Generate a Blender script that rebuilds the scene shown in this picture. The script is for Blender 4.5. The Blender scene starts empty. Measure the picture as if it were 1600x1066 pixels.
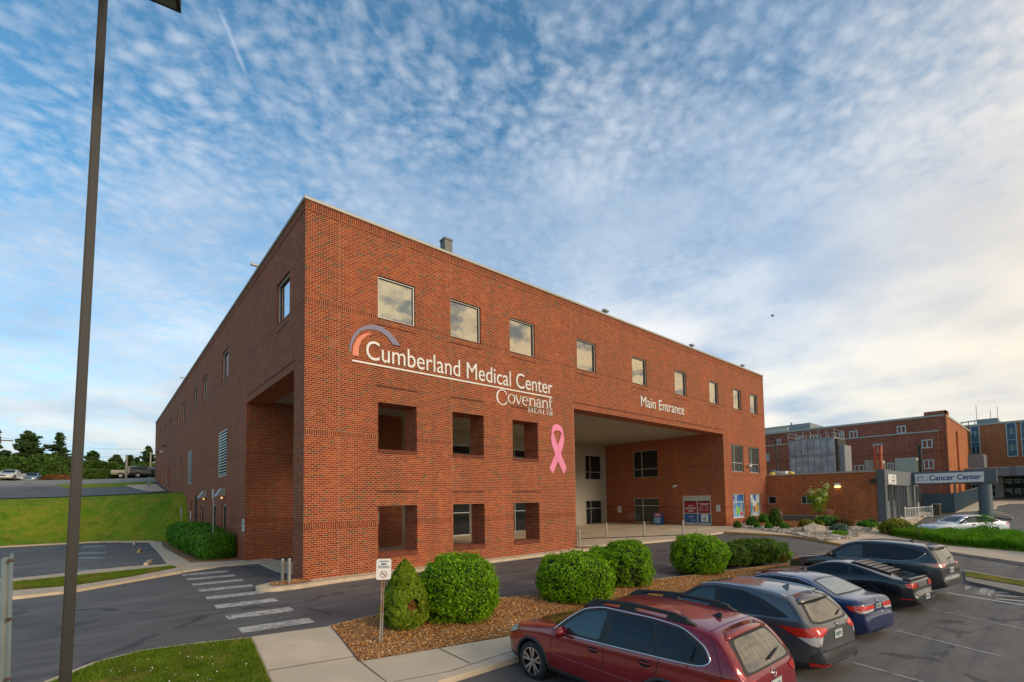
import bpy, bmesh, math, random
import numpy as np
from mathutils import Vector, Matrix, noise
from mathutils.bvhtree import BVHTree
random.seed(7); rng = np.random.default_rng(7)
D = bpy.data; SC = bpy.context.scene; COL = SC.collection
R = math.radians; PI = math.pi

# ------------------------------------------------------------------ camera
FPX, CYP = 741.0, 745.2
YAW, PITCH, ROLL = 0.71423, 0.04867, -0.01446
CAM = Vector((-5.663, -18.309, 2.826))
_fw = Vector((math.sin(YAW)*math.cos(PITCH), math.cos(YAW)*math.cos(PITCH), math.sin(PITCH)))
_r = Vector((math.cos(YAW), -math.sin(YAW), 0)); _u = _r.cross(_fw)
_rt = _r*math.cos(ROLL)+_u*math.sin(ROLL); _up = -_r*math.sin(ROLL)+_u*math.cos(ROLL)
cd = D.cameras.new('camera'); cam = D.objects.new('camera', cd); COL.objects.link(cam); SC.camera = cam
cam.matrix_world = Matrix(((_rt.x, _up.x, -_fw.x, CAM.x), (_rt.y, _up.y, -_fw.y, CAM.y), (_rt.z, _up.z, -_fw.z, CAM.z), (0, 0, 0, 1)))
cd.sensor_width = 36; cd.lens = 36*FPX/1600; cd.shift_y = (CYP-533)/1600; cd.clip_start = .05; cd.clip_end = 3000

# ------------------------------------------------------------------ node helpers
class NT:
    def __init__(s, tree): s.t = tree; s.n = tree.nodes; s.l = tree.links
    def node(s, typ, **kw):
        n = s.n.new(typ)
        for k, v in kw.items(): setattr(n, k, v)
        return n
    def put(s, sock, v):
        if isinstance(v, bpy.types.NodeSocket): s.l.new(v, sock)
        elif v is not None: sock.default_value = v
    def m(s, op, a, b=None, c=None, clamp=False):
        n = s.node('ShaderNodeMath', operation=op, use_clamp=clamp); s.put(n.inputs[0], a)
        if b is not None: s.put(n.inputs[1], b)
        if c is not None: s.put(n.inputs[2], c)
        return n.outputs[0]
    def mix(s, f, a, b, mode='MIX'):
        n = s.node('ShaderNodeMix', data_type='RGBA', blend_type=mode); s.put(n.inputs[0], f)
        s.put(n.inputs[6], a if not isinstance(a, tuple) else (*a[:3], 1)); s.put(n.inputs[7], b if not isinstance(b, tuple) else (*b[:3], 1))
        return n.outputs[2]
    def noise(s, vec, scale, detail=3, rough=.55, out=0, dist=0):
        n = s.node('ShaderNodeTexNoise'); s.put(n.inputs['Vector'], vec); n.inputs['Scale'].default_value = scale
        n.inputs['Detail'].default_value = detail; n.inputs['Roughness'].default_value = rough; n.inputs['Distortion'].default_value = dist
        return n.outputs[out]
    def ramp(s, f, stops, interp='LINEAR'):
        n = s.node('ShaderNodeValToRGB'); s.put(n.inputs[0], f); cr = n.color_ramp; cr.interpolation = interp
        while len(cr.elements) < len(stops): cr.elements.new(.5)
        for e, (p, c) in zip(cr.elements, stops):
            e.position = p; e.color = (c, c, c, 1) if isinstance(c, (int, float)) else (*c[:3], 1)
        return n.outputs[0]
    def rng(s, v, a, b, c=0, d=1):
        n = s.node('ShaderNodeMapRange'); s.put(n.inputs[0], v)
        for i, x in enumerate((a, b, c, d)): n.inputs[i+1].default_value = x
        return n.outputs[0]
    def xyz(s, x, y, z):
        n = s.node('ShaderNodeCombineXYZ')
        for i, v in enumerate((x, y, z)): s.put(n.inputs[i], v)
        return n.outputs[0]
    def sep(s, v):
        n = s.node('ShaderNodeSeparateXYZ'); s.put(n.inputs[0], v); return n.outputs
    def scl(s, v, k):
        n = s.node('ShaderNodeVectorMath', operation='MULTIPLY'); s.put(n.inputs[0], v); n.inputs[1].default_value = k; return n.outputs[0]

# ------------------------------------------------------------------ world: evening sky with a mackerel cloud sheet
SUN_EL, SUN_AZ = R(20), R(168)      # azimuth clockwise from +Y
w = D.worlds.new('World'); SC.world = w; w.use_nodes = True
N = NT(w.node_tree); N.n.clear()
sky = N.node('ShaderNodeTexSky', sky_type='NISHITA', sun_disc=False, sun_elevation=SUN_EL, sun_rotation=SUN_AZ, altitude=500)
sky.air_density = 1.0; sky.dust_density = 1.0; sky.ozone_density = 2.2
tc = N.node('ShaderNodeTexCoord'); dx, dy, dz = N.sep(tc.outputs['Generated'])
zz = N.m('ADD', N.m('MAXIMUM', dz, 0.0), .16)
p = N.xyz(N.m('DIVIDE', dx, zz), N.m('DIVIDE', dy, zz), 0.0)
warp = N.noise(p, 2.3, 2, .5, out=1)
vadd = N.node('ShaderNodeVectorMath', operation='MULTIPLY_ADD'); N.put(vadd.inputs[0], warp); vadd.inputs[1].default_value = (.10, .10, 0); N.put(vadd.inputs[2], p)
pw = vadd.outputs[0]
rot = N.node('ShaderNodeMapping'); N.put(rot.inputs[0], pw); rot.inputs['Rotation'].default_value = (0, 0, R(28)); rot.inputs['Scale'].default_value = (1.0, 1.12, 1)
puff = N.noise(rot.outputs[0], 42, 4, .55)
puff2 = N.noise(rot.outputs[0], 15, 3, .5)
big = N.noise(p, .95, 3, .55)
big2 = N.noise(p, 2.1, 4, .6)
# direction in the cloud plane towards the open, brighter east side of the view
side = N.m('ADD', N.m('MULTIPLY', dx, .80), N.m('MULTIPLY', dy, .12))
cov = N.m('ADD', N.rng(big, .3, .7, -.10, .12), N.m('ADD', N.m('MULTIPLY', side, .13), N.rng(dz, .1, .75, .16, -.03)))
vo = N.node('ShaderNodeTexVoronoi', feature='SMOOTH_F1'); N.put(vo.inputs['Vector'], rot.outputs[0]); vo.inputs['Scale'].default_value = 24; vo.inputs['Smoothness'].default_value = .4
cellp = N.rng(vo.outputs['Distance'], .05, .60, .72, .30)
pf = N.m('ADD', N.m('ADD', N.m('MULTIPLY', puff, .34), N.m('MULTIPLY', puff2, .28)), N.m('MULTIPLY', cellp, .38))
mask = N.rng(N.m('ADD', pf, cov), .42, .68)
veil = N.rng(N.m('ADD', big2, N.m('ADD', N.m('MULTIPLY', side, .42), N.rng(dz, .05, .62, .36, -.18))), .42, .92, 0, .85)
bright = N.noise(p, 1.35, 4, .5)
sunward = N.m('MAXIMUM', N.m('ADD', N.m('MULTIPLY', dx, .30), N.m('MULTIPLY', dy, -.92)), 0.0)
ccol = N.mix(N.rng(bright, .4, .68), (3.5, 4.4, 5.6), (6.6, 6.9, 7.3))
low = N.rng(dz, .02, .40, 1, 0)
warmk = N.m('MULTIPLY', N.rng(side, -.05, .5), N.m('MULTIPLY', low, N.rng(bright, .38, .60)))
ccol = N.mix(warmk, ccol, (9.6, 8.7, 6.9))
ccol = N.mix(N.m('MULTIPLY', N.rng(sunward, .0, .55), N.rng(dz, 0, .9, 1, .6)), ccol, (9.6, 7.4, 4.6))
patch_ = N.rng(N.noise(p, 7.5, 4, .6), .47, .60)
ccol = N.mix(N.m('MULTIPLY', patch_, N.rng(dy, -.1, -.5)), ccol, (2.6, 2.6, 2.8))
ccol = N.mix(N.m('MULTIPLY', N.rng(dz, .0, .26, 1, 0), .85), ccol, N.mix(N.rng(big2, .42, .58), (4.6, 4.9, 5.2), (6.6, 6.3, 5.7)))
c1 = N.mix(N.m('MULTIPLY', mask, .56), N.mix(1.0, sky.outputs[0], (.92, 1.50, 1.52), 'MULTIPLY'), ccol)
c2 = N.mix(N.m('MAXIMUM', veil, N.m('MULTIPLY', N.rng(sunward, .0, .5), .85)), c1, ccol)
# thin contrail high on the left
_d1 = (_fw+_rt*((340-800)/FPX)-_up*((8-CYP)/FPX)).normalized(); _d2 = (_fw+_rt*((388-800)/FPX)-_up*((125-CYP)/FPX)).normalized(); _pn = _d1.cross(_d2).normalized(); _md = (_d1+_d2).normalized(); _hc = _md.dot(_d1)
def vdot(v): n = N.node('ShaderNodeVectorMath', operation='DOT_PRODUCT'); N.put(n.inputs[0], nv.outputs[0]); n.inputs[1].default_value = v; return n.outputs['Value']
nv = N.node('ShaderNodeVectorMath', operation='NORMALIZE'); N.put(nv.inputs[0], tc.outputs['Generated'])
trail = N.m('MULTIPLY', N.m('MULTIPLY', N.rng(N.m('ABSOLUTE', vdot(_pn)), .0, .0045, 1, 0), N.rng(vdot(_md), _hc, _hc+(1-_hc)*.7)), .25)
c2 = N.mix(trail, c2, (7.5, 8.0, 8.6))
bg = N.node('ShaderNodeBackground'); N.put(bg.inputs[0], c2); bg.inputs[1].default_value = .10
out = N.node('ShaderNodeOutputWorld'); N.l.new(bg.outputs[0], out.inputs[0])
w.cycles.sampling_method = 'MANUAL'; w.cycles.sample_map_resolution = 1024

sl = D.lights.new('sun', 'SUN'); sl.energy = 1.4; sl.angle = R(18); sl.color = (1, .82, .62)
so = D.objects.new('sun', sl); COL.objects.link(so)
sdir = Vector((math.sin(SUN_AZ)*math.cos(SUN_EL), math.cos(SUN_AZ)*math.cos(SUN_EL), math.sin(SUN_EL)))
so.rotation_euler = sdir.to_track_quat('Z', 'Y').to_euler()
SC.view_settings.view_transform = 'Standard'; SC.view_settings.look = 'None'; SC.view_settings.gamma = 1
SC.view_settings.exposure = 0.45; SC.view_settings.use_curve_mapping = False
SC.cycles.max_bounces = 6; SC.cycles.transparent_max_bounces = 8

# ------------------------------------------------------------------ rays and terrain
def ray(u, v): return _fw+_rt*((u-800)/FPX)-_up*((v-CYP)/FPX)
def atX(u, v, X): d = ray(u, v); return CAM+d*((X-CAM.x)/d.x)
def atY(u, v, Y): d = ray(u, v); return CAM+d*((Y-CAM.y)/d.y)
def atD(u, v, t): return CAM+ray(u, v)*t
def sst(a, b, x):
    t = min(1, max(0, (x-a)/(b-a))); return t*t*(3-2*t)
def lerp(a, b, t): return a+(b-a)*t
def pl(x, pts):
    if x <= pts[0][0]: return pts[0][1]
    for (a, b), (c, d) in zip(pts, pts[1:]):
        if x <= c: return b+(d-b)*(x-a)/(c-a)
    return pts[-1][1]
RISE = [(13, 0), (20, .13), (34, .40), (42, .72), (52, .95), (60, 1.15), (75, 1.7), (100, 2.35), (140, 2.7)]
def foot(x): return 28.4-.85*max(x, -6) if x < 0 else 28.4
def T(x, y):
    z = -.13-.29*sst(-6, -11.3, y)*1.0
    z += pl(x, RISE)
    if y > 24 and x < 3:
        f = foot(x); c = f+4.2+.35*min(9, max(0, -x))
        zc = 4.0-.035*min(14, max(0, -x))
        if y > f:
            b = (zc+.1)*sst(f-.6, c+.9, y) if y < c else (zc+.1)*sst(f-.6, c+.9, y)+.022*(y-c)
            b += 2.2*sst(43, 74, y)
            z += b
    return z
def G(u, v, dz=0.0):
    d = ray(u, v); t = 3.0
    P = CAM+d*t
    while P.z > T(P.x, P.y)+dz and t < 400: t += .25; P = CAM+d*t
    a, b = t-.25, t
    for _ in range(25):
        m = (a+b)/2; P = CAM+d*m
        if P.z > T(P.x, P.y)+dz: a = m
        else: b = m
    return P

# ------------------------------------------------------------------ object helpers
def link(o, parent=None):
    COL.objects.link(o)
    if parent is not None: o.parent = parent
    return o
def tag(o, label=None, cat=None, group=None, kind=None):
    for k, v in (('label', label), ('category', cat), ('group', group), ('kind', kind)):
        if v: o[k] = v
    return o
def empty(name, loc, label, cat, group=None, rz=0):
    o = D.objects.new(name, None); o.location = loc; o.rotation_euler = (0, 0, rz); o.empty_display_size = .2
    link(o); return tag(o, label, cat, group)
def bobj(name, bm, mat, parent=None, smooth=False, loc=None):
    me = D.meshes.new(name); bm.to_mesh(me); bm.free()
    return mobj(name, me, mat, parent, smooth, loc)
def mobj(name, me, mat, parent=None, smooth=False, loc=None):
    for m_ in (mat if isinstance(mat, (list, tuple)) else [mat]): me.materials.append(m_)
    if smooth: me.shade_smooth()
    o = D.objects.new(name, me); link(o, parent)
    if loc is not None: o.location = loc
    # objects with world coordinates under an offset parent
    if parent is not None: o.matrix_parent_inverse = Matrix.Identity(4)
    return o
class MB:
    """collects simple shapes into one mesh; M is the transform applied to what is added"""
    def __init__(s): s.v = []; s.f = []; s.mi = []
    def add(s, vs, fs, mi=0):
        k = len(s.v); s.v += [tuple(v) for v in vs]; s.f += [tuple(i+k for i in f) for f in fs]; s.mi += [mi]*len(fs); return s
    def box(s, x0, y0, z0, x1, y1, z1, mi=0, bev=0):
        if bev:
            bm = bmesh.new(); bmesh.ops.create_cube(bm, size=1)
            for v in bm.verts: v.co = Vector((lerp(x0, x1, v.co.x+.5), lerp(y0, y1, v.co.y+.5), lerp(z0, z1, v.co.z+.5)))
            bmesh.ops.bevel(bm, geom=bm.edges[:], offset=bev, segments=2, affect='EDGES')
            bm.verts.index_update(); s.add([v.co for v in bm.verts], [[v.index for v in f.verts] for f in bm.faces], mi); bm.free(); return s
        return s.add([(x0, y0, z0), (x1, y0, z0), (x1, y1, z0), (x0, y1, z0), (x0, y0, z1), (x1, y0, z1), (x1, y1, z1), (x0, y1, z1)],
              [(0, 3, 2, 1), (4, 5, 6, 7), (0, 1, 5, 4), (1, 2, 6, 5), (2, 3, 7, 6), (3, 0, 4, 7)], mi)
    def tube(s, pts, r, n=8, mi=0, cap=True):
        pts = [Vector(p) for p in pts]; rs = r if isinstance(r, (list, tuple)) else [r]*len(pts)
        vs = []; fs = []; prev = None
        for i, p in enumerate(pts):
            d = (pts[min(i+1, len(pts)-1)]-pts[max(i-1, 0)]).normalized()
            a = d.orthogonal().normalized() if prev is None else (prev-d*prev.dot(d)).normalized()
            prev = a; b = d.cross(a)
            for k in range(n): t = 2*PI*k/n; vs.append(p+(a*math.cos(t)+b*math.sin(t))*rs[i])
        for i in range(len(pts)-1):
            for k in range(n): fs.append((i*n+k, i*n+(k+1) % n, (i+1)*n+(k+1) % n, (i+1)*n+k))
        if cap: fs.append(tuple(range(n))[::-1]); fs.append(tuple((len(pts)-1)*n+k for k in range(n)))
        return s.add(vs, fs, mi)
    def prism(s, poly, origin, ux, uz, depth, mi=0):
        """2D polygon extruded by depth along ux x uz direction (normal)"""
        ux = Vector(ux); uz = Vector(uz); nn = ux.cross(uz); o = Vector(origin); n = len(poly)
        fr = [o+ux*a+uz*b for a, b in poly]; bk = [q+nn*depth for q in fr]
        fs = [tuple(range(n)), tuple(range(2*n-1, n-1, -1))]+[(i, i+n, (i+1) % n+n, (i+1) % n) for i in range(n)]
        return s.add(fr+bk, fs, mi)
    def lathe(s, prof, n=24, axis='Z', c=(0, 0, 0), mi=0):
        vs = []; fs = []
        for (r_, h) in prof:
            for k in range(n):
                t = 2*PI*k/n; a, b = r_*math.cos(t), r_*math.sin(t)
                vs.append((c[0]+a, c[1]+b, c[2]+h) if axis == 'Z' else (c[0]+a, c[1]+h, c[2]+b))
        m_ = len(prof)
        for i in range(m_-1):
            for k in range(n): fs.append((i*n+k, i*n+(k+1) % n, (i+1)*n+(k+1) % n, (i+1)*n+k))
        return s.add(vs, fs, mi)
    def mesh(s, name):
        me = D.meshes.new(name); me.from_pydata(s.v, [], s.f)
        if any(s.mi): me.polygons.foreach_set('material_index', s.mi)
        me.update(); return me
    def build(s, name, mat, parent=None, smooth=False, fix=False, loc=None):
        me = s.mesh(name)
        if fix:
            bm = bmesh.new(); bm.from_mesh(me); bmesh.ops.recalc_face_normals(bm, faces=bm.faces[:]); bm.to_mesh(me); bm.free()
        return mobj(name, me, mat, parent, smooth, loc)
def copy_tree(o, parent=None):
    c = o.copy(); link(c, parent)
    for ch in list(o.children): copy_tree(ch, c)
    return c

# ------------------------------------------------------------------ materials
MATS = {}
def mat(name, col, rough=.8, metal=0, var=.15, vscale=3.0, bump=0, bscale=60, spec=.5, coat=0, coord='pos', var2=0, col2=None, v2scale=.4, emit=None, sheen=0):
    if name in MATS: return MATS[name]
    m_ = D.materials.new(name); m_.use_nodes = True; n = NT(m_.node_tree); b = n.n['Principled BSDF']
    if coord == 'pos': v = n.node('ShaderNodeNewGeometry').outputs['Position']
    else: v = n.node('ShaderNodeTexCoord').outputs['Object']
    c = tuple(col)
    nz = n.noise(v, vscale, 5, .6)
    f = n.rng(nz, .3, .7, 1-var, 1+var)
    cc = n.mix(1.0, c, n.xyz(f, f, f), 'MULTIPLY')
    if col2: cc = n.mix(n.rng(n.noise(v, v2scale, 4, .6), .42, .62), cc, tuple(col2))
    n.put(b.inputs['Base Color'], cc); b.inputs['Roughness'].default_value = rough; b.inputs['Metallic'].default_value = metal
    b.inputs['Specular IOR Level'].default_value = spec
    if coat: b.inputs['Coat Weight'].default_value = coat; b.inputs['Coat Roughness'].default_value = .04
    if bump:
        bn = n.node('ShaderNodeBump'); bn.inputs['Strength'].default_value = min(1, bump); bn.inputs['Distance'].default_value = .01
        n.put(bn.inputs['Height'], n.noise(v, bscale, 4, .6)); n.put(b.inputs['Normal'], bn.outputs[0])
    if emit: n.put(b.inputs['Emission Color'], (*emit[:3], 1)); b.inputs['Emission Strength'].default_value = emit[3]
    MATS[name] = m_; return m_

def brick_mat(name, tones, mortar, bands=(), dark=1.0, bw=.21, bh=.0813, top=None):
    m_ = D.materials.new(name); m_.use_nodes = True; n = NT(m_.node_tree); b = n.n['Principled BSDF']
    g = n.node('ShaderNodeNewGeometry'); x, y, z = n.sep(g.outputs['Position'])
    nx, ny, nz_ = n.sep(g.outputs['True Normal'])
    flat = n.m('GREATER_THAN', n.m('ABSOLUTE', nz_), .7)
    u = n.m('ADD', x, y); v = n.m('ADD', z, 20.0)
    v = n.m('ADD', n.m('MULTIPLY', v, n.m('SUBTRACT', 1.0, flat)), n.m('MULTIPLY', n.m('ADD', n.m('SUBTRACT', x, y), 50.0), flat))
    bm_ = None
    for (a, c) in bands:
        k = n.m('MULTIPLY', n.m('GREATER_THAN', z, a), n.m('LESS_THAN', z, c))
        bm_ = k if bm_ is None else n.m('MAXIMUM', bm_, k)
    if bm_ is not None: bm_ = n.m('MULTIPLY', bm_, n.m('SUBTRACT', 1.0, flat))
    row = n.m('FLOOR', n.m('DIVIDE', v, bh))
    fu = n.m('ADD', n.m('DIVIDE', u, bw), n.m('MULTIPLY', n.m('MODULO', row, 2.0), .5))
    col = n.m('FLOOR', fu); fx = n.m('FRACT', n.m('ADD', fu, 400.0)); fz = n.m('FRACT', n.m('DIVIDE', v, bh))
    ex = n.m('MULTIPLY', n.m('MINIMUM', fx, n.m('SUBTRACT', 1.0, fx)), bw)
    ez = n.m('MULTIPLY', n.m('MINIMUM', fz, n.m('SUBTRACT', 1.0, fz)), bh)
    e = n.m('MINIMUM', ex, ez)
    cell = n.xyz(col, row, 0.0)
    if bm_ is not None:
        su = n.m('DIVIDE', u, bh); sc_ = n.m('FLOOR', su); sf = n.m('FRACT', n.m('ADD', su, 400.0))
        e2 = n.m('MULTIPLY', n.m('MINIMUM', sf, n.m('SUBTRACT', 1.0, sf)), bh)
        mx = n.node('ShaderNodeMix', data_type='FLOAT'); n.put(mx.inputs[0], bm_); n.put(mx.inputs[2], e); n.put(mx.inputs[3], e2); e = mx.outputs[0]
        mv = n.node('ShaderNodeMix', data_type='VECTOR'); n.put(mv.inputs[0], bm_); n.put(mv.inputs[4], cell); n.put(mv.inputs[5], n.xyz(sc_, 3.0, 7.0)); cell = mv.outputs[1]
    wn = n.node('ShaderNodeTexWhiteNoise', noise_dimensions='3D'); n.put(wn.inputs[0], cell); r_ = wn.outputs[0]
    pos = g.outputs['Position']
    cl = n.noise(pos, .55, 3, .6)
    r2 = n.m('ADD', r_, n.rng(cl, .35, .65, -.06, .07))
    bc = n.ramp(r2, tones)
    if bm_ is not None: bc = n.mix(n.m('MULTIPLY', bm_, .45), bc, (.19, .035, .018))
    streak = n.rng(n.noise(n.scl(pos, (1.6, 1.6, .10)), 1.2, 4, .65), .35, .7, .80, 1.10)
    stain = n.m('MULTIPLY', streak, n.rng(n.noise(n.scl(pos, (1, 1, .6)), .35, 4, .6), .3, .72, .80, 1.18))
    fine = n.rng(n.noise(pos, 45, 3, .6), .3, .7, .8, 1.2)
    k = n.m('MULTIPLY', stain, fine)
    bc = n.mix(1.0, bc, n.xyz(k, k, k), 'MULTIPLY')
    mk = n.rng(e, .0062, .0085, 1, 0)
    cc = n.mix(mk, bc, tuple(mortar))
    # pale efflorescence blooms low on the wall
    ef = n.m('MULTIPLY', n.rng(n.noise(pos, 1.4, 5, .7), .60, .78), .35)
    cc = n.mix(ef, cc, tuple(min(1, 1.1*c_) for c_ in mortar))
    n.put(b.inputs['Base Color'], cc); b.inputs['Roughness'].default_value = .85; b.inputs['Specular IOR Level'].default_value = .25
    bn = n.node('ShaderNodeBump'); bn.inputs['Strength'].default_value = .5; bn.inputs['Distance'].default_value = .006
    n.put(bn.inputs['Height'], n.m('SUBTRACT', 1.0, mk)); n.put(b.inputs['Normal'], bn.outputs[0])
    MATS[name] = m_; return m_
TONES = [(0, (.13, .062, .036)), (.045, (.14, .060, .032)), (.075, (.22, .024, .009)), (.35, (.285, .033, .011)), (.62, (.335, .046, .012)), (.88, (.37, .062, .015)), (1.0, (.41, .085, .020))]
BR = brick_mat('red brick', TONES, (.52, .34, .19), bands=((1.85, 2.06), (5.38, 5.60), (10.42, 10.62), (14.1, 14.34)))
BRP = brick_mat('red brick plain', TONES, (.50, .33, .19))
BRD = brick_mat('dark brick', [(0, (.17, .05, .035)), (.2, (.27, .060, .035)), (.6, (.35, .085, .045)), (1, (.42, .12, .06))], (.42, .24, .16), bands=((8.1, 8.3),))
BRO = brick_mat('orange brick', [(0, (.30, .08, .025)), (.3, (.40, .10, .03)), (1, (.54, .17, .055))], (.52, .28, .15))
CONC = mat('pale concrete', (.66, .53, .38), .9, var=.13, vscale=1.2, bump=.3, bscale=70, col2=(.58, .47, .34), v2scale=.7)
CURB = mat('curb concrete', (.60, .48, .34), .9, var=.18, vscale=2.5, bump=.3, bscale=60)
GREYC = mat('grey concrete', (.30, .27, .22), .9, var=.18, vscale=1.6, bump=.3)
STUCCO = mat('beige stucco', (.38, .34, .28), .9, var=.05, bump=.15, bscale=120)
SOFFIT = mat('soffit plaster', (.36, .32, .26), .9, var=.05)
COPE = mat('coping metal', (.44, .41, .35), .5, metal=.1, var=.05)
FRAME = mat('window frame metal', (.58, .58, .55), .4, metal=.4, var=.04)
DARKFR = mat('dark gasket', (.02, .02, .02), .5)
STEEL = mat('brushed steel', (.52, .48, .42), .35, metal=.8, var=.15, vscale=8)
GALV = mat('galvanised steel', (.42, .45, .44), .5, metal=.6, var=.2, vscale=3, col2=(.30, .33, .33), v2scale=1.5)
WHITEP = mat('white paint', (.78, .77, .74), .5, var=.03)
GREYM = mat('slate grey panel', (.115, .13, .145), .55, var=.08, vscale=1)
BLUEG = mat('blue grey panel', (.07, .115, .14), .5, var=.08, vscale=1)
BLACKP = mat('black plastic', (.018, .018, .02), .5, var=.1)
RUBBER = mat('tyre rubber', (.016, .016, .017), .75, var=.15, vscale=20)
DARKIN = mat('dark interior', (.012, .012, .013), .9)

def glass_mat(name, base, metal, rough=.03, streak=0):
    m_ = D.materials.new(name); m_.use_nodes = True; n = NT(m_.node_tree); b = n.n['Principled BSDF']
    v = n.node('ShaderNodeTexCoord').outputs['Object']
    f = n.rng(n.noise(n.scl(v, (1, 14, 1.2)) if streak else v, 3, 3), .3, .7, 1-(.45 if streak else .06), 1+(.35 if streak else .06))
    n.put(b.inputs['Base Color'], n.mix(1.0, base, n.xyz(f, f, f), 'MULTIPLY')); b.inputs['Metallic'].default_value = metal; b.inputs['Roughness'].default_value = rough
    if not streak:
        bn = n.node('ShaderNodeBump'); bn.inputs['Strength'].default_value = .12; bn.inputs['Distance'].default_value = .02
        n.put(bn.inputs['Height'], n.noise(v, 1.3, 2)); n.put(b.inputs['Normal'], bn.outputs[0])
    MATS[name] = m_; return m_
GLW = glass_mat('tinted reflective glass', (.52, .47, .38), 1, .03)
GLW2 = glass_mat('pale side glass', (.62, .66, .70), 1, .03)
GLD = glass_mat('dark window glass', (.018, .02, .022), 0, .02)
GLM = glass_mat('blue tinted glass', (.05, .085, .10), .3, .06)

# ------------------------------------------------------------------ ground sheets
def sheet(name, poly, mt, dz=.0, thick=0, step=1.5, holes=(), inner=None, kind='structure', parent=None, label=None, smooth=True):
    """polygon (world x,y) laid on the terrain, with a skirt of the given thickness"""
    bm = bmesh.new(); vs = [bm.verts.new((p_[0], p_[1], 0)) for p_ in poly]; f = bm.faces.new(vs)
    if f.normal.z < 0: f.normal_flip()
    bmesh.ops.triangulate(bm, faces=bm.faces[:])
    xs = [p_[0] for p_ in poly]; ys = [p_[1] for p_ in poly]
    for ax, a, b in ((0, min(xs), max(xs)), (1, min(ys), max(ys))):
        k = math.ceil(a/step)*step
        while k < b:
            co = (k, 0, 0) if ax == 0 else (0, k, 0); no = (1, 0, 0) if ax == 0 else (0, 1, 0)
            bmesh.ops.bisect_plane(bm, geom=bm.verts[:]+bm.edges[:]+bm.faces[:], plane_co=co, plane_no=no); k += step
    bmesh.ops.remove_doubles(bm, verts=bm.verts[:], dist=.0005)
    bmesh.ops.recalc_face_normals(bm, faces=bm.faces[:])
    if sum(f_.normal.z*f_.calc_area() for f_ in bm.faces) < 0: bmesh.ops.reverse_faces(bm, faces=bm.faces[:])
    for v in bm.verts: v.co.z = T(v.co.x, v.co.y)+dz
    if thick:
        r_ = bmesh.ops.extrude_edge_only(bm, edges=[e for e in bm.edges if e.is_boundary])
        for v in r_['geom']:
            if isinstance(v, bmesh.types.BMVert): v.co.z -= thick
    o = bobj(name, bm, mt)
    tag(o, label=label, kind=kind)
    return o
def W(*pp, dz=.0):  # photo points carried to their place on the terrain
    return [(q.x, q.y) for q in (G(u, v, dz) for u, v in pp)]
def inset(poly, d):
    n = len(poly); out = []
    A = sum(poly[i][0]*poly[(i+1) % n][1]-poly[(i+1) % n][0]*poly[i][1] for i in range(n)); s_ = 1 if A > 0 else -1
    for i in range(n):
        a, b, c = Vector(poly[i-1]), Vector(poly[i]), Vector(poly[(i+1) % n])
        e1 = (b-a).normalized(); e2 = (c-b).normalized()
        n1 = Vector((-e1.y, e1.x))*s_; n2 = Vector((-e2.y, e2.x))*s_
        m_ = n1+n2; k = d/max(.35, (1+n1.dot(n2))); q = b+m_*k; out.append((q.x, q.y))
    return out
def smoothp(poly, it=2, closed=True):
    for _ in range(it):
        o = []
        n = len(poly)
        for i in range(n if closed else n-1):
            a, b = Vector(poly[i]), Vector(poly[(i+1) % n]); o += [tuple(a*.75+b*.25), tuple(a*.25+b*.75)]
        if not closed: o = [poly[0]]+o+[poly[-1]]
        poly = o
    return poly

def asphalt_mat():
    m_ = D.materials.new('asphalt'); m_.use_nodes = True; n = NT(m_.node_tree); b = n.n['Principled BSDF']
    v = n.node('ShaderNodeNewGeometry').outputs['Position']
    x, y, z = n.sep(v)
    big = n.noise(v, .22, 4, .6); mid = n.noise(n.scl(v, (.5, 1.3, 1)), 1.4, 5, .65); fine = n.noise(v, 90, 2, .7)
    base = n.mix(n.rng(big, .35, .65), (.105, .097, .091), (.150, .138, .126))
    # the car park east of the bed is an older, greyer surface than the drive
    lot = n.rng(y, -10.5, -12.0)
    base = n.mix(n.m('MULTIPLY', lot, .8), base, (.165, .150, .134))
    far = n.rng(x, 15, 40); base = n.mix(n.m('MULTIPLY', far, .7), base, (.165, .150, .132))
    upl = n.rng(y, 58, 62); base = n.mix(upl, base, (.30, .27, .23))
    k = n.m('MULTIPLY', n.rng(mid, .3, .7, .78, 1.25), n.rng(fine, .25, .75, .7, 1.35))
    base = n.mix(1.0, base, n.xyz(k, k, k), 'MULTIPLY')
    oil = n.m('MULTIPLY', n.rng(n.noise(v, 1.7, 5, .7), .62, .76), .4); base = n.mix(oil, base, (.045, .044, .043))
    trk = n.m('MULTIPLY', n.rng(n.noise(n.scl(v, (.09, 1.6, 1)), 1.6, 4, .6, dist=.4), .50, .68), .45); base = n.mix(trk, base, (.055, .054, .054))
    pale = n.m('MULTIPLY', n.rng(n.noise(n.scl(v, (.25, 1.0, 1)), .8, 5, .7, dist=.8), .52, .70), .40); base = n.mix(pale, base, (.19, .18, .165))
    vor = n.node('ShaderNodeTexVoronoi', feature='DISTANCE_TO_EDGE'); n.put(vor.inputs['Vector'], v); vor.inputs['Scale'].default_value = .16
    wv = n.noise(v, .9, 3, .6)
    crack = n.rng(n.m('ADD', vor.outputs[0], n.rng(wv, .3, .7, -.04, .04)), .0, .006, 1, 0)
    n.put(b.inputs['Base Color'], n.mix(n.m('MULTIPLY', crack, .5), base, (.02, .02, .021)))
    b.inputs['Roughness'].default_value = .72; b.inputs['Specular IOR Level'].default_value = .35
    bn = n.node('ShaderNodeBump'); bn.inputs['Strength'].default_value = .35; bn.inputs['Distance'].default_value = .006
    n.put(bn.inputs['Height'], fine); n.put(b.inputs['Normal'], bn.outputs[0]); return m_
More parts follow.
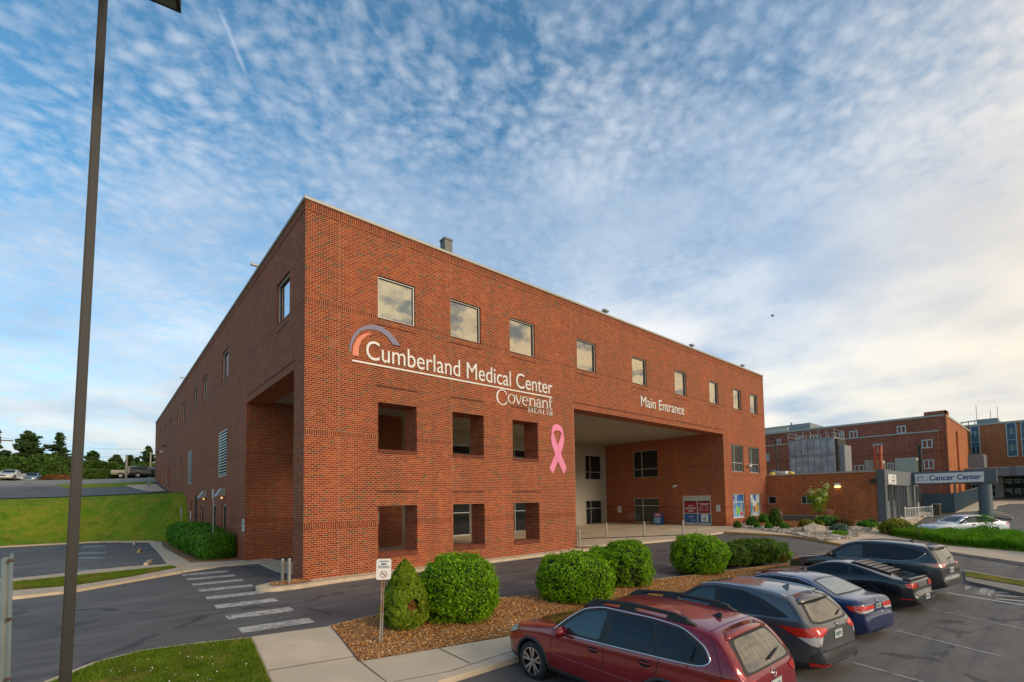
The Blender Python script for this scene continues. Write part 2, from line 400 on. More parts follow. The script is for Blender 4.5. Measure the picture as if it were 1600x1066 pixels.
def grass_mat(name, a, b_, c, sc=1.0):
    m_ = D.materials.new(name); m_.use_nodes = True; n = NT(m_.node_tree); b = n.n['Principled BSDF']
    v = n.node('ShaderNodeNewGeometry').outputs['Position']
    c1 = n.mix(n.rng(n.noise(v, .55*sc, 6, .7), .40, .60), tuple(a), tuple(b_))
    c1 = n.mix(n.m('MULTIPLY', n.rng(n.noise(v, 1.3*sc, 6, .75), .50, .62), .8), c1, tuple(c))
    c1 = n.mix(n.m('MULTIPLY', n.rng(n.noise(v, .9*sc, 5, .7, dist=.6), .54, .66), .55), c1, (.045, .10, .008))
    k = n.m('MULTIPLY', n.rng(n.noise(v, 70, 3, .7), .25, .75, .35, 1.6), n.rng(n.noise(v, 9, 3, .7), .3, .7, .75, 1.25))
    n.put(b.inputs['Base Color'], n.mix(1.0, c1, n.xyz(k, k, k), 'MULTIPLY')); b.inputs['Roughness'].default_value = .9; b.inputs['Specular IOR Level'].default_value = .1
    bn = n.node('ShaderNodeBump'); bn.inputs['Strength'].default_value = .9; bn.inputs['Distance'].default_value = .03
    n.put(bn.inputs['Height'], n.noise(v, 45, 4, .8)); n.put(b.inputs['Normal'], bn.outputs[0]); MATS[name] = m_; return m_
def mulch_mat(name, cols):
    m_ = D.materials.new(name); m_.use_nodes = True; n = NT(m_.node_tree); b = n.n['Principled BSDF']
    v = n.node('ShaderNodeNewGeometry').outputs['Position']
    vo = n.node('ShaderNodeTexVoronoi'); n.put(vo.inputs['Vector'], n.scl(v, (1, 1, .3))); vo.inputs['Scale'].default_value = 26
    cx, cy_, cz = n.sep(vo.outputs['Color'])
    c = n.ramp(cx, cols); k = n.rng(vo.outputs['Distance'], .1, .75, 1.15, .45)
    n.put(b.inputs['Base Color'], n.mix(1.0, c, n.xyz(k, k, k), 'MULTIPLY')); b.inputs['Roughness'].default_value = .85
    bn = n.node('ShaderNodeBump'); bn.inputs['Strength'].default_value = 1; bn.inputs['Distance'].default_value = .03
    n.put(bn.inputs['Height'], n.m('ADD', n.m('MULTIPLY', vo.outputs['Distance'], -1.0), cy_)); n.put(b.inputs['Normal'], bn.outputs[0]); MATS[name] = m_; return m_
ASPH = asphalt_mat()
GRASS = grass_mat('lawn', (.12, .24, .012), (.22, .28, .018), (.32, .27, .04))
MULCHC = [(0, (.20, .06, .012)), (.3, (.46, .17, .035)), (.6, (.64, .29, .065)), (.85, (.68, .40, .16)), (1, (.80, .60, .36))]
MULCH = mulch_mat('bark mulch', MULCHC)
MULCHR = mulch_mat('orange mulch', [(0, (.20, .06, .01)), (.5, (.42, .15, .03)), (1, (.6, .27, .08))])
ROCKS = mulch_mat('river rock', [(0, (.22, .18, .13)), (.5, (.48, .41, .31)), (1, (.75, .68, .56))])

# terrain
def grid_terrain():
    xs = sorted(set([-700, -500, -350, -250, -180, -130, -100, -80]+[round(v, 2) for v in np.arange(-60, 120, 2.0)]+[130, 150, 180, 220, 280, 360, 500, 700]))
    ys = sorted(set([-500, -350, -220, -150, -110, -80]+[round(v, 2) for v in np.arange(-60, 24, 2.0)]+[round(v, 2) for v in np.arange(24, 80, 1.0)]+[84, 90, 100, 115, 140, 180, 250, 350, 500, 700]))
    xs = sorted(set(xs+[round(v, 2) for v in np.arange(-14, 4, 1.0)]))
    me = D.meshes.new('ground'); vs = [(x, y, T(x, y)-.05) for y in ys for x in xs]; nx = len(xs)
    fs = [(j*nx+i, j*nx+i+1, (j+1)*nx+i+1, (j+1)*nx+i) for j in range(len(ys)-1) for i in range(nx-1)]
    me.from_pydata(vs, [], fs); o = mobj('ground', me, GRASS, None, True); tag(o, kind='structure')
grid_terrain()
XL = -46
ft = [(x, foot(x)-.75) for x in (XL, -20, -12, -9, -6, -4, -2.5, -.02)]
sheet('drive_asphalt', [(XL, -60), (70, -60), (118, -48), (118, -2), (100, -2.5), (76, -1), (60, 3), (43, 13), (-.02, 13), (-.02, 27)]+ft[::-1][1:], ASPH, dz=0.0, step=2)
cr = [(x, foot(x)+4.2+.35*min(9, max(0, -x))+1.9) for x in (XL, -20, -12, -9, -6, -4, -2.2)]
sheet('upper_lot_asphalt', cr+[(-1.6, 47), (-.6, 61), (6, 61), (6, 72.5), (XL, 72.5)], ASPH, dz=.02, step=1)
sheet('verge_grass', [(-3.1, 56.0), (-8.8, 56.8), (-9.8, 60.6), (-.6, 61.2), (-.4, 56.5)], GRASS, dz=.06, thick=.1, step=1)
sheet('upper_sidewalk', [(-1.5, 47), (-.3, 47), (-.3, 57), (-3.4, 57)], CONC, dz=.08, thick=.15, step=1)

# pads: (name, outer polygon, inner material)
P_WALK = [(-3.15, -6.82), (-1.58, -7.1), (-1.9, -9.42), (1.25, -9.98), (3.0, -10.15), (3.0, -11.1), (-1.15, -11.1), (-1.75, -11.5), (-2.1, -12.4), (-2.1, -24), (-3.7, -24), (-3.65, -12), (-3.42, -9.7)]
sheet('walkway', P_WALK, CONC, dz=.13, thick=.3, step=1)
lawn = [(-3.15, -6.82), (-4.1, -6.5), (-5.0, -6.35), (-5.7, -6.6), (-6.3, -7.2), (-7.2, -8.4), (-10, -14), (-12, -24), (-3.7, -24), (-3.65, -12), (-3.42, -9.7)]
sheet('near_curb', lawn, CURB, dz=.12, thick=.3, step=1)
lawn_in = [(-3.2, -6.95), (-4.15, -6.65), (-5.0, -6.5), (-5.62, -6.74), (-6.2, -7.33), (-7.05, -8.5), (-9.8, -14), (-11.8, -24), (-3.72, -24), (-3.67, -12), (-3.45, -9.72)]
sheet('near_lawn', lawn_in, GRASS, dz=.14, step=.5)
bed = [(-1.6, -7.02), (0, -6.72), (1.1, -6.72), (3, -7.2), (4.7, -7.72), (8.6, -8.25), (13.4, -9.15), (17.2, -10.0), (18.6, -10.7), (18.4, -11.3), (17, -11.55), (8, -11.3), (3, -11.1), (3.0, -10.15), (1.25, -9.98), (-1.9, -9.42)]
sheet('bed_curb', bed, CURB, dz=.12, thick=.3, step=1)
bed_in = [(-1.58, -7.12), (0, -6.84), (1.1, -6.85), (3, -7.33), (4.7, -7.86), (8.6, -8.4), (13.4, -9.3), (17.1, -10.15), (18.35, -10.75), (18.2, -11.15), (17, -11.38), (8, -11.12), (3, -10.95), (3.0, -10.17), (1.26, -10.0), (-1.88, -9.44)]
mulch_bed = sheet('mulch_bed', bed_in, MULCH, dz=.15, step=.5)
# apron along the front wall, with the bollard nose at the corner
ap = smoothp([(-.3, .6), (-1.3, .25), (-1.75, -.35), (-1.3, -1.0), (-.2, -.98), (1.0, -.72), (4.5, -.66), (9, -.62), (13.8, -.6), (15.1, -1.0), (16.0, -.95), (16.2, -.3), (15.4, .4), (14.0, .5)], 2)
sheet('front_apron', ap, CURB, dz=.13, thick=.3, step=1)
sheet('corner_mulch', smoothp([(-.2, .5), (-1.05, .1), (-1.25, -.3), (-1.0, -.68), (-.2, -.66), (.25, -.5), (.05, .3)], 2), MULCH, dz=.15, step=.5)
sheet('pillar_mulch', smoothp([(14.9, .3), (14.9, -.4), (15.4, -.72), (15.85, -.5), (15.6, .2)], 2), MULCH, dz=.15, step=.5)
# floor of the covered entrance
sheet('entry_plaza', [(3.2, .55), (3.2, 12.6), (34.2, 12.6), (34.2, .0), (34.2, -1.0), (30.5, -2.2), (22, -1.9), (18.2, -.9), (16.2, .3), (15.4, .55)], CONC, dz=.12, thick=.3, step=1)
sheet('passage_floor', W((383, 874), (418, 871.5), (431, 876), (459, 880), (459, 897), (430, 893), (404.5, 881.5)), CONC, dz=.04, thick=.1, step=1)
# left: hedge walk, island strip and the two kerbs
side = W((190, 848), (230, 845), (273, 843), (300, 858), (330, 876), (383, 871.5), (404.5, 881), (350, 885.5), (285, 895), (277, 888), (262, 884), (248, 865), (232, 848))
side[5] = (-.05, 9.4); side[2] = (-2.0, 28.2); side = side[:3]+[(-2.35, 22), (-2.2, 10.2), (-.04, 9.45)]+side[6:]
sheet('hedge_walk', side, CONC, dz=.06, thick=.2, step=1)
sheet('hedge_soil', [(-2.3, 10.3), (-.02, 9.6), (-.02, 28), (-1.9, 28.2), (-2.3, 22)], MULCH, dz=.05, step=1)
sheet('island_curb', W((-200, 962), (14, 938), (93, 929), (115, 926.5), (200, 911), (284, 896), (278, 883.5), (194, 889), (94, 900), (17, 908), (-200, 925)), CURB, dz=.1, thick=.25, step=1)
sheet('island_lawn', W((-200, 945), (14, 927.5), (115, 919.5), (200, 906), (277, 890.5), (270, 888), (196, 896), (94, 906.5), (17, 914.5), (-200, 935)), GRASS, dz=.13, step=.5)
fk = [(x, foot(x)-.72) for x in (XL, -20, -12, -9, -6, -4, -2.4)]
sheet('bank_curb', fk+[(x, y+.3) for x, y in fk[::-1]], CURB, dz=.1, thick=.2, step=2)

# right: long kerbed walk, planting bed by the wall, path to the far entrance, grass island
sw_out = [(30.5, -2.2)]+W((1130, 831), (1240, 837.5), (1310, 849.5), dz=.12)+W((1483, 862), (1600, 879), (1900, 930), dz=.12)
sw_in = W((1900, 905), (1600, 862.5), (1483, 852.5), (1385, 836), dz=.12)
sheet('long_walk', sw_out+sw_in+W((1345, 834.5), (1300, 838.5), (1200, 829.5), dz=.12)+[(34.2, -1.0)], CONC, dz=.12, thick=.3, step=1)
yc = [(30.0, -2.18)]+W((1130, 831), (1240, 837.5), (1310, 849.5), dz=.12)+W((1400, 856), dz=.12)
YEL = mat('worn yellow paint', (.62, .36, .06), .7, var=.25, vscale=4, col2=(.45, .33, .18), v2scale=1.8)
ycp = [Vector(q).to_2d() for q in yc]
mb = MB()
for a, b in zip(yc, yc[1:]):
    d = (Vector(b)-Vector(a)); L_ = d.length; d.normalize(); nn = Vector((-d.y, d.x));
    k = max(1, int(L_/1.0))
    for i in range(k):
        p0 = Vector(a)+d*(L_*i/k); p1 = Vector(a)+d*(L_*(i+1)/k)
        sgn = 1 if (p0+nn*.3).x > p0.x or (p0+nn).y > p0.y else -1
        q0 = p0-nn*.006*sgn; q1 = p1-nn*.006*sgn; r0 = p0+nn*.17*sgn; r1 = p1+nn*.17*sgn
        t0 = T(*p0); t1 = T(*p1)
        mb.add([(*q0, t0), (*q1, t1), (*q1, t1+.126), (*q0, t0+.126), (*r1, t1+.126), (*r0, t0+.126)], [(0, 1, 2, 3), (3, 2, 4, 5)])
tag(mb.build('yellow_curb_paint', YEL), kind='structure')
rock = W((1200, 829.5), (1300, 838.5), (1345, 834.5), (1374, 820), dz=.12)
rb = [(33.9, -.02), (33.9, -1.0)]+rock+[(42.4, -8.75), (42.4, -.02)]
sheet('river_rock_bed', rb, ROCKS, dz=.14, thick=.2, step=1)
sheet('orange_mulch_bed', smoothp([(36.5, -.1), (35.2, -2.6), (33.2, -5.2), (35.6, -6.6), (39, -7.4), (42.2, -7.6), (42.3, -.1)], 1), MULCHR, dz=.17, step=1)
path = [(42.5, -8.7)]+W((1383, 819.5), (1430, 799), (1460, 796), (1507, 777), dz=.1)+[(98, -3), (101, -16)]+W((1596, 779), (1560, 785), (1557, 794), (1528, 797), (1456, 799), (1432, 815), (1417, 826), (1388, 836.5), (1345, 834.5), (1378, 820), dz=.1)
sheet('cancer_center_path', path, CONC, dz=.1, thick=.25, step=2)
sheet('doors_forecourt', [(60, -8.8), (98, -4), (101, -40), (92, -40), (80, -14), (62, -11)], CONC, dz=.08, thick=.2, step=2)
gi = W((1388, 834), (1420, 829), (1440, 826), (1500, 829), (1600, 840), (1900, 870), (1900, 903), (1600, 861.5), (1483, 851.5), dz=.12)
sheet('grass_island_soil', gi, GRASS, dz=.16, thick=.2, step=1)
st = W((1506, 889), (1600, 905.5), (1900, 962), (1900, 985), (1600, 926), (1509, 906), dz=.12)
sheet('lot_end_curb', st, GREYC, dz=.1, thick=.3, step=1)
sheet('lot_end_grass', W((1508, 892), (1600, 908), (1900, 966), (1900, 976), (1600, 915.5), (1509, 900), dz=.12), grass_mat('dry verge grass', (.13, .16, .015), (.24, .21, .03), (.34, .27, .06), 2), dz=.12, step=.5)

# painted markings
def paint_mat(name, col, wear=.5):
    m_ = D.materials.new(name); m_.use_nodes = True; n = NT(m_.node_tree); b = n.n['Principled BSDF']
    v = n.node('ShaderNodeNewGeometry').outputs['Position']
    k = n.m('ADD', n.m('MULTIPLY', n.noise(v, 5, 5, .75), .6), n.m('MULTIPLY', n.noise(v, 35, 3, .7), .4))
    n.put(b.inputs['Base Color'], n.mix(n.rng(k, wear-.06, wear+.06), tuple(col), (.11, .106, .102))); b.inputs['Roughness'].default_value = .8; MATS[name] = m_; return m_
PW = paint_mat('worn white paint', (.56, .53, .47), .53)
PW2 = paint_mat('white line paint', (.72, .70, .65), .64)
PF = paint_mat('faded white line paint', (.36, .345, .32), .545)
PB = paint_mat('pale blue paint', (.30, .42, .46), .50)
def quad_mark(mb, poly, dz=.006, step=.5):
    bm = bmesh.new(); f = bm.faces.new([bm.verts.new((*p_[:2], 0)) for p_ in poly]); bmesh.ops.triangulate(bm, faces=[f])
    for ax in (0, 1):
        a = min(p_[ax] for p_ in poly); b = max(p_[ax] for p_ in poly); k = math.ceil(a/step)*step
        while k < b:
            bmesh.ops.bisect_plane(bm, geom=bm.verts[:]+bm.edges[:]+bm.faces[:], plane_co=((k, 0, 0) if ax == 0 else (0, k, 0)), plane_no=((1, 0, 0) if ax == 0 else (0, 1, 0))); k += step
    for v in bm.verts: v.co.z = T(v.co.x, v.co.y)+dz
    for f in bm.faces:
        if f.normal.z < 0: f.normal_flip()
    bm.verts.index_update(); mb.add([v.co for v in bm.verts], [[v.index for v in f.verts] for f in bm.faces]); bm.free()
def line_mark(mb, a, b, w_=.1, dz=.006):
    a, b = Vector(a[:2]), Vector(b[:2]); d = (b-a).normalized(); n_ = Vector((-d.y, d.x))*w_/2
    quad_mark(mb, [a+n_, b+n_, b-n_, a-n_], dz, 1.0)
ys_ = [5.95, 4.35, 2.75, 1.1, -.6, -2.3, -4.0, -5.68]
for i, yy in enumerate(ys_):
    mb = MB(); x0 = -3.02-.02*i; x1 = -1.38-.03*i; h = .30
    quad_mark(mb, [(x0, yy-h+.05), (x1, yy-h-.12), (x1+.02, yy+h-.12), (x0+.02, yy+h+.05)])
    tag(mb.build('crosswalk_bar', PW), kind='structure')
mb = MB()
def P3(u, v): q = G(u, v); return (q.x, q.y)
for (a, b) in (((1398.8, 985.3), (1564, 1026)), ((1332.6, 1035.6), (1442, 1066)), ((1450, 951), (1600, 984)), ((768, 1048), (800, 1075))):
    line_mark(mb, P3(*a), P3(*b), .1)
tag(mb.build('stall_lines', PF), kind='structure')
mb = MB()
line_mark(mb, P3(1479, 926.5), P3(1600, 946), .1); line_mark(mb, P3(1510, 912), P3(1576, 916.5), .1)
for v0 in (920.5, 925.5, 930.5): line_mark(mb, P3(1566-(v0-920)*1.0, v0), P3(1640, v0+5.5), .1)
line_mark(mb, P3(1555, 936), P3(1640, 943), .1)
line_mark(mb, P3(768, 1048), P3(800, 1075), .1)
tag(mb.build('hatch_lines', PW2), kind='structure')
mb = MB()
for q in (((124-7, 867), (262-50, 858)), ((45, 880), (175, 869)), ((45, 893), (235, 876)), ((20, 889), (75, 881)), ((180, 884), (250, 872))):
    line_mark(mb, P3(*q[0]), P3(*q[1]), .1)
tag(mb.build('left_lot_lines', PF), kind='structure')
mb = MB()
for (x0, x1, v0) in ((127, 166, 854), (118, 166, 864), (118, 162, 872), (118, 160, 891)):
    quad_mark(mb, [P3(x0, v0+2.5), P3(x1-2, v0+1.3), P3(x1, v0-1.6), P3(x0+3, v0-.8)], .012)
tag(mb.build('disabled_bay_markings', PB), kind='structure')

# saw-cut joints in the concrete
def joint(pts, dz, w_=.012):
    mb = MB()
    for a, b in zip(pts, pts[1:]):
        a, b = Vector(a), Vector(b); d = (b-a).normalized(); n_ = Vector((-d.y, d.x))*w_; k = max(1, int((b-a).length/.8))
        for i in range(k):
            p0 = a.lerp(b, i/k); p1 = a.lerp(b, (i+1)/k); mb.add([(*c_, T(*c_)+dz) for c_ in (p0+n_, p1+n_, p1-n_, p0-n_)], [(3, 2, 1, 0)])
    tag(mb.build('concrete_joint', JNT), kind='structure')
JNT = mat('dark joint', (.20, .16, .12), .9)  # brown colour of the joint lines themselves
def PJ(u, v, dz=.13): q = G(u, v, dz); return (q.x, q.y)
for pts in ([(554, 1026), (604, 1066), (660, 1110)], [(668, 1004), (735, 1037)], [(420, 1048), (554, 1026)], [(765, 983), (790, 990)], [(615, 1066), (700, 1050), (800, 1018)]): joint([PJ(*p_) for p_ in pts], .136)
for y in (13, 15.5, 18, 20.5, 23, 25.5): joint([(-2.3, y), (-6.2, y-.15)] if False else [(-2.3, y), (-3.15, y)], .066, .01)
for x in (3.2, 6.5, 9.8, 13.0): joint([(x, -.02), (x, -.62)], .135, .01)
for x in (18.5, 22.5, 26.5, 30.5): joint([(x, .2), (x, 12)], .126, .015)
for y in (3.2, 6.2, 9.2): joint([(9.2, y), (33.6, y)], .126, .015)
# ================================================================== main brick building
H = 14.40; LX = 42.5; LY = 65.3
main = empty('brick_building', (0, 0, 0), 'long red brick medical building with a covered drive-through entrance in the foreground', 'building')
def mp(axis, plane, u, d, z): return (u, plane+d, z) if axis == 'y' else (plane+d, u, z)
def wall(mb, axis, plane, u0, u1, z0, z1, holes, th=1.1, back=True):
    us = sorted({u0, u1}|{h[0] for h in holes}|{h[1] for h in holes}); zs = sorted({z0, z1}|{h[2] for h in holes}|{h[3] for h in holes})
    fl = axis == 'x'
    def q(a, b, c, d_):
        f = (0, 1, 2, 3) if not fl else (3, 2, 1, 0); mb.add([a, b, c, d_], [f])
    for a, b in zip(us, us[1:]):
        for c, d in zip(zs, zs[1:]):
            um, zm = (a+b)/2, (c+d)/2
            if any(h[0] < um < h[1] and h[2] < zm < h[3] for h in holes): continue
            q(mp(axis, plane, a, 0, c), mp(axis, plane, b, 0, c), mp(axis, plane, b, 0, d), mp(axis, plane, a, 0, d))
            if back: q(mp(axis, plane, b, th, c), mp(axis, plane, a, th, c), mp(axis, plane, a, th, d), mp(axis, plane, b, th, d))
    for h in holes:
        a, b, c, d = h[:4]; t = h[4] if len(h) > 4 else th
        q(mp(axis, plane, a, 0, c), mp(axis, plane, a, 0, d), mp(axis, plane, a, t, d), mp(axis, plane, a, t, c))
        q(mp(axis, plane, b, t, c), mp(axis, plane, b, t, d), mp(axis, plane, b, 0, d), mp(axis, plane, b, 0, c))
        q(mp(axis, plane, a, 0, d), mp(axis, plane, b, 0, d), mp(axis, plane, b, t, d), mp(axis, plane, a, t, d))
        q(mp(axis, plane, a, t, c), mp(axis, plane, b, t, c), mp(axis, plane, b, 0, c), mp(axis, plane, a, 0, c))
def window(par, axis, plane, u0, u1, z0, z1, gl, mu=(), mz=(), dep=.12, fw=.055, fr=None, name='window'):
    mb = MB(); fr = fr or FRAME
    def bx(a, b, c, d, d0, d1, mi=0):
        p0 = mp(axis, plane, a, d0, c); p1 = mp(axis, plane, b, d1, d)
        mb.box(min(p0[0], p1[0]), min(p0[1], p1[1]), c, max(p0[0], p1[0]), max(p0[1], p1[1]), d, mi)
    bx(u0, u0+fw, z0, z1, dep-.03, dep+.06); bx(u1-fw, u1, z0, z1, dep-.03, dep+.06)
    bx(u0+fw, u1-fw, z1-fw, z1, dep-.03, dep+.06); bx(u0+fw, u1-fw, z0, z0+fw, dep-.03, dep+.06)
    g = .022
    bx(u0+fw, u0+fw+g, z0+fw, z1-fw, dep+.0, dep+.05, 1); bx(u1-fw-g, u1-fw, z0+fw, z1-fw, dep+.0, dep+.05, 1)
    bx(u0+fw+g, u1-fw-g, z1-fw-g, z1-fw, dep+.0, dep+.05, 1)
    cuts = [u0+fw+g]+[x for x in mu]+[u1-fw-g]
    for x in mu: bx(x-fw/2, x+fw/2, z0+fw, z1-fw-g, dep-.025, dep+.05)
    for z in mz:
        for a, b in zip(cuts, cuts[1:]): bx(a+(fw/2 if a in mu else 0), b-(fw/2 if b in mu else 0), z-fw/2, z+fw/2, dep-.02, dep+.05)
    o = mb.build(name, [fr, DARKFR], par)
    pb = MB(); a = mp(axis, plane, u0+fw, dep+.035, z0+fw); b = mp(axis, plane, u1-fw, dep+.05, z1-fw)
    pb.box(a[0], a[1], a[2], b[0], b[1], b[2]); pb.build('pane', gl, o)
    return o
WT, WB = 12.34, 10.53
TOPW = [(2.93, 4.68), (6.53, 8.31), (10.2, 11.99), (15.42, 17.18), (20.96, 22.67), (26.31, 28.0), (31.62, 33.17), (35.94, 37.49), (39.38, 40.99)]
OPN = [(2.93, 4.73), (6.60, 8.42), (10.29, 12.11)]
holes = [(a, b, WB, WT, .3) for a, b in TOPW]+[(a, b, 5.0, 6.97) for a, b in OPN]+[(a, b, .70, 2.67) for a, b in OPN]
holes += [(15.06, 33.73, -.8, 8.1), (35.18, 37.52, 5.0, 7.35, .3), (38.64, 40.94, 5.0, 7.35, .3), (35.18, 37.52, .98, 3.08, .3), (38.64, 40.94, 1.05, 3.08, .3)]
mb = MB(); wall(mb, 'y', 0, 0, LX, -.8, H, holes); mb.build('front_wall', BR, main)
LTW = [(1.95, 3.82), (14.4, 16.3), (22.2, 23.95), (26.8, 28.5), (34.0, 35.9), (38.3, 39.9), (45.4, 47.4), (50.5, 52.4), (55.3, 57.3)]
LMW = [(34.9, 36.45), (41.4, 43.2), (49.6, 51.4), (54.6, 56.4)]; LLW = [(14.25, 15.75), (17.6, 19.05), (22.66, 24.15)]
LOUV = [(14.4, 17.1), (28.8, 31.2)]
holes = [(a, b, 10.6, 12.4, .3) for a, b in LTW]+[(a, b, 5.55, 7.42, .3) for a, b in LMW]+[(a, b, .4, 2.82, .3) for a, b in LLW]+[(a, b, 4.55, 7.4, .3) for a, b in LOUV]+[(1.27, 9.35, -.8, 8.1), (46.3, 47.3, 4.9, 7.1, .3)]
mb = MB(); wall(mb, 'x', 0, 0, LY, -.8, H, holes); mb.build('side_wall', BR, main)
mb = MB(); mb.add([(LX, 0, -.8), (LX, LY, -.8), (LX, LY, H), (LX, 0, H)], [(0, 1, 2, 3)]); mb.add([(0, LY, -.8), (LX, LY, -.8), (LX, LY, H), (0, LY, H)], [(3, 2, 1, 0)])
mb.build('rear_wall', BRP, main)
mb = MB(); mb.box(1.11, 1.11, 13.7, LX-.05, LY-.05, 14.2); mb.build('roof', mat('flat roof membrane', (.30, .29, .27), .9), main)
# wings of the covered entrance
mb = MB(); wall(mb, 'y', 9.35, 1.1, 8.95, -.8, 8.6, [], .3); mb.add([(8.95, 9.35, -.8), (8.95, 9.65, -.8), (8.95, 9.65, 8.6), (8.95, 9.35, 8.6)], [(0, 1, 2, 3)])
mb.build('passage_wall', BR, main)
BW = [(14.0, 16.5), (20.4, 22.9), (30.5, 33.0)]
mb = MB(); wall(mb, 'y', 12.3, 8.95, 33.73, -.8, 8.6, [(a, b, .12, 2.66, .3) for a, b in BW]+[(a, b, 4.74, 7.18, .3) for a, b in BW], .4)
mb.add([(8.95, 9.66, -.8), (8.95, 12.3, -.8), (8.95, 12.3, 8.6), (8.95, 9.66, 8.6)], [(0, 1, 2, 3)])
mb.box(30.2, 12.27, 3.55, 33.73, 12.298, 3.6); mb.build('stucco_wall', STUCCO, main)
DY0, DY1 = 1.25, 3.85
mb = MB(); wall(mb, 'x', 33.73, 1.1, 12.3, -.8, 8.6, [(6.28, 8.97, 4.8, 7.38, .3), (6.28, 9.0, .52, 2.82, .3), (DY0, DY1, .3, 2.97, .3)], .4)
mb.build('entrance_wall', BR, main)
mb = MB(); mb.box(1.0, 1.0, 8.27, 34.2, 12.7, 8.5); mb.build('ceiling', SOFFIT, main)
mb = MB(); mb.box(3.5, 9.36, 8.0, 9.0, 9.9, 8.1); mb.build('ceiling_beam', SOFFIT, main)
# rooms behind the glass stay dark
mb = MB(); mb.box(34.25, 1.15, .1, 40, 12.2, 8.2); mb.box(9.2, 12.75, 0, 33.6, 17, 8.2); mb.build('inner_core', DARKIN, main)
for a, b in TOPW: window(main, 'y', 0, a, b, WB, WT, GLW)
for a, b in ((35.18, 37.52), (38.64, 40.94)): window(main, 'y', 0, a, b, 5.0, 7.35, glass_mat('grey glass', (.16, .18, .18), .6) if 'grey glass' not in MATS else MATS['grey glass'], (a+.75,), (5.78,))
for a, b in LTW: window(main, 'x', 0, a, b, 10.6, 12.4, GLW2, fw=.08)
for a, b in LMW: window(main, 'x', 0, a, b, 5.55, 7.42, GLM, fw=.08)
for a, b in LLW: window(main, 'x', 0, a, b, .4, 2.82, GLD, fw=.09)
window(main, 'x', 0, 46.3, 47.3, 4.9, 7.1, GLD, name='side_door')
for a, b in BW:
    window(main, 'y', 12.3, a, b, 4.74, 7.18, GLD, (a+.85,), (5.5,)); window(main, 'y', 12.3, a, b, .12, 2.66, GLD, (a+.85,), (1.88,))
window(main, 'x', 33.73, 6.28, 8.97, 4.8, 7.38, GLD, (8.05,), (5.6,)); window(main, 'x', 33.73, 6.28, 9.0, .52, 2.82, GLD, (8.05,), (2.1,))
for a, b in LOUV:
    mb = MB(); mb.box(.02, a, 4.55, .14, a+.07, 7.4); mb.box(.02, b-.07, 4.55, .14, b, 7.4); mb.box(.02, a+.07, 4.55, .14, b-.07, 4.62); mb.box(.02, a+.07, 7.33, .14, b-.07, 7.4)
    n_ = 15
    for i in range(n_):
        z = 4.68+i*(2.62/n_); mb.add([(.0, a+.07, z), (.0, b-.07, z), (.07, b-.07, z+.03), (.07, a+.07, z+.03), (.0, a+.07, z+.065), (.0, b-.07, z+.065), (.07, b-.07, z+.09), (.07, a+.07, z+.09)], [(0, 1, 2, 3), (4, 7, 6, 5), (0, 4, 5, 1), (2, 6, 7, 3)])
    lv = mb.build('louvre', FRAME, main); mb = MB(); mb.box(.2, a, 4.55, .24, b, 7.4); mb.build('backing', DARKIN, lv)
# printed films on the two corner windows of the ground floor
def film_mat():
    m_ = D.materials.new('printed sky film'); m_.use_nodes = True; n = NT(m_.node_tree); b = n.n['Principled BSDF']
    v = n.node('ShaderNodeNewGeometry').outputs['Position']; x, y, z = n.sep(v)
    c = n.mix(n.rng(z, 1.0, 3.0), (.10, .45, .75), (.02, .10, .42))
    c = n.mix(n.rng(n.noise(n.scl(v, (1, 1, .6)), 1.6, 4, .6), .45, .6), c, (.75, .82, .85)); n.put(b.inputs['Base Color'], c); b.inputs['Roughness'].default_value = .15; b.inputs['Coat Weight'].default_value = .5
    return m_
FILM = film_mat()
def solid(name, c, r_=.4): return mat(name, c, r_, var=.03)
GRN = solid('lime green print', (.22, .55, .05)); BRNP = solid('brown print', (.38, .16, .04)); ORP = solid('amber print', (.75, .38, .03)); REDP = solid('red print', (.62, .03, .03))
NAVY = solid('navy print', (.015, .06, .20)); WHI = solid('white print', (.80, .80, .78)); REDD = solid('deep red print', (.33, .02, .02)); BLUP = solid('blue print', (.03, .12, .34)); GREYP = solid('grey print', (.30, .30, .31))
def disc(cx, cz, rx, rz, n=20, a0=0, a1=2*PI): return [(cx+rx*math.cos(a0+(a1-a0)*k/n), cz+rz*math.sin(a0+(a1-a0)*k/n)) for k in range(n)]
for i, (a, b, z0) in enumerate(((35.18, 37.52, .98), (38.64, 40.94, 1.05))):
    o = window(main, 'y', 0, a, b, z0, 3.08, FILM, (a+.75,), (2.35,), fr=WHITEP)
    o['label'] = ('ground floor window under a blue sky print with green and black figures' if i == 0 else 'ground floor window under a blue sky print with brown and amber ovals')
    pr = [(disc(a+1.2, z0+.62, .28, .38), GRN), (disc(a+1.9, z0+.35, .22, .2), REDP)] if i == 0 else [(disc(a+1.15, z0+.62, .25, .34), BRNP), (disc(a+1.78, z0+.75, .27, .42), ORP)]
    for poly, mm in pr:
        mb = MB(); mb.prism(poly, (0, .143, 0), (1, 0, 0), (0, 0, 1), -.006); mb.build('printed_shape', mm, o)
    if i == 0: mb = MB(); mb.prism([(a+1.72, z0+.55), (a+2.1, z0+.55), (a+2.1, z0+1.1), (a+1.72, z0+1.1)], (0, .143, 0), (1, 0, 0), (0, 0, 1), -.006); mb.build('printed_shape', GREYP, o)

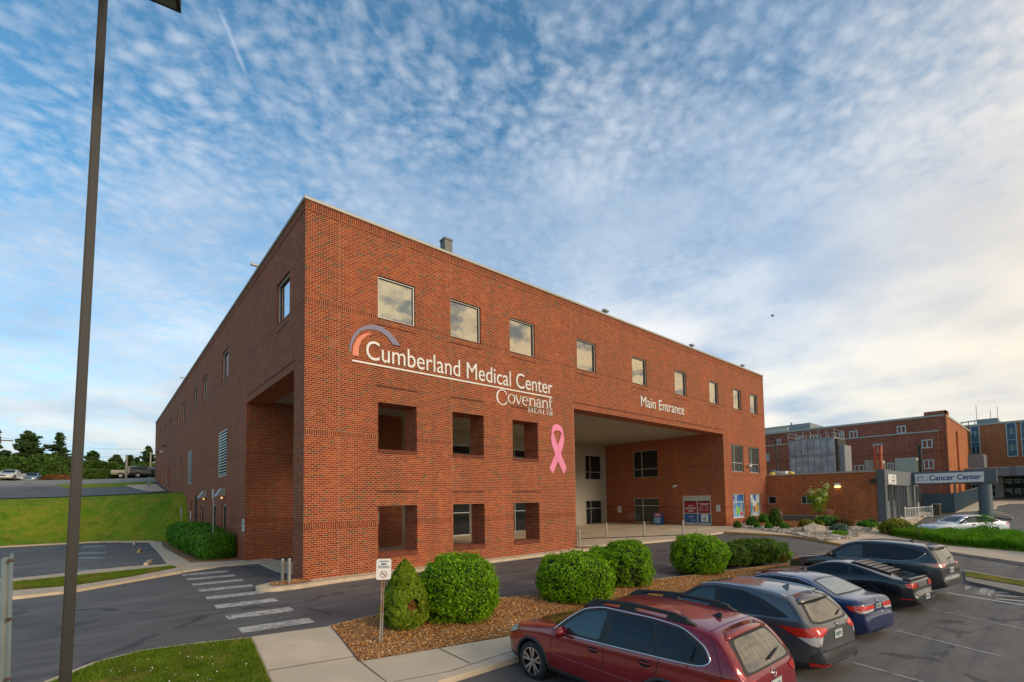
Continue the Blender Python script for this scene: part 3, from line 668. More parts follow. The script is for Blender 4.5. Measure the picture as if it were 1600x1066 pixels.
# coping, string courses, sills
mb = MB(); mb.box(-.06, -.06, H, LX+.05, .5, H+.12, bev=.01); mb.box(-.06, .502, H, .5, LY+.05, H+.12, bev=.01); mb.build('coping', COPE, main)
mb = MB()
mb.box(.002, -.022, 14.02, LX, .0, 14.095); mb.box(-.022, .0, 14.02, 0, LY, 14.095); mb.box(-.022, -.022, 14.02, .0, .0, 14.095)
mb.build('corbel_course', BRP, main)
BRS = brick_mat('dark red course', [(0, (.13, .025, .015)), (1, (.24, .05, .02))], (.22, .12, .08))
def course(axis, u0, u1, z, h=.1, pr=.014):
    mb = MB()
    if axis == 'y': mb.box(u0, -pr, z, u1, 0, z+h)
    else: mb.box(-pr, u0, z, 0, u1, z+h)
    mb.build('brick_course', BRS, main)
for a, b in TOPW: course('y', a-.05, b+.05, 10.20, .05); course('y', a, b, 10.50, .028, .02)
for a, b in LTW: course('x', a-.05, b+.05, 10.25, .05)
for a, b in OPN: course('y', a-.05, b+.05, 7.60); course('y', a-.05, b+.05, 3.20)
for a, b in OPN: course('y', a, b, 4.84, .16, .03); course('y', a, b, .52, .18, .03)
course('y', 15.0, 33.8, 8.42, .08); course('x', 1.2, 9.4, 8.42, .08); course('y', 35.1, 41.0, 4.72, .05)
for x in (1.3, 6.56, 14.99, 33.9): mb = MB(); mb.box(x-.008, -.004, 0, x+.008, 0, 14.0); mb.build('control_joint', mat('joint sealant', (.42, .22, .12), .8), main)
# rooftop vent
vent = empty('roof_vent', (8.5, 3.3, 14.2), 'grey metal rooftop vent box standing behind the parapet', 'roof vent')
mb = MB(); mb.box(-.24, -.24, 0, .24, .24, 2.95); mb.build('duct', mat('dull zinc', (.17, .17, .16), .6, metal=.3), vent); mb = MB(); mb.box(-.27, -.27, 2.951, .27, .27, 3.06); mb.build('cap', MATS['dull zinc'], vent)
mb = MB(); mb.box(-1.9, -2.5, 0, -1.55, -2.1, .62); mb.box(-1.5, -2.5, 0, -1.2, -2.1, .5); mb.build('side_box', GALV, vent)

# ------------------------------------------------------------------ lettering
def text_mesh(s, width, height, depth, bold=0, sx=None):
    cu = D.curves.new('t', 'FONT'); cu.body = s; cu.size = 1; cu.extrude = .5; cu.offset = 0 if 'M' in s else bold; cu.resolution_u = 6; cu.align_x = 'LEFT'
    o = D.objects.new('t', cu); COL.objects.link(o); bpy.context.view_layer.update()
    dg = bpy.context.evaluated_depsgraph_get(); me = D.meshes.new_from_object(o.evaluated_get(dg)); D.objects.remove(o); D.curves.remove(cu)
    co = np.array([v.co for v in me.vertices]); lo = co.min(0); hi = co.max(0)
    if height is None: height = width*(hi[1]-lo[1])/(hi[0]-lo[0])
    k = width/(hi[0]-lo[0]); kz = height/(hi[1]-lo[1])
    for v in me.vertices: v.co = Vector(((v.co.x-lo[0])*k, (v.co.y-lo[1])*kz, (v.co.z-lo[2])/(hi[2]-lo[2])*depth))
    return me
def place_text(s, width, height, origin, face, m_, parent, depth=.03, name='lettering', bold=0):
    """face 'y': on a wall facing -Y reading along +X; 'x': on a wall facing -X reading along -Y"""
    me = text_mesh(s, width, height, depth, bold)
    Mx = Matrix(((1, 0, 0, 0), (0, 0, -1, 0), (0, 1, 0, 0), (0, 0, 0, 1))) if face == 'y' else Matrix(((0, 0, -1, 0), (-1, 0, 0, 0), (0, 1, 0, 0), (0, 0, 0, 1)))
    me.transform(Matrix.Translation(origin)@Mx)
    return mobj(name, me, m_, parent)
def stencil(txt, A, B, C, D_):
    me = text_mesh(txt, 1, 1, .001); A, B, C, D_ = [Vector(P3(*q_)) for q_ in (A, B, C, D_)]
    for v in me.vertices:
        u, t = v.co.x, v.co.y; p_ = (A*(1-u)+D_*u)*(1-t)+(B*(1-u)+C*u)*t; v.co = Vector((p_.x, p_.y, T(p_.x, p_.y)+.008+v.co.z))
    return tag(mobj('painted_word', me, paint_mat('fresh white paint', (.80, .78, .74), .85)), kind='structure')
stencil('PARKING', (1522, 928), (1541, 915.5), (1564, 918), (1546, 931.5)); stencil('NO', (1505.5, 920.5), (1511, 915.5), (1517.5, 917.5), (1512, 921.8))
SIGNW = mat('white sign letters', (.80, .78, .72), .45, var=.03)
sg = empty('building_sign', (0, 0, 0), 'white Cumberland Medical Center lettering with a purple and coral arc on the brick', 'sign')
place_text('Cumberland Medical Center', 10.85, .80, (2.40, -.002, 8.655), 'y', SIGNW, sg, .04, bold=.003)
mb = MB(); mb.box(1.82, -.03, 8.46, 13.23, -.002, 8.53); mb.build('underline', SIGNW, sg)
pa = [(1.70, 8.74), (1.71, 9.08), (1.82, 9.47), (2.06, 9.82), (2.35, 10.02), (2.71, 10.16), (3.08, 10.15), (3.43, 10.01), (3.72, 9.77), (3.93, 9.51), (3.6, 9.5), (3.34, 9.77), (3.08, 9.91), (2.77, 9.96), (2.44, 9.9), (2.16, 9.76), (1.95, 9.47), (1.81, 9.13), (1.74, 8.83)]
oa = [(1.82, 8.7), (1.85, 9.06), (1.98, 9.37), (2.19, 9.6), (2.44, 9.75), (2.67, 9.78), (2.44, 9.64), (2.22, 9.42), (2.1, 9.13), (2.07, 8.71)]
def flat_y(poly, name, m_, par, d=.03, y=-.002, sm=0):
    if sm: poly = smoothp(poly, sm)
    mb = MB(); mb.prism(poly, (0, y, 0), (1, 0, 0), (0, 0, 1), d); return mb.build(name, m_, par, fix=True)
flat_y(pa, 'purple_arc', mat('muted purple', (.20, .18, .28), .5, var=.05), sg); flat_y(oa, 'coral_arc', mat('coral', (.80, .22, .11), .5, var=.05), sg, .035)
# serif lettering built from strokes
def ring(mb, cx, cz, rx, rz, tx, tz, a0=0, a1=2*PI, y=-.002, d=.03, n=30):
    o = [(cx+rx*math.cos(a0+(a1-a0)*k/n), cz+rz*math.sin(a0+(a1-a0)*k/n)) for k in range(n+1)]
    i = [(cx+(rx-tx)*math.cos(a0+(a1-a0)*k/n), cz+(rz-tz)*math.sin(a0+(a1-a0)*k/n)) for k in range(n+1)]
    for k in range(n): mb.prism([o[k], o[k+1], i[k+1], i[k]], (0, y, 0), (1, 0, 0), (0, 0, 1), d)
def bar(mb, x0, z0, x1, z1, y=-.002, d=.03): mb.prism([(x0, z0), (x1, z0), (x1, z1), (x0, z1)], (0, y, 0), (1, 0, 0), (0, 0, 1), d)
def sl_(mb, xa, za, xb, zb, w_, y=-.002, d=.03): mb.prism([(xa, za), (xa+w_, za), (xb+w_, zb), (xb, zb)], (0, y, 0), (1, 0, 0), (0, 0, 1), d)
cs = empty('health_system_sign', (0, 0, 0), 'white serif Covenant Health lettering under the right end of the long line', 'sign')
mb = MB(); b0 = 7.80; xh = .47
ring(mb, 9.62, 8.03, .40, .40, .10, .045, R(48), R(318)); bar(mb, 9.86, 8.16, 9.90, 8.34); sl_(mb, 9.86, 7.79, 9.93, 7.90, .03)      # C
ring(mb, 10.23, b0+xh/2, .25, xh/2+.01, .075, .035)                                                                     # o
sl_(mb, 10.48, b0+xh, 10.68, b0, .085); sl_(mb, 10.90, b0+xh, 10.72, b0, .035); bar(mb, 10.44, b0+xh-.03, 10.62, b0+xh); bar(mb, 10.84, b0+xh-.03, 10.98, b0+xh)  # v
ring(mb, 11.19, b0+xh/2, .22, xh/2+.01, .07, .035, R(0), R(310)); bar(mb, 11.03, b0+xh*.52, 11.38, b0+xh*.52+.032)   # e
def n_(x, w_=.42):
    bar(mb, x, b0, x+.075, b0+xh-.02); bar(mb, x+w_-.10, b0, x+w_-.025, b0+xh*.62); ring(mb, x+w_*.52, b0+xh*.62, w_*.42, xh*.38, .07, .05, 0, PI)
    bar(mb, x-.05, b0, x+.13, b0+.028); bar(mb, x+w_-.15, b0, x+w_+.03, b0+.028); bar(mb, x-.05, b0+xh-.045, x+.02, b0+xh-.012)
n_(11.50, .44)
ring(mb, 12.14, b0+.15, .13, .15, .06, .035, R(60), R(310)); bar(mb, 12.24, b0+.02, 12.315, b0+xh*.7); ring(mb, 12.17, b0+xh*.68, .145, xh*.32, .06, .04, 0, R(165)); bar(mb, 12.30, b0, 12.37, b0+.03)  # a
n_(12.46, .44)
bar(mb, 13.02, b0+.04, 13.095, b0+xh+.16); bar(mb, 12.95, b0+xh-.03, 13.24, b0+xh); ring(mb, 13.13, b0+.08, .11, .085, .06, .03, PI, 1.9*PI)  # t
hz = 7.46; hh = .27
def st_(x, w_=.045): bar(mb, x, hz, x+w_, hz+hh); bar(mb, x-.03, hz, x+w_+.03, hz+.018); bar(mb, x-.03, hz+hh-.018, x+w_+.03, hz+hh)
st_(11.42); st_(11.66); bar(mb, 11.465, hz+.12, 11.66, hz+.145)                                  # H
st_(11.84); bar(mb, 11.9, hz, 12.03, hz+.022); bar(mb, 11.9, hz+hh-.022, 12.03, hz+hh); bar(mb, 11.885, hz+.12, 11.98, hz+.142)  # E
sl_(mb, 12.08, hz, 12.20, hz+hh, .025); sl_(mb, 12.36, hz, 12.20, hz+hh, .045); bar(mb, 12.14, hz+.09, 12.33, hz+.11); bar(mb, 12.05, hz, 12.15, hz+.018); bar(mb, 12.32, hz, 12.44, hz+.018)   # A
st_(12.50); bar(mb, 12.56, hz, 12.68, hz+.022)                                                   # L
st_(12.82); bar(mb, 12.71, hz+hh-.022, 12.98, hz+hh)                                             # T
st_(13.02); st_(13.17); bar(mb, 13.065, hz+.12, 13.17, hz+.145)                                  # H
mb.build('lettering', SIGNW, cs, fix=True)
me_ = empty('entrance_sign', (0, 0, 0), 'white Main Entrance lettering on the brick above the covered drive', 'sign')
place_text('Main Entrance', 5.62, .72, (21.83, -.002, 9.03), 'y', SIGNW, me_, .04, bold=.003)
rs = empty('pink_ribbon', (0, 0, 0), 'large pink awareness ribbon fixed to the brick beside the entrance opening', 'ribbon sign')
PINK = mat('pink panel', (.88, .26, .43), .45, var=.04); PINKL = solid('pale pink edge', (.9, .55, .62))
loop_o = [(13.12, 6.45), (13.16, 6.72), (13.25, 6.89), (13.4, 7.0), (13.58, 7.04), (13.76, 7.01), (13.93, 6.91), (14.05, 6.74), (14.10, 6.45), (13.97, 6.56), (13.78, 6.67), (13.6, 6.69), (13.42, 6.65), (13.25, 6.54)]
flat_y(loop_o, 'ribbon_top', PINK, rs, .03)
flat_y([(14.10, 6.45), (14.15, 6.2), (14.06, 5.83), (13.86, 5.41), (13.18, 4.23), (12.92, 4.54), (13.45, 5.42), (13.68, 5.95), (13.97, 6.57)], 'ribbon_band', PINK, rs, .026)
flat_y([(13.12, 6.45), (13.07, 6.22), (13.15, 5.83), (13.39, 5.3), (14.05, 4.22), (14.29, 4.59), (13.78, 5.5), (13.5, 6.05), (13.25, 6.54)], 'ribbon_band', PINK, rs, .034)
for (a, b, c, d) in ((13.62, 5.86, 13.86, 5.38), (13.38, 5.22, 13.6, 4.86), (13.25, 6.54, 13.42, 6.2)): mb = MB(); mb.tube([(a, -.04, b), (c, -.04, d)], .008, 4); mb.build('edge_line', PINKL, rs)

# ------------------------------------------------------------------ automatic entrance doors with printed panels
ed = MB(); P_ = 33.73
fr_ = mb = MB()
mb.box(P_+.02, DY0, .3, P_+.14, DY0+.08, 2.97); mb.box(P_+.02, DY1-.12, .3, P_+.14, DY1, 2.97); mb.box(P_+.02, DY0+.08, 2.5, P_+.14, DY1-.12, 2.97); mb.box(P_+.04, 2.47, .3, P_+.12, 2.55, 2.5)
mb.box(P_+.04, DY0+.08, 1.38, P_+.12, 2.47, 1.45); mb.box(P_+.04, 2.55, 1.38, P_+.12, DY1-.12, 1.45)
mb.box(P_-.06, 3.0, 2.6, P_+.02, 3.35, 2.72)
dr = mb.build('sliding_door', FRAME, main); dr['label'] = 'sliding glass entrance door covered with red and blue printed panels'
def px_panel(y0, y1, z0, z1, m_, x=P_+.075, nm='printed_panel', par=dr):
    mb = MB(); mb.box(x, min(y0, y1), z0, x+.02, max(y0, y1), z1); return mb.build(nm, m_, par)
px_panel(2.55, 3.71, 1.46, 2.42, REDD); px_panel(1.35, 2.46, 1.46, 2.42, REDD); px_panel(2.55, 3.71, .62, 1.37, BLUP); px_panel(1.35, 2.46, .62, 1.37, BLUP)
px_panel(2.55, 3.71, .34, .61, FRAME); px_panel(1.35, 2.46, .34, .61, FRAME)
px_panel(1.55, 2.2, .7, 1.33, WHI, P_+.068)
place_text('MAIN', .46, .15, (P_+.07, 3.36, 2.0), 'x', WHI, dr, .006, bold=.03); place_text('ENTRANCE', .92, .15, (P_+.07, 3.58, 1.78), 'x', WHI, dr, .006, bold=.03); place_text('DOOR', .5, .15, (P_+.07, 3.38, 1.555), 'x', WHI, dr, .006, bold=.03)
mb = MB()
for k in range(3): mb.box(P_+.066, 1.45+.06*k, 2.26-.07*k, P_+.072, 2.38-.08*k, 2.29-.07*k)
for k in range(4): mb.box(P_+.066, 1.95, 1.96-.1*k, P_+.072, 2.36, 1.975-.1*k); mb.box(P_+.066, 1.45, 1.96-.1*k, P_+.072, 1.85, 1.975-.1*k)
mb.build('printed_lines', WHI, dr)
mb = MB()
for k in range(14):
    a0 = R(-20+k*14); a1 = a0+R(14); ro = .2; t_ = .02+.004*k
    mb.prism([(-(3.1)+ro*math.cos(a0), 1.02+ro*math.sin(a0)), (-(3.1)+ro*math.cos(a1), 1.02+ro*math.sin(a1)), (-(3.1)+(ro-t_)*math.cos(a1), 1.02+(ro-t_)*math.sin(a1)), (-(3.1)+(ro-t_)*math.cos(a0), 1.02+(ro-t_)*math.sin(a0))], (P_+.074, 0, 0), (0, -1, 0), (0, 0, 1), .006)
mb.box(P_+.066, 2.75, .8, P_+.072, 3.2, .83); mb.build('printed_logo', WHI, dr, fix=True)
mb = MB(); mb.prism([(-2.0, .78), (-1.8, .78), (-1.78, 1.2), (-1.86, 1.22), (-1.9, 1.0), (-2.08, 1.02), (-2.1, .9), (-1.98, .9)], (P_+.067, 0, 0), (0, -1, 0), (0, 0, 1), .005); mb.build('printed_shape', GREYP, dr, fix=True)

# ------------------------------------------------------------------ fixtures on the main building
def nosmoke(org, face, w_, h_, label, group=None, name='no_smoking_sign'):
    s = empty(name, org, label, 'sign', group)
    if face == 'x': s.rotation_euler = (0, 0, R(-90))
    mb = MB(); bm = None
    pl_ = [(-w_/2+.03, 0), (w_/2-.03, 0), (w_/2, .03), (w_/2, h_-.03), (w_/2-.03, h_), (-w_/2+.03, h_), (-w_/2, h_-.03), (-w_/2, .03)]
    mb.prism(pl_, (0, -.002, 0), (1, 0, 0), (0, 0, 1), .012); mb.build('board', WHITEP, s, fix=True)
    k = h_/.47
    place_text('Absolutely', w_*.62, .045*k, (-w_*.31, -.015, h_*.83), 'y', NAVY, s, .004, bold=.01); place_text('NO', w_*.34, .055*k, (-w_*.17, -.015, h_*.69), 'y', NAVY, s, .004, bold=.04)
    place_text('SMOKING', w_*.76, .055*k, (-w_*.38, -.015, h_*.55), 'y', NAVY, s, .004, bold=.04)
    mb = MB(); ring(mb, 0, h_*.26, h_*.165, h_*.165, h_*.025, h_*.025, y=-.0155, d=.003, n=24); mb.prism([(-h_*.12, h_*.355), (-h_*.095, h_*.38), (h_*.12, h_*.165), (h_*.095, h_*.14)], (0, -.0155, 0), (1, 0, 0), (0, 0, 1), .003); mb.build('ban_ring', mat('maroon print', (.28, .03, .04), .5), s, fix=True)
    mb = MB(); mb.box(-h_*.09, -.0185, h_*.25, h_*.09, -.0155, h_*.27); mb.build('cigarette', NAVY, s); return s
nosmoke((33.73, 10.72, 1.42), 'x', .42, .62, 'white no smoking sign on the shaded brick left of the bench', 'wall no smoking signs')
nosmoke((33.73, .62, 1.60), 'x', .36, .55, 'white no smoking sign on the brick right of the entrance doors', 'wall no smoking signs')
nosmoke((7.1, 9.35, 1.45), 'y', .55, .8, 'white no smoking sign seen through the left lower opening', 'wall no smoking signs')
o_ = nosmoke((0, 9.75, 1.40), 'x', .5, .62, 'white no smoking sign edge-on at the near end of the shaded side wall', 'wall no smoking signs')
def seccam(x, y, z, face, label, group='security cameras'):
    s = empty('security_camera', (x, y, z), label, 'camera', group)
    if face == 'x': s.rotation_euler = (0, 0, R(-90))
    mb = MB(); mb.box(-.07, -.05, -.08, .07, 0, .08); mb.tube([(0, -.05, 0), (0, -.22, .03)], .025); mb.build('bracket', GREYP, s)
    mb = MB(); mb.lathe([(.0, -.12), (.09, -.12), (.12, -.02), (.12, .06), (.05, .1), (0, .1)], 14, c=(0, -.26, 0)); mb.box(.05, -.34, -.02, .34, -.18, .12, bev=.03); mb.build('housing', WHITEP, s, True)
seccam(33.73, 4.5, 3.85, 'x', 'white security camera on the shaded wall above the entrance A-frame sign')
seccam(38.2, 0, 5.55, 'y', 'small security camera beside the right upper corner window')
for (x, l) in ((18.37, 'first rooftop camera from the left on the front coping'), (29.2, 'middle rooftop camera on the front coping'), (38.29, 'right-hand rooftop camera near the far end of the front coping')):
    s = empty('rooftop_camera', (x, .1, H+.16), l, 'camera', 'cameras on the roof edge'); mb = MB(); mb.box(-.04, -.04, 0, .04, .04, .12); mb.box(-.26, -.14, .12, .2, .1, .26, bev=.02); mb.build('housing', GREYP, s)
for (y, l) in ((7.17, 'dark camera jutting out from the side coping near the corner'), (34.44, 'dark camera jutting out from the far part of the side coping')):
    s = empty('rooftop_camera', (-.06, y, H+.16), l, 'camera', 'cameras on the roof edge'); mb = MB(); mb.box(-.3, -.06, -.03, .12, .06, .07); mb.build('housing', GREYP, s)
LAMPON = mat('lit lamp lens', (.9, .7, .3), .4, emit=(1, .55, .14, 1.0)); LAMPY = mat('yellow lamp lens', (.9, .85, .4), .4, emit=(1, .86, .30, 1.8))
for (y, l) in ((14.95, 'grey hooded wall lamp above the nearest low side window'), (21.6, 'grey hooded wall lamp further along the low side windows')):
    s = empty('wall_lamp', (0, y, 3.25), l, 'wall lamp', 'hooded wall lamps')
    mb = MB(); mb.add([(0, -.35, .1), (0, .35, .1), (-.5, .35, .02), (-.5, -.35, .02), (0, -.35, .55), (0, .35, .55), (-.22, .35, .5), (-.22, -.35, .5)], [(0, 3, 2, 1), (4, 5, 6, 7), (0, 4, 7, 3), (1, 2, 6, 5), (2, 3, 7, 6)]); mb.build('hood', GALV, s, fix=True)
    mb = MB(); mb.box(-.17, -.04, -.10, -.10, .04, .02); mb.build('lens', LAMPON, s)
for (y, z, l) in ((50.1, 9.75, 'dark wall floodlight high under the far side windows'), (59.3, 9.8, 'dark wall floodlight nearest the far end of the side wall'), (52.8, 9.25, 'white wall floodlight below the dark ones')):
    s = empty('wall_floodlight', (0, y, z), l, 'wall lamp', 'floodlights on the side wall'); mb = MB(); mb.box(-.1, -.1, -.1, 0, .1, .1); mb.box(-.42, -.2, -.08, -.1, .2, .12, bev=.04); mb.build('housing', WHITEP if z < 9.5 else GREYM, s)
s = empty('ceiling_light', (24.5, 4.5, 8.27), 'small amber lit downlight in the entrance ceiling', 'ceiling light'); pc = atD(1037, 698.5, 1); 
dd = ray(1037, 698.5); pc = CAM+dd*((8.26-CAM.z)/dd.z); s.location = pc
mb = MB(); mb.lathe([(0, -.03), (.2, -.03), (.24, 0), (0, 0)], 20); mb.build('lens', LAMPON, s)
for (y, z0, l) in ((25.74, 3.5, 'dark downpipe on the side wall above the hedge, nearer one'), (28.4, 3.2, 'reddish downpipe on the side wall by the grass bank')):
    mb = MB(); mb.tube([(-.08, y, -.1), (-.08, y, z0)], .05, 6); o = mb.build('downpipe', BLACKP if y < 27 else BRP); tag(o, l, 'downpipe')

# A-frame sign, bench
af = empty('a_frame_sign', (33.1, 5.95, T(33.1, 5.95)+.12), 'red and blue A-frame notice board left of the entrance doors', 'sign')
mb = MB()
mb.add([(-.28, -.42, 0), (-.28, .42, 0), (-.04, .42, 1.1), (-.04, -.42, 1.1), (-.24, -.42, 0), (-.24, .42, 0), (0, .42, 1.1), (0, -.42, 1.1)], [(0, 3, 2, 1), (4, 5, 6, 7), (0, 4, 7, 3), (1, 2, 6, 5), (0, 1, 5, 4), (2, 3, 7, 6)])
mb.add([(.28, -.42, 0), (.28, .42, 0), (.04, .42, 1.1), (.04, -.42, 1.1), (.24, -.42, 0), (.24, .42, 0), (.002, .42, 1.1), (.002, -.42, 1.1)], [(0, 3, 2, 1), (4, 5, 6, 7), (0, 4, 7, 3), (1, 2, 6, 5), (0, 1, 5, 4), (2, 3, 7, 6)])
mb.build('frame', BLUP, af, fix=True)
def afp(z0, z1, y0, y1, m_, nm, off=.012):
    f = lambda z: -.28+.24*z/1.1-off
    mb = MB(); mb.add([(f(z0), y0, z0), (f(z0), y1, z0), (f(z1), y1, z1), (f(z1), y0, z1)], [(0, 3, 2, 1)]); mb.build(nm, m_, af)
afp(.12, .72, -.37, .37, mat('sky blue print', (.10, .28, .50), .5), 'blue_panel'); afp(.74, 1.04, -.37, .37, REDP, 'red_panel')
for k in range(2): afp(.80+.11*k, .86+.11*k, -.24, .24, WHI, 'printed_line', .016)
for k in range(4): afp(.2+.12*k, .24+.12*k, -.28+.05*(k % 2), .24, WHI, 'printed_line', .016)
bn = empty('metal_bench', (33.25, 8.95, T(33.2, 9)+.12), 'dark wire metal bench against the shaded entrance wall', 'bench')
mb = MB()
for k in range(9): mb.tube([(-.22+.055*k, -.75, .45), (-.22+.055*k, .75, .45)], .008, 5)
mb.build('seat', GALV, bn)
mb = MB()
for k in range(12): mb.tube([(.24, -.7+.127*k, .45), (.32, -.7+.127*k, .92)], .007, 5)
mb.tube([(.32, -.75, .92), (.32, .75, .92)], .014, 6); mb.build('backrest', GALV, bn)
for y in (-.7, .7):
    for x in (-.22, .24): mb = MB(); mb.tube([(x, y, 0), (x, y, .46)], .015, 6); mb.build('leg', BLACKP, bn)
mb = MB()
for y in (-.72, .72): mb.tube([(.28, y, .68), (-.2, y, .68), (-.22, y, .45)], .014, 6)
mb.build('armrest', BLACKP, bn)

# bollards
def bollard(x, y, h, r_, label, rz=0, tilt=0):
    s = empty('steel_bollard', (x, y, T(x, y)+.1), label, 'bollard', 'steel bollards around the entrance')
    mb = MB(); mb.lathe([(r_, -.05), (r_, h), (r_*.85, h+.02), (0, h+.02)], 18); mb.build('post', STEEL, s, False)
    mb = MB(); mb.lathe([(r_+.03, -.02), (r_+.03, .03), (r_, .035)], 18); mb.build('collar', GREYP, s)
    s.rotation_euler = (0, R(tilt), 0)
bollard(-.72, -.06, .86, .055, 'rear steel bollard of the pair in the mulch at the brick corner')
bollard(-.62, -.50, .90, .058, 'front steel bollard of the pair in the mulch at the brick corner')
q = G(905.6, 856, .13); bollard(q.x, q.y, 1.0, .06, 'steel bollard touching the left pillar of the covered entrance')
for (u, v, l) in ((947.8, 839, 'first free-standing steel bollard from the left across the entrance mouth'), (1006.8, 837, 'middle free-standing steel bollard across the entrance mouth'), (1067.8, 835, 'steel bollard in front of the printed entrance doors')):
    q = G(u, v, .12); bollard(q.x, q.y, .98, .065, l)
bollard(10.2, 6.5, .95, .06, 'steel bollard seen through the middle lower opening')
# dark strip painting the plaza curb's shadow line across the entrance mouth
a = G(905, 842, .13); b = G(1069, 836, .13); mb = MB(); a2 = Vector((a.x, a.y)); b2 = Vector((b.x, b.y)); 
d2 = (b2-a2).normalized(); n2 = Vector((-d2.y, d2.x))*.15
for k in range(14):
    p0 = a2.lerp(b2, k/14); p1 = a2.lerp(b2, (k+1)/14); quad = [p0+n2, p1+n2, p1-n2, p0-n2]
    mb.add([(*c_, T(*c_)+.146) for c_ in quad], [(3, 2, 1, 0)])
tag(mb.build('curb_shadow', mat('curb shade', (.03, .027, .024), .9)), kind='structure')

# ================================================================== low brick wing with the cancer centre canopy
low = empty('low_brick_wing', (42.5, -8, 0), 'low red brick wing with two small windows behind the rock bed', 'building')
def wpart(nm, mb, m_, par):   # world-coordinate mesh under a parent that stands elsewhere
    o = mb.build(nm, m_, par); o.matrix_parent_inverse = Matrix.Translation(-Vector(par.location)); return o
mb = MB(); wall(mb, 'x', 42.5, -8.5, .0, -.6, 4.72, [(-3.7, -2.85, 2.08, 2.8, .3), (-.75, -.02, 2.08, 2.8, .3)], .5)
mb.add([(42.5, -8.8, -.5), (61, -8.8, -.5), (61, -8.8, 4.7), (42.5, -8.8, 4.7)], [(0, 1, 2, 3)]) if False else None
wpart('wall', mb, BRO, low)
mb = MB(); mb.box(42.6, -8.6, 4.3, 66, 12, 4.65); wpart('roof', mb, MATS['flat roof membrane'], low)
mb = MB(); mb.box(42.42, -8.52, 4.72, 42.9, .0, 4.86); wpart('coping', mb, COPE, low)
mb = MB(); mb.box(42.38, -9.05, -.4, 43.1, -8.521, 4.9); wpart('corner_pilaster', mb, GREYM, low)
for (a, b, g_) in ((-3.7, -2.85, GLM), (-.75, -.02, GLD)):
    o = window(low, 'x', 42.5, a, b, 2.08, 2.8, g_, ((a+b)/2,) if a < -2 else ()); o.matrix_parent_inverse = Matrix.Translation(-Vector(low.location))
# glazed front to the right of the pilaster
GLF = glass_mat('pale reflective front glass', (.50, .50, .48), .9, .06)
mb = MB(); mb.box(43.101, -9.0, 3.62, 56.5, -8.6, 4.88); wpart('fascia', mb, mat('mid grey fascia', (.19, .20, .205), .5, var=.05), low)
mb = MB(); mb.box(43.101, -8.82, .2, 50.4, -8.78, 3.62); wpart('glazing', mb, GLF, low)
for x in (45.6, 47.9, 50.4, 53.4): mb = MB(); mb.box(x-.09, -8.93, .2, x+.09, -8.7, 3.62); wpart('mullion', mb, GREYM, low)
mb = MB(); mb.box(50.5, -8.7, .6, 60, -8.5, 3.62); wpart('dark_recess', mb, DARKIN, low)
sb = empty('logo_sign', (43.6, -9.03, 3.8), 'white panel with a small grey arc logo on the grey fascia of the glazed front', 'sign')
mb = MB(); mb.box(0, -.03, -.12, 2.9, 0, .72); mb.build('board', WHITEP, sb)
mb = MB(); ring(mb, 1.9, .22, .55, .36, .07, .07, 0, PI*.95, y=-.032, d=.006); mb.build('printed_arc', mat('slate print', (.10, .12, .18), .5), sb, fix=True)
mb = MB(); mb.box(.5, -.036, -.02, 2.5, -.031, .02); mb.box(1.2, -.036, .12, 2.3, -.031, .26); mb.build('printed_line', GREYP, sb)
# white railing with gate
rl = empty('white_railing', (46.2, -9.6, T(46.2, -9.6)+.1), 'white pipe railing in front of the glazed front', 'railing')
mb = MB()
for z in (.15, 1.05): mb.tube([(0, 0, z), (8.5, -.6, z)], .03, 6)
for k in range(18): mb.tube([(.5*k, -.035*k, .15), (.5*k, -.035*k, 1.05)], .018, 5)
mb.build('rail', WHITEP, rl); mb = MB(); mb.tube([(4, -.28, 0), (4, -.28, 1.5)], .05, 6); mb.tube([(0, 0, 0), (0, 0, 1.2)], .045, 6); mb.tube([(8.5, -.6, 0), (8.5, -.6, 1.2)], .045, 6); mb.build('post', WHITEP, rl)
# lattice screen rising behind it
ls = empty('metal_screen', (50.6, -8.95, .8), 'grey vertical bar screen between dark posts beside the canopy', 'screen')
mb = MB()
for k in range(16): mb.tube([(.05+.3*k, 0, .1), (.05+.3*k, 0, 2.7)], .022, 5)
mb.tube([(0, 0, 2.72), (4.8, 0, 2.72)], .03, 6); mb.build('bars', GALV, ls)
for x in (0, 2.9, 4.8): mb = MB(); mb.box(x-.12, -.12, 0, x+.12, .12, 2.8); mb.build('post', GREYM, ls)
bi = empty('litter_bin', (56.2, -10.3, T(56.2, -10.3)+.1), 'brown and grey litter bin below the canopy sign', 'litter bin')
mb = MB(); mb.box(-.3, -.3, 0, .3, .3, 1.0, bev=.03); mb.build('body', mat('bin brown', (.12, .085, .05), .6), bi); mb = MB(); mb.box(-.34, -.34, 1.001, .34, .34, 1.12, bev=.03); mb.build('lid', GREYP, bi)

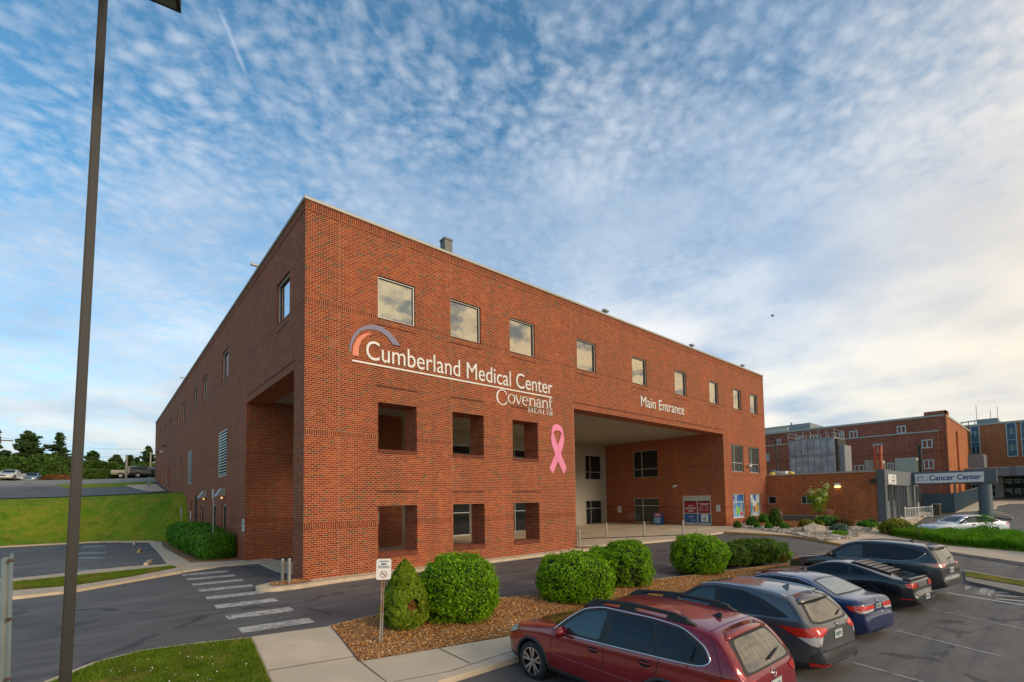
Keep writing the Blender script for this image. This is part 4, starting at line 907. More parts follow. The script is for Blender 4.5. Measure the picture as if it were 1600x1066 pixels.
cc = empty('canopy_gateway', (53.4, -12, 0), 'slate grey canopy beam on a round column carrying the Cancer Center sign', 'canopy')
X0 = 53.4
mb = MB(); mb.box(X0, -14.75, 3.72, X0+.9, -9.001, 4.92, bev=.02); wpart('beam', mb, GREYM, cc)
mb = MB(); mb.lathe([(.46, .4), (.46, 3.72)], 32, c=(X0+.45, -13.95, 0)); wpart('column', mb, mat('slate column', (.10, .13, .15), .45, var=.06), cc)
sn = empty('cancer_center_sign', (X0-.02, -11.8, 3.8), 'white illuminated-box sign reading Cancer Center on the grey canopy beam', 'sign')
yl = atX(1430, 750, X0).y; yr = atX(1537.5, 745, X0).y
mb = MB(); mb.box(-.14, yr+11.8, .03, -.001, yl+11.8, .93, bev=.015); mb.build('board', WHITEP, sn)
def sx_text(s, u0, u1, z, h, m_, bold=.0):
    y0 = atX(u0, 748, X0).y; y1 = atX(u1, 746, X0).y
    place_text(s, y0-y1, h, (-.142, y0+11.8, z), 'x', m_, sn, .008, bold=bold)
sx_text('Cancer', 1452.5, 1491, .27, .50, NAVY, .02); sx_text('Center', 1496, 1533.5, .27, .50, NAVY, .02)
mb = MB(); cy0 = -(atX(1438.5, 748, X0).y+11.8); ring(mb, cy0, .42, .27, .27, .06, .06, R(25), R(170), y=0, d=.01)
me = mb.mesh('printed_arc'); me.transform(Matrix.Translation((-.146, 0, 0))@Matrix(((0, 1, 0, 0), (-1, 0, 0, 0), (0, 0, 1, 0), (0, 0, 0, 1)))); mobj('printed_arc', me, NAVY, sn)
mb = MB(); cc_ = -cy0
mb.box(-.148, cc_+.12, .30, -.141, cc_+.26, .42); mb.build('printed_patch', REDP, sn)
mb = MB(); mb.box(-.148, cc_-.42, .34, -.141, cc_+.14, .37); mb.box(-.148, cc_-.42, .27, -.141, cc_-.02, .30); mb.build('printed_line', GREYP, sn)
mb = MB(); dv = atX(1449.5, 748, X0).y+11.8; mb.box(-.147, dv-.012, .2, -.141, dv+.012, .78); mb.build('divider', GREYP, sn)
# solid and barred fence behind the path
fe = empty('blue_grey_fence', (60, -10, T(60, -10)), 'blue grey solid panel fence turning into vertical bars along the path', 'fence')
mb = MB(); mb.box(0, -1.2, .12, .08, .0, 2.05); mb.box(0, 0.02, .12, .08, 1.2, 2.05)
wp = mb.build('panel', BLUEG, fe)
for y in (-1.2, .01, 1.2): mb = MB(); mb.box(-.03, y-.05, 0, .11, y+.05, 2.15); mb.build('post', BLUEG, fe)
mb = MB()
for k in range(64): mb.box(.1+.4*k, -1.22, .12+.016*k, .22+.4*k, -1.17, 2.05+.012*k)
mb.build('bars', BLUEG, fe); mb = MB(); mb.add([(.1, -1.16, .1), (26, -1.16, 1.1), (26, -1.16, 3.0), (.1, -1.16, 2.0)], [(0, 1, 2, 3)]); mb.build('backing', GREYM, fe)

# cooling unit and other plant on the low roof
cu = empty('cooling_tower', (52, -1, 4.65), 'large galvanised two-storey cooling tower with a rail on top of the low roof', 'cooling tower')
GP = mat('weathered zinc panel', (.50, .56, .58), .45, metal=.35, var=.3, vscale=1.1, col2=(.30, .35, .37), v2scale=.9)
mb = MB(); mb.box(0, -2.15, .3, 3.4, 2.2, 4.3); mb.build('body', GREYP, cu)
n8 = 7
for r0, r1 in ((.45, 2.35), (2.6, 4.2)):
    for k in range(n8):
        y0 = -2.1+4.25*k/n8; mb = MB(); mb.box(-.04, y0+.045, r0, -.001, y0+4.25/n8-.045, r1); mb.build('panel', GP, cu)
mb = MB(); mb.box(-.08, -2.2, 2.38, .0, 2.25, 2.56); mb.build('belt', GALV, cu); mb = MB(); mb.box(.2, -2.4, .5, 3.2, -2.152, 4.1); mb.build('intake_screen', mat('dark mesh', (.05, .05, .045), .8), cu)
mb = MB()
for y in np.linspace(-2.15, 2.2, 7): mb.tube([(0, y, 4.3), (0, y, 5.1)], .025, 5); mb.tube([(3.4, y, 4.3), (3.4, y, 5.1)], .025, 5)
for z in (4.7, 5.1): mb.tube([(0, -2.15, z), (0, 2.2, z), (3.4, 2.2, z), (3.4, -2.15, z), (0, -2.15, z)], .022, 5)
mb.build('guard_rail', GALV, cu); mb = MB(); mb.box(.5, -2.9, 0, 2.9, -2.41, 3.4); mb.build('stair_frame', GREYP, cu)
mb = MB(); mb.box(-.05, -1.2, .55, -.041, -.6, 1.6); mb.build('hatch', GALV, cu)
def hvac(x, y0, y1, z0, z1, dep, label):
    s = empty('air_handling_unit', (x, (y0+y1)/2, z0), label, 'air handler', 'beige air handling units'); h = (y1-y0)/2
    mb = MB(); mb.box(0, -h, .1, dep, h, z1-z0, bev=.03); mb.build('casing', mat('beige casing', (.40, .42, .33), .6, var=.06), s)
    mb = MB(); mb.box(-.02, -h-.02, 0, dep+.02, h+.02, .1); mb.build('base', GREYP, s)
    mb = MB(); mb.box(.3, -h-.02, .3, dep-.3, -h, z1-z0-.3); mb.build('grille', mat('dark mesh', ()) if False else MATS['dark mesh'], s); 
hvac(50, -7.2, -6.1, 4.65, 6.15, 2.5, 'left beige air handling unit beside the orange pipes on the low roof')
hvac(60, -8.4, -6.6, 4.65, 6.75, 2.5, 'right beige air handling unit beside the black flue')
for i, y in enumerate((-7.05, -7.45)):
    s = empty('orange_pipe', (49.5, y, 4.65), ['left one of the twin orange vent pipes above the low roof', 'right one of the twin orange vent pipes above the low roof'][i], 'pipe', 'twin orange vent pipes')
    mb = MB(); mb.tube([(0, 0, 0), (0, 0, 2.55+.05*i)], .15, 12); mb.build('tube', mat('orange red paint', (.50, .09, .03), .5), s); mb = MB(); mb.tube([(0, 0, 2.5+.05*i), (0, 0, 2.68+.05*i)], .18, 12); mb.build('cap', MATS['orange red paint'], s)
def flue(u, v0, v1, X, r_, label, bend=False):
    a = atX(u, v0, X); b = atX(u, v1, X); s = empty('black_flue', (X, a.y, b.z), label, 'flue', 'black flue pipes'); h = a.z-b.z
    mb = MB(); mb.tube([(0, 0, 0), (0, 0, h)]+([(0, .25, h+.2), (0, .5, h+.2)] if bend else []), r_, 10); mb.build('tube', BLACKP, s)
    if not bend: mb = MB(); mb.tube([(0, 0, h), (0, 0, h+.12)], r_*1.25, 10); mb.build('cap', BLACKP, s)
flue(1437, 698, 742, 60, .17, 'thick black flue pipe between the beige unit and the sign'); flue(1212, 688, 744, 50, .07, 'thin black flue pipe left of the cooling tower', True)
for (u, l) in ((1206, 'left yellow cap beside the white rooftop cabinet'), (1236, 'right yellow cap below the cooling tower')):
    q_ = atX(u, 739.5, 46); s = empty('yellow_vent_cap', (46, q_.y, 4.65), l, 'vent cap', 'yellow rooftop vent caps')
    mb = MB(); mb.lathe([(.22, 0), (.3, .2), (.28, .5), (0, .62)], 14); mb.build('cap', mat('yellow plastic', (.75, .55, .03), .5), s, True)
    mb = MB(); mb.tube([(0, 0, -.1), (0, 0, .15)], .12, 8); mb.build('stub', GALV, s)
q_ = atX(1218, 742, 47.5); s = empty('rooftop_cabinet', (47.5, q_.y, 4.65), 'small white rooftop cabinet left of the cooling tower', 'cabinet'); mb = MB(); mb.box(0, -.6, 0, 1, .6, .75, bev=.03); mb.build('casing', WHITEP, s)
mb = MB(); mb.box(-.01, -.1, .1, -.002, .45, .6); mb.build('door', FRAME, s)
# lit wall lamp and camera on the low wing
s = empty('wall_lamp', (42.5, -5.75, 3.6), 'lit square wall lamp on the low brick wing', 'wall lamp'); mb = MB(); mb.box(-.14, -.22, .02, 0, .22, .26, bev=.02); mb.build('hood', WHITEP, s); mb = MB(); mb.box(-.2, -.2, -.1, -.02, .2, .018); mb.build('lens', LAMPY, s)
s = empty('wall_floodlight', (42.38, -8.7, 3.9), 'black floodlight at the top of the grey corner pilaster', 'wall lamp'); mb = MB(); mb.box(-.25, .2, -.1, 0, .55, .22, bev=.03); mb.build('housing', BLACKP, s)

# ================================================================== hospital blocks further back
db = empty('dark_brick_block', (75, 0, 0), 'four storey dark red brick hospital block with white window frames beyond the low wing', 'building')
def wp2(nm, mb, m_, par): o = mb.build(nm, m_, par); o.matrix_parent_inverse = Matrix.Translation(-Vector(par.location)); return o
mb = MB(); mb.add([(75, -9.2, 0), (75, 14, 0), (75, 14, 12.75), (75, -9.2, 12.75)], [(3, 2, 1, 0)])
mb.add([(74.6, -8.55, 0), (74.6, 14, 0), (74.6, 14, 10.75), (74.6, -8.55, 10.75)], [(3, 2, 1, 0)])
mb.add([(75, 14, 0), (100, 14, 0), (100, 14, 12.75), (75, 14, 12.75)], [(3, 2, 1, 0)]); wp2('long_wall', mb, BRD, db)
mb = MB(); mb.add([(75, -9.2, 0), (97, -9.2, 0), (97, -9.2, 12.75), (75, -9.2, 12.75)], [(0, 1, 2, 3)]); mb.add([(74.6, -8.55, 0), (75, -8.55, 0), (75, -8.55, 10.75), (74.6, -8.55, 10.75)], [(0, 1, 2, 3)]); mb.box(74.85, -9.35, 0, 75.9, -9.201, 13.3); mb.box(84, -9.4, 0, 88, -9.201, 11.5); wp2('end_wall', mb, BRO, db)  # same block as the long wall; its sunlit look is put into orange brick
mb = MB(); mb.box(74.9, -9.3, 12.7, 100, 14, 12.96); wp2('parapet', mb, COPE, db)
mb = MB(); mb.box(74.85, -9.35, 12.961, 77.2, -7.2, 13.4); wp2('corner_parapet', mb, BRD, db)
mb = MB(); mb.box(74.5, -8.6, 10.75, 74.999, 14, 10.92); wp2('ledge', mb, COPE, db)
def wtx(par, X, u0, u1, v0, v1, gl=GLM, mu=True):
    a = atX(u0, v0, X); b = atX(u1, v0, X); c = atX((u0+u1)/2, v1, X); z1 = atX((u0+u1)/2, v0, X).z
    o = window(par, 'x', X, b.y, a.y, c.z, z1, gl, ((a.y+b.y)/2,) if mu else (), dep=-.03, fw=.12); o.matrix_parent_inverse = Matrix.Translation(-Vector(par.location))
for q_ in ((1211, 1220, 687, 697), (1245, 1256, 682.5, 690), (1265, 1277, 680.5, 688), (1311, 1319, 676, 687), (1327, 1340, 673.5, 685), (1401, 1415.5, 665.5, 677.5)): wtx(db, 75, *q_)
for q_ in ((1196.5, 1202, 709, 721), (1320, 1328, 698, 710.5), (1364, 1379, 693.5, 707), (1440, 1457, 687, 700.5), (1319, 1328, 727, 738), (1335, 1350, 727, 738), (1386, 1396, 723, 734), (1443, 1459, 718.5, 733), (1205, 1217, 735, 744)): wtx(db, 74.6, *q_)
mb = MB(); mb.box(75.6, -9.245, 6.1, 77.2, -9.2, 7.3); mb.box(79, -9.245, 2.9, 80.6, -9.2, 4.2); wp2('side_window', mb, GLM, db)
mb = MB(); mb.box(81, 7.7, 12.97, 90, 10.9, 14.65); wp2('penthouse', mb, mat('grey penthouse', (.24, .27, .28), .6), db)
mb = MB(); mb.box(82, 6.2, 12.97, 84, 7.4, 13.9); mb.tube([(81.5, 10.6, 14.65), (81.5, 10.6, 15.1)], .15, 8); wp2('roof_duct', mb, GALV, db)
cb = empty('cream_block', (92, 18, 0), 'pale cream building end just visible behind the brick corner', 'building')
a = atX(1190, 672, 92); b = atX(1212, 678, 92); mb = MB(); mb.box(0, b.y-18-2.2, 0, 15, a.y-18+6, a.z); mb.build('wall', mat('cream render', (.62, .59, .52), .8), cb); mb = MB(); mb.box(-.1, b.y-18-2.3, a.z, 15.1, a.y-18+6.1, a.z+.3); mb.build('parapet', COPE, cb)
ob = empty('orange_brick_block', (105, -10, 0), 'orange brick hospital block with tall blue window strips at the right edge', 'building')
mb = MB(); mb.add([(105, -48, 0), (105, -2, 0), (105, -2, 14.1), (105, -48, 14.1)], [(3, 2, 1, 0)]); wp2('wall', mb, BRO, ob)
mb = MB(); mb.box(104.9, -48, 14.1, 125, -2, 14.38); wp2('parapet', mb, COPE, ob)
SPAN = mat('blue spandrel', (.045, .10, .15), .35, var=.08)
for (u0, u1) in ((1518, 1530.5), (1574, 1588.5), (1597, 1612)):
    a = atX(u0, 690, 105).y; b = atX(u1, 690, 105).y; z1 = 14.05; z0 = 8.7
    mb = MB(); mb.box(104.9, b-.08, z0-.1, 104.98, a+.08, z1); fr_ = wp2('window_strip', mb, FRAME, ob)
    hh = (z1-z0)/6
    for k in range(6):
        y_a, y_b = b+.02, a-.02; zz0 = z0+hh*k+.04; zz1 = z0+hh*(k+1)-.04
        if k in (1, 4):
            for (p0, p1) in ((y_a, (y_a+y_b)/2-.05), ((y_a+y_b)/2+.05, y_b)):
                mb = MB(); mb.box(104.84, p0, zz0-.1, 104.899, p1, zz1+.1); o = mb.build('pane', GLM, fr_)
        else: mb = MB(); mb.box(104.85, y_a, zz0, 104.899, y_b, zz1); o = mb.build('spandrel', SPAN, fr_)
a = atX(1526, 656, 106); b = atX(1559, 652, 106); mb = MB(); mb.box(106, b.y, 14.3, 112, a.y, a.z); wp2('penthouse', mb, MATS['grey penthouse'], ob)
for u, v in ((1525, 634), (1547, 640), (1558, 636)):
    q_ = atX(u, v, 107); s = empty('roof_antenna', (107, q_.y, 14.5), {1525: 'left thin antenna on the orange brick roof', 1547: 'short middle antenna on the orange brick roof', 1558: 'right thin antenna on the orange brick roof'}[u], 'antenna', 'rooftop antennas'); mb = MB(); mb.tube([(0, 0, 0), (0, 0, q_.z-14.5)], .05, 5); mb.build('mast', GALV, s)
q_ = atX(1500, 660, 104); s = empty('roof_pipework', (106.5, q_.y-1, 14.3), 'low metal pipework on the roof between the two brick blocks', 'pipework'); mb = MB(); mb.tube([(0, 1.2, .7), (0, -1.6, .9)], .1, 6)
for k in range(4): mb.tube([(0, 1-.8*k, 0), (0, 1-.8*k, .95)], .06, 5)
mb.build('pipe_rack', GALV, s)

# far entrance under its own canopy
fe2 = empty('far_entrance', (100, -14, 0), 'grey flat canopy and glazed doors of the far hospital entrance', 'entrance building')
zt = atX(1560, 731, 90).z; zb_ = atX(1560, 744, 90).z
mb = MB(); mb.box(90, -42, zb_, 101, -7.6, zt, bev=.03); wp2('canopy', mb, mat('blue grey canopy', (.14, .18, .205), .5, var=.06), fe2)
for k in range(7): mb = MB(); y = -9-2.6*k; mb.box(89.85, y-.18, zb_-.02, 89.999, y+.18, zt+.12); wp2('canopy_rib', mb, GREYM, fe2)
mb = MB(); mb.box(90.3, -42, zt+.001, 90.6, -7.7, zt+.12); wp2('canopy_trim', mb, COPE, fe2)
X1 = 101.5
def fx(nm, u0, u1, v0, v1, m_, dx=0):
    a = atX(u0, v0, X1+dx); b = atX(u1, v1, X1+dx); mb = MB(); mb.box(X1+dx, b.y, b.z, X1+dx+.12, a.y, a.z); return wp2(nm, mb, m_, fe2)
fx('white_wall', 1495, 1569, 740, 777.5, mat('white wall paint', (.66, .66, .64), .7)); mb = MB(); mb.box(X1+.05, -48, 1.5, X1+.3, atX(1568, 750, X1).y, 6.3); wp2('dark_wall', mb, mat('dark bronze frame', (.05, .05, .05), .5), fe2)
for (u0, u1) in ((1518.5, 1529.5), (1540, 1556.5)):
    d_ = fx('glazed_door', u0, u1, 756.5, 776.5, WHITEP, -.1)
    n = 2
    for k in range(n):
        a0 = u0+1.2+(u1-u0-1.2)*k/n; a1 = u0+(u1-u0-1.2)*(k+1)/n
        for (v0, v1) in ((758.5, 765.5), (767.5, 775)):
            a = atX(a0, v0, X1-.2); b = atX(a1, v1, X1-.2); mb = MB(); mb.box(X1-.16, b.y, b.z, X1-.101, a.y, a.z); mb.build('pane', GLD, d_)
for k in range(3): fx('shopfront_glass', 1570+14*k, 1582.5+14*k, 752, 773.5, GLD, -.08); fx('transom_glass', 1570+14*k, 1582.5+14*k, 744.5, 750.5, GLD, -.08)
a = atX(1551, 747, 97); s = empty('red_sign', (97, a.y, 0), 'small red sign hanging beside the far entrance doors', 'sign'); b = atX(1555, 751, 97); mb = MB(); mb.box(0, b.y-a.y, b.z, .1, 0, a.z); mb.build('board', REDP, s); mb = MB(); mb.box(.03, (b.y-a.y)/2-.03, a.z, .07, (b.y-a.y)/2+.03, zb_); mb.build('hanger', GREYP, s)
a = atX(1506, 712, 98); b = atX(1540, 729, 98); s = empty('canopy_plant_box', (98, (a.y+b.y)/2, zt), 'grey plant enclosure sitting on the far canopy', 'plant enclosure'); h = (a.y-b.y)/2
mb = MB(); mb.add([(-2, -h, 0), (-2, h, 0), (3, h, 0), (3, -h, 0), (-2, -h, a.z-zt), (-2, h, a.z-zt), (3, h, a.z-zt), (3, -h, a.z-zt)], [(0, 3, 2, 1), (4, 5, 6, 7), (0, 1, 5, 4), (1, 2, 6, 5), (2, 3, 7, 6), (3, 0, 4, 7)]); mb.build('casing', mat('enclosure grey', (.22, .23, .24), .6), s, fix=True)
mb = MB(); mb.box(-2.05, -h, .02, -2.001, h, .3); mb.build('flashing', COPE, s)
s = empty('stone_planter', (97, atX(1507, 770, 97).y, T(97, -9)+.08), 'brown planter with a trash lid left of the far doors', 'planter'); mb = MB(); mb.box(-.6, -.7, 0, .6, .7, 1.1, bev=.05); mb.build('tub', mat('planter brown', (.16, .10, .07), .8), s); mb = MB(); mb.box(-.5, -.55, 1.1, .5, .55, 1.75, bev=.08); mb.build('plant', mat('dry planting', (.16, .07, .05), .9, var=.5, vscale=6), s)

# retaining wall / steps at the far end of the side wall
dk = empty('entrance_steps', (-1.0, 56, T(-1, 55)), 'wooden ramp deck with a pale rail at the far end of the side wall', 'steps')
mb = MB(); zf = 4.6-T(-1, 55)
mb.box(-.3, -4, -.6, .9, 4, zf); mb.build('deck', mat('grey timber', (.22, .18, .13), .85, var=.2), dk)
mb = MB()
for k in range(9): mb.tube([(-.32, -4+k, zf-.2), (-.32, -4+k, zf+1.0)], .03, 5)
for z in (.35, .7, 1.0): mb.tube([(-.32, -4, zf+z), (-.32, 4, zf+z)], .025, 5)
mb.build('railing', GALV, dk); 

# wheel stops
WSY = mat('yellowed concrete', (.50, .33, .10), .9, var=.3, vscale=3, col2=(.42, .36, .27), v2scale=1.5)
for (u, v, w0, ang, m_, l) in ((210, 850, 1.5, 85, CONC, 'pale concrete wheel stop farthest away in the left car park'), (217.5, 862, 1.9, 85, WSY, 'half yellow concrete wheel stop in the middle of the row'), (231, 881, 1.6, 80, CONC, 'pale concrete wheel stop nearest the crosswalk')):
    q = G(u, v); s = empty('wheel_stop', (q.x, q.y, q.z), l, 'wheel stop', 'concrete wheel stops', rz=R(ang))
    mb = MB(); mb.prism([(-.09, 0), (.09, 0), (.06, .13), (-.06, .13)], (-w0/2, 0, 0), (0, 1, 0), (0, 0, 1), w0); mb.build('block', m_, s, fix=True)
    mb = MB(); mb.lathe([(.025, .128), (.025, .15), (0, .15)], 8, c=(w0*.35, 0, 0)); mb.lathe([(.025, .128), (.025, .15), (0, .15)], 8, c=(-w0*.35, 0, 0)); mb.build('anchor_pin', STEEL, s)

# ------------------------------------------------------------------ lamp post and foreground sign post
lp = empty('lamp_post', (0, 0, 0), 'tall dark bronze square lamp post rising out of the top of the view', 'lamp post')
BRZ = mat('dark bronze paint', (.020, .017, .014), .55, var=.08, vscale=6)
pb = atD(101, 1075, 4.55); pt = atD(162, -12, 4.55+.52)
ax = (pt-pb).normalized(); base = pb-ax*1.35; top = pb+ax*((pt-pb).length+.35)
lp.location = base
_pd = (pb-CAM).normalized(); e1 = ax.cross(_pd).normalized(); e2 = e1.cross(ax).normalized()
mb = MB(); hw = .043; Lp = (top-base).length
vs = []
for t_, k in ((0, 1.12), (Lp, .86)):
    for (a, b) in ((-1, -1), (1, -1), (1, 1), (-1, 1)): vs.append(ax*t_+e1*(a*hw*k)+e2*(b*hw*k))
mb.add(vs, [(0, 3, 2, 1), (4, 5, 6, 7), (0, 1, 5, 4), (1, 2, 6, 5), (2, 3, 7, 6), (3, 0, 4, 7)]); sh = mb.build('shaft', BRZ, lp, fix=True)
bm = bmesh.new(); bm.from_mesh(sh.data); bmesh.ops.bevel(bm, geom=bm.edges[:], offset=.012, segments=2, affect='EDGES'); bm.to_mesh(sh.data); bm.free()
mb = MB(); mb.box(-.16, -.16, -.05, .16, .16, .12, bev=.02); mb.build('base_plate', BRZ, lp)
zh = 7.62
def hz_(u, v): d = ray(u, v); return CAM+d*((zh-CAM.z)/d.z)
cA = hz_(283, 21.5); dirL = (hz_(232, 0)-cA).normalized(); dirC = (hz_(285.5, 0)-cA); dirC = (dirC-dirL*dirC.dot(dirL)).normalized()
def hb(a0, a1, b0, b1, z0, z1): 
    vs = [cA-base+dirL*a+dirC*b+Vector((0, 0, z)) for z in (z0, z1) for (a, b) in ((a0, b0), (a1, b0), (a1, b1), (a0, b1))]
    return MB().add(vs, [(0, 3, 2, 1), (4, 5, 6, 7), (0, 1, 5, 4), (1, 2, 6, 5), (2, 3, 7, 6), (3, 0, 4, 7)])
hb(0, .42, 0, .42, 0, .2).build('lamp_head', BRZ, lp, fix=True)
hb(.035, .385, .035, .385, -.012, -.001).build('lens', mat('frosted lamp lens', (.20, .21, .19), .3), lp, fix=True)
mb = MB(); c0 = cA-base+dirL*.42+dirC*.21+Vector((0, 0, .1)); mb.tube([c0, Vector((top-base).to_tuple())-ax*.15], .035, 8); mb.build('arm', BRZ, lp)

up = empty('channel_post', (0, 0, 0), 'galvanised U-channel sign post cut off by the left edge of the view', 'sign post')
b0_ = atD(5, 1066, 2.9); t0_ = atD(10.5, 869, 2.98); axu = (t0_-b0_).normalized(); bs = b0_-axu*1.0; up.location = bs
mb = MB(); e1u = axu.cross(_fw).normalized(); 
if e1u.dot(_rt) < 0: e1u = -e1u
e2u = e1u.cross(axu).normalized(); 
if e2u.dot(_fw) < 0: e2u = -e2u
prof = [(-.035, 0), (-.018, 0), (-.012, .022), (.012, .022), (.018, 0), (.035, 0), (.035, .004), (.021, .004), (.015, .027), (-.015, .027), (-.021, .004), (-.035, .004)]
Lu = (t0_-b0_).length+1.0; vs = []; n = len(prof)
for t_ in (0, Lu): vs += [e1u*a+e2u*b+axu*(t_+ (0 if t_ == 0 else a*.45)) for a, b in prof]
mb.add(vs, [(0, 11, 10, 1), (1, 10, 9, 2), (2, 9, 8, 3), (3, 8, 7, 4), (4, 7, 6, 5)]+[tuple(i+n for i in f[::-1]) for f in [(0, 11, 10, 1), (1, 10, 9, 2), (2, 9, 8, 3), (3, 8, 7, 4), (4, 7, 6, 5)]]+[(i, i+n, (i+1) % n+n, (i+1) % n) for i in range(n)])
mb.build('channel', GALV, up, fix=True)
for k in range(3):
    mb = MB(); c0 = axu*(Lu-.03-.36*k)+e1u*.030-e2u*.006; mb.tube([c0-e2u*.01, c0+e2u*.012], .011, 6); mb.build('bolt', mat('rusty bolt', (.10, .06, .04), .8), up)

# no smoking sign on its own post
q = G(595, 1003, .15); pz = q.z
topz = atD(601, 871, 9.95).z; 
sp = nosmoke((q.x+.08, q.y, pz+.0), 'y', .31, .44, 'white Absolutely NO SMOKING sign on a rusty channel post in the mulch', name='no_smoking_sign')
nrm = (CAM-Vector(sp.location)).to_2d().angle_signed(Vector((0, -1))) 
hd = (CAM.x-q.x, CAM.y-q.y); yaw_s = math.atan2(hd[1], hd[0])+PI/2+R(6)
sp.location = q; sp.rotation_euler = (R(-1.5), R(2.2), yaw_s)
for ch in sp.children: ch.location = (0.005, -.02, 1.30)
RUST = mat('rusty galvanised steel', (.34, .33, .30), .6, metal=.4, var=.2, vscale=9, col2=(.26, .12, .05), v2scale=3)
mb = MB(); mb.box(-.022, -.018, -.1, -.014, .012, 1.72); mb.box(.014, -.018, -.1, .022, .012, 1.72); mb.box(-.014, .004, -.1, .014, .012, 1.72); mb.box(-.035, -.018, -.1, -.0225, -.014, 1.72); mb.box(.0225, -.018, -.1, .035, -.014, 1.72)
mb.build('post', RUST, sp)
for z in (1.36, 1.68): mb = MB(); mb.tube([(.005, -.045, z), (.005, -.03, z)], .008, 6); mb.build('bolt', STEEL, sp)

# ================================================================== planting
def leaf_mat(name, a, b_, c, trans=.25, rough=.55, pos_scale=1.6, lo=.72, hi=1.28, dry=None):
    m_ = D.materials.new(name); m_.use_nodes = True; n = NT(m_.node_tree); b = n.n['Principled BSDF']
    g = n.node('ShaderNodeNewGeometry'); r_ = g.outputs['Random Per Island']
    c1 = n.ramp(r_, [(0, a), (.5, b_), (1, c)])
    k = n.rng(n.noise(g.outputs['Position'], pos_scale, 4, .65), .3, .7, lo, hi)
    if dry: c1 = n.mix(n.rng(n.noise(g.outputs['Position'], 1.1, 5, .7), .52, .64), c1, dry)
    n.put(b.inputs['Base Color'], n.mix(1.0, c1, n.xyz(k, k, k), 'MULTIPLY')); b.inputs['Roughness'].default_value = rough; b.inputs['Specular IOR Level'].default_value = .25
    tr = n.node('ShaderNodeBsdfTranslucent'); n.put(tr.inputs[0], n.mix(1.0, c1, (1.2, 1.4, .5), 'MULTIPLY'))
    mx = n.node('ShaderNodeMixShader'); mx.inputs[0].default_value = trans; n.put(mx.inputs[1], b.outputs[0]); n.put(mx.inputs[2], tr.outputs[0])
    n.l.new(mx.outputs[0], n.n['Material Output'].inputs[0]); MATS[name] = m_; return m_
LBUSH = leaf_mat('bright boxwood leaf', (.09, .22, .003), (.18, .36, .005), (.29, .47, .014), trans=.32)
LHEDGE = leaf_mat('holly leaf', (.035, .14, .008), (.08, .26, .012), (.15, .35, .02))
LDARK = leaf_mat('dull evergreen leaf', (.045, .115, .008), (.08, .17, .012), (.14, .17, .02))
LARB = leaf_mat('arborvitae leaf', (.10, .16, .006), (.17, .26, .01), (.28, .34, .02))
LBROWN = leaf_mat('browned leaf', (.16, .05, .015), (.24, .09, .02), (.13, .12, .02))
LTREE = leaf_mat('far tree leaf', (.04, .085, .014), (.075, .14, .018), (.12, .20, .028), pos_scale=.6)
LCON = leaf_mat('conifer needle', (.03, .060, .016), (.05, .095, .022), (.08, .135, .03), pos_scale=.6)
LYEL = leaf_mat('yellow green leaf', (.14, .20, .01), (.24, .27, .02), (.34, .25, .03))
LGREY = leaf_mat('blue grey leaf', (.10, .17, .13), (.16, .24, .19), (.22, .30, .24))
LGRASS = leaf_mat('ornamental grass blade', (.07, .22, .006), (.13, .32, .012), (.24, .40, .03), trans=.35)
FLOW = leaf_mat('cream flower', (.55, .52, .25), (.70, .66, .42), (.8, .75, .55))
PINKF = leaf_mat('pink flower', (.45, .16, .20), (.6, .25, .28), (.7, .4, .4))
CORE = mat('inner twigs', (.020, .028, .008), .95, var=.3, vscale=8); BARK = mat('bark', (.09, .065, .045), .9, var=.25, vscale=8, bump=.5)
def leaves(name, P, Nn, size, m_, parent, asp=1.6, jit=.8, gen=None):
    gen = gen or rng; n = len(P); P = np.asarray(P, float); Nn = np.asarray(Nn, float)
    Nn = Nn+gen.normal(0, jit, (n, 3)); Nn /= np.linalg.norm(Nn, axis=1)[:, None]+1e-9
    A = np.cross(Nn, gen.normal(0, 1, (n, 3))); A /= np.linalg.norm(A, axis=1)[:, None]+1e-9; B = np.cross(Nn, A)
    sz = (size*(.65+.7*gen.random(n)))[:, None] if np.isscalar(size) else (size*(.65+.7*gen.random(n)))[:, None]
    a = A*sz*.5*asp; b = B*sz*.5
    V = np.stack([P-a, P-b*.9+a*.1, P+a, P+b*.9+a*.1], 1).reshape(-1, 3)
    me = D.meshes.new(name); me.vertices.add(4*n); me.vertices.foreach_set('co', V.ravel()); me.loops.add(4*n); me.loops.foreach_set('vertex_index', np.arange(4*n))
    me.polygons.add(n); me.polygons.foreach_set('loop_start', np.arange(0, 4*n, 4)); me.polygons.foreach_set('loop_total', np.full(n, 4)); me.update(); me.validate()
    return mobj(name, me, m_, parent)
def sphere_dirs(n, gen):
    v = gen.normal(0, 1, (n, 3)); return v/np.linalg.norm(v, axis=1)[:, None]
def nz3(P, sc, seed=0): return np.array([noise.noise(Vector(p_)*sc+Vector((seed*7.3, seed*3.1, seed))) for p_ in P])
def blob_shape(d, power, box=0):
    if power != 2:
        k = (np.abs(d)**power).sum(1)**(1/power); d = d/k[:, None]
    return d
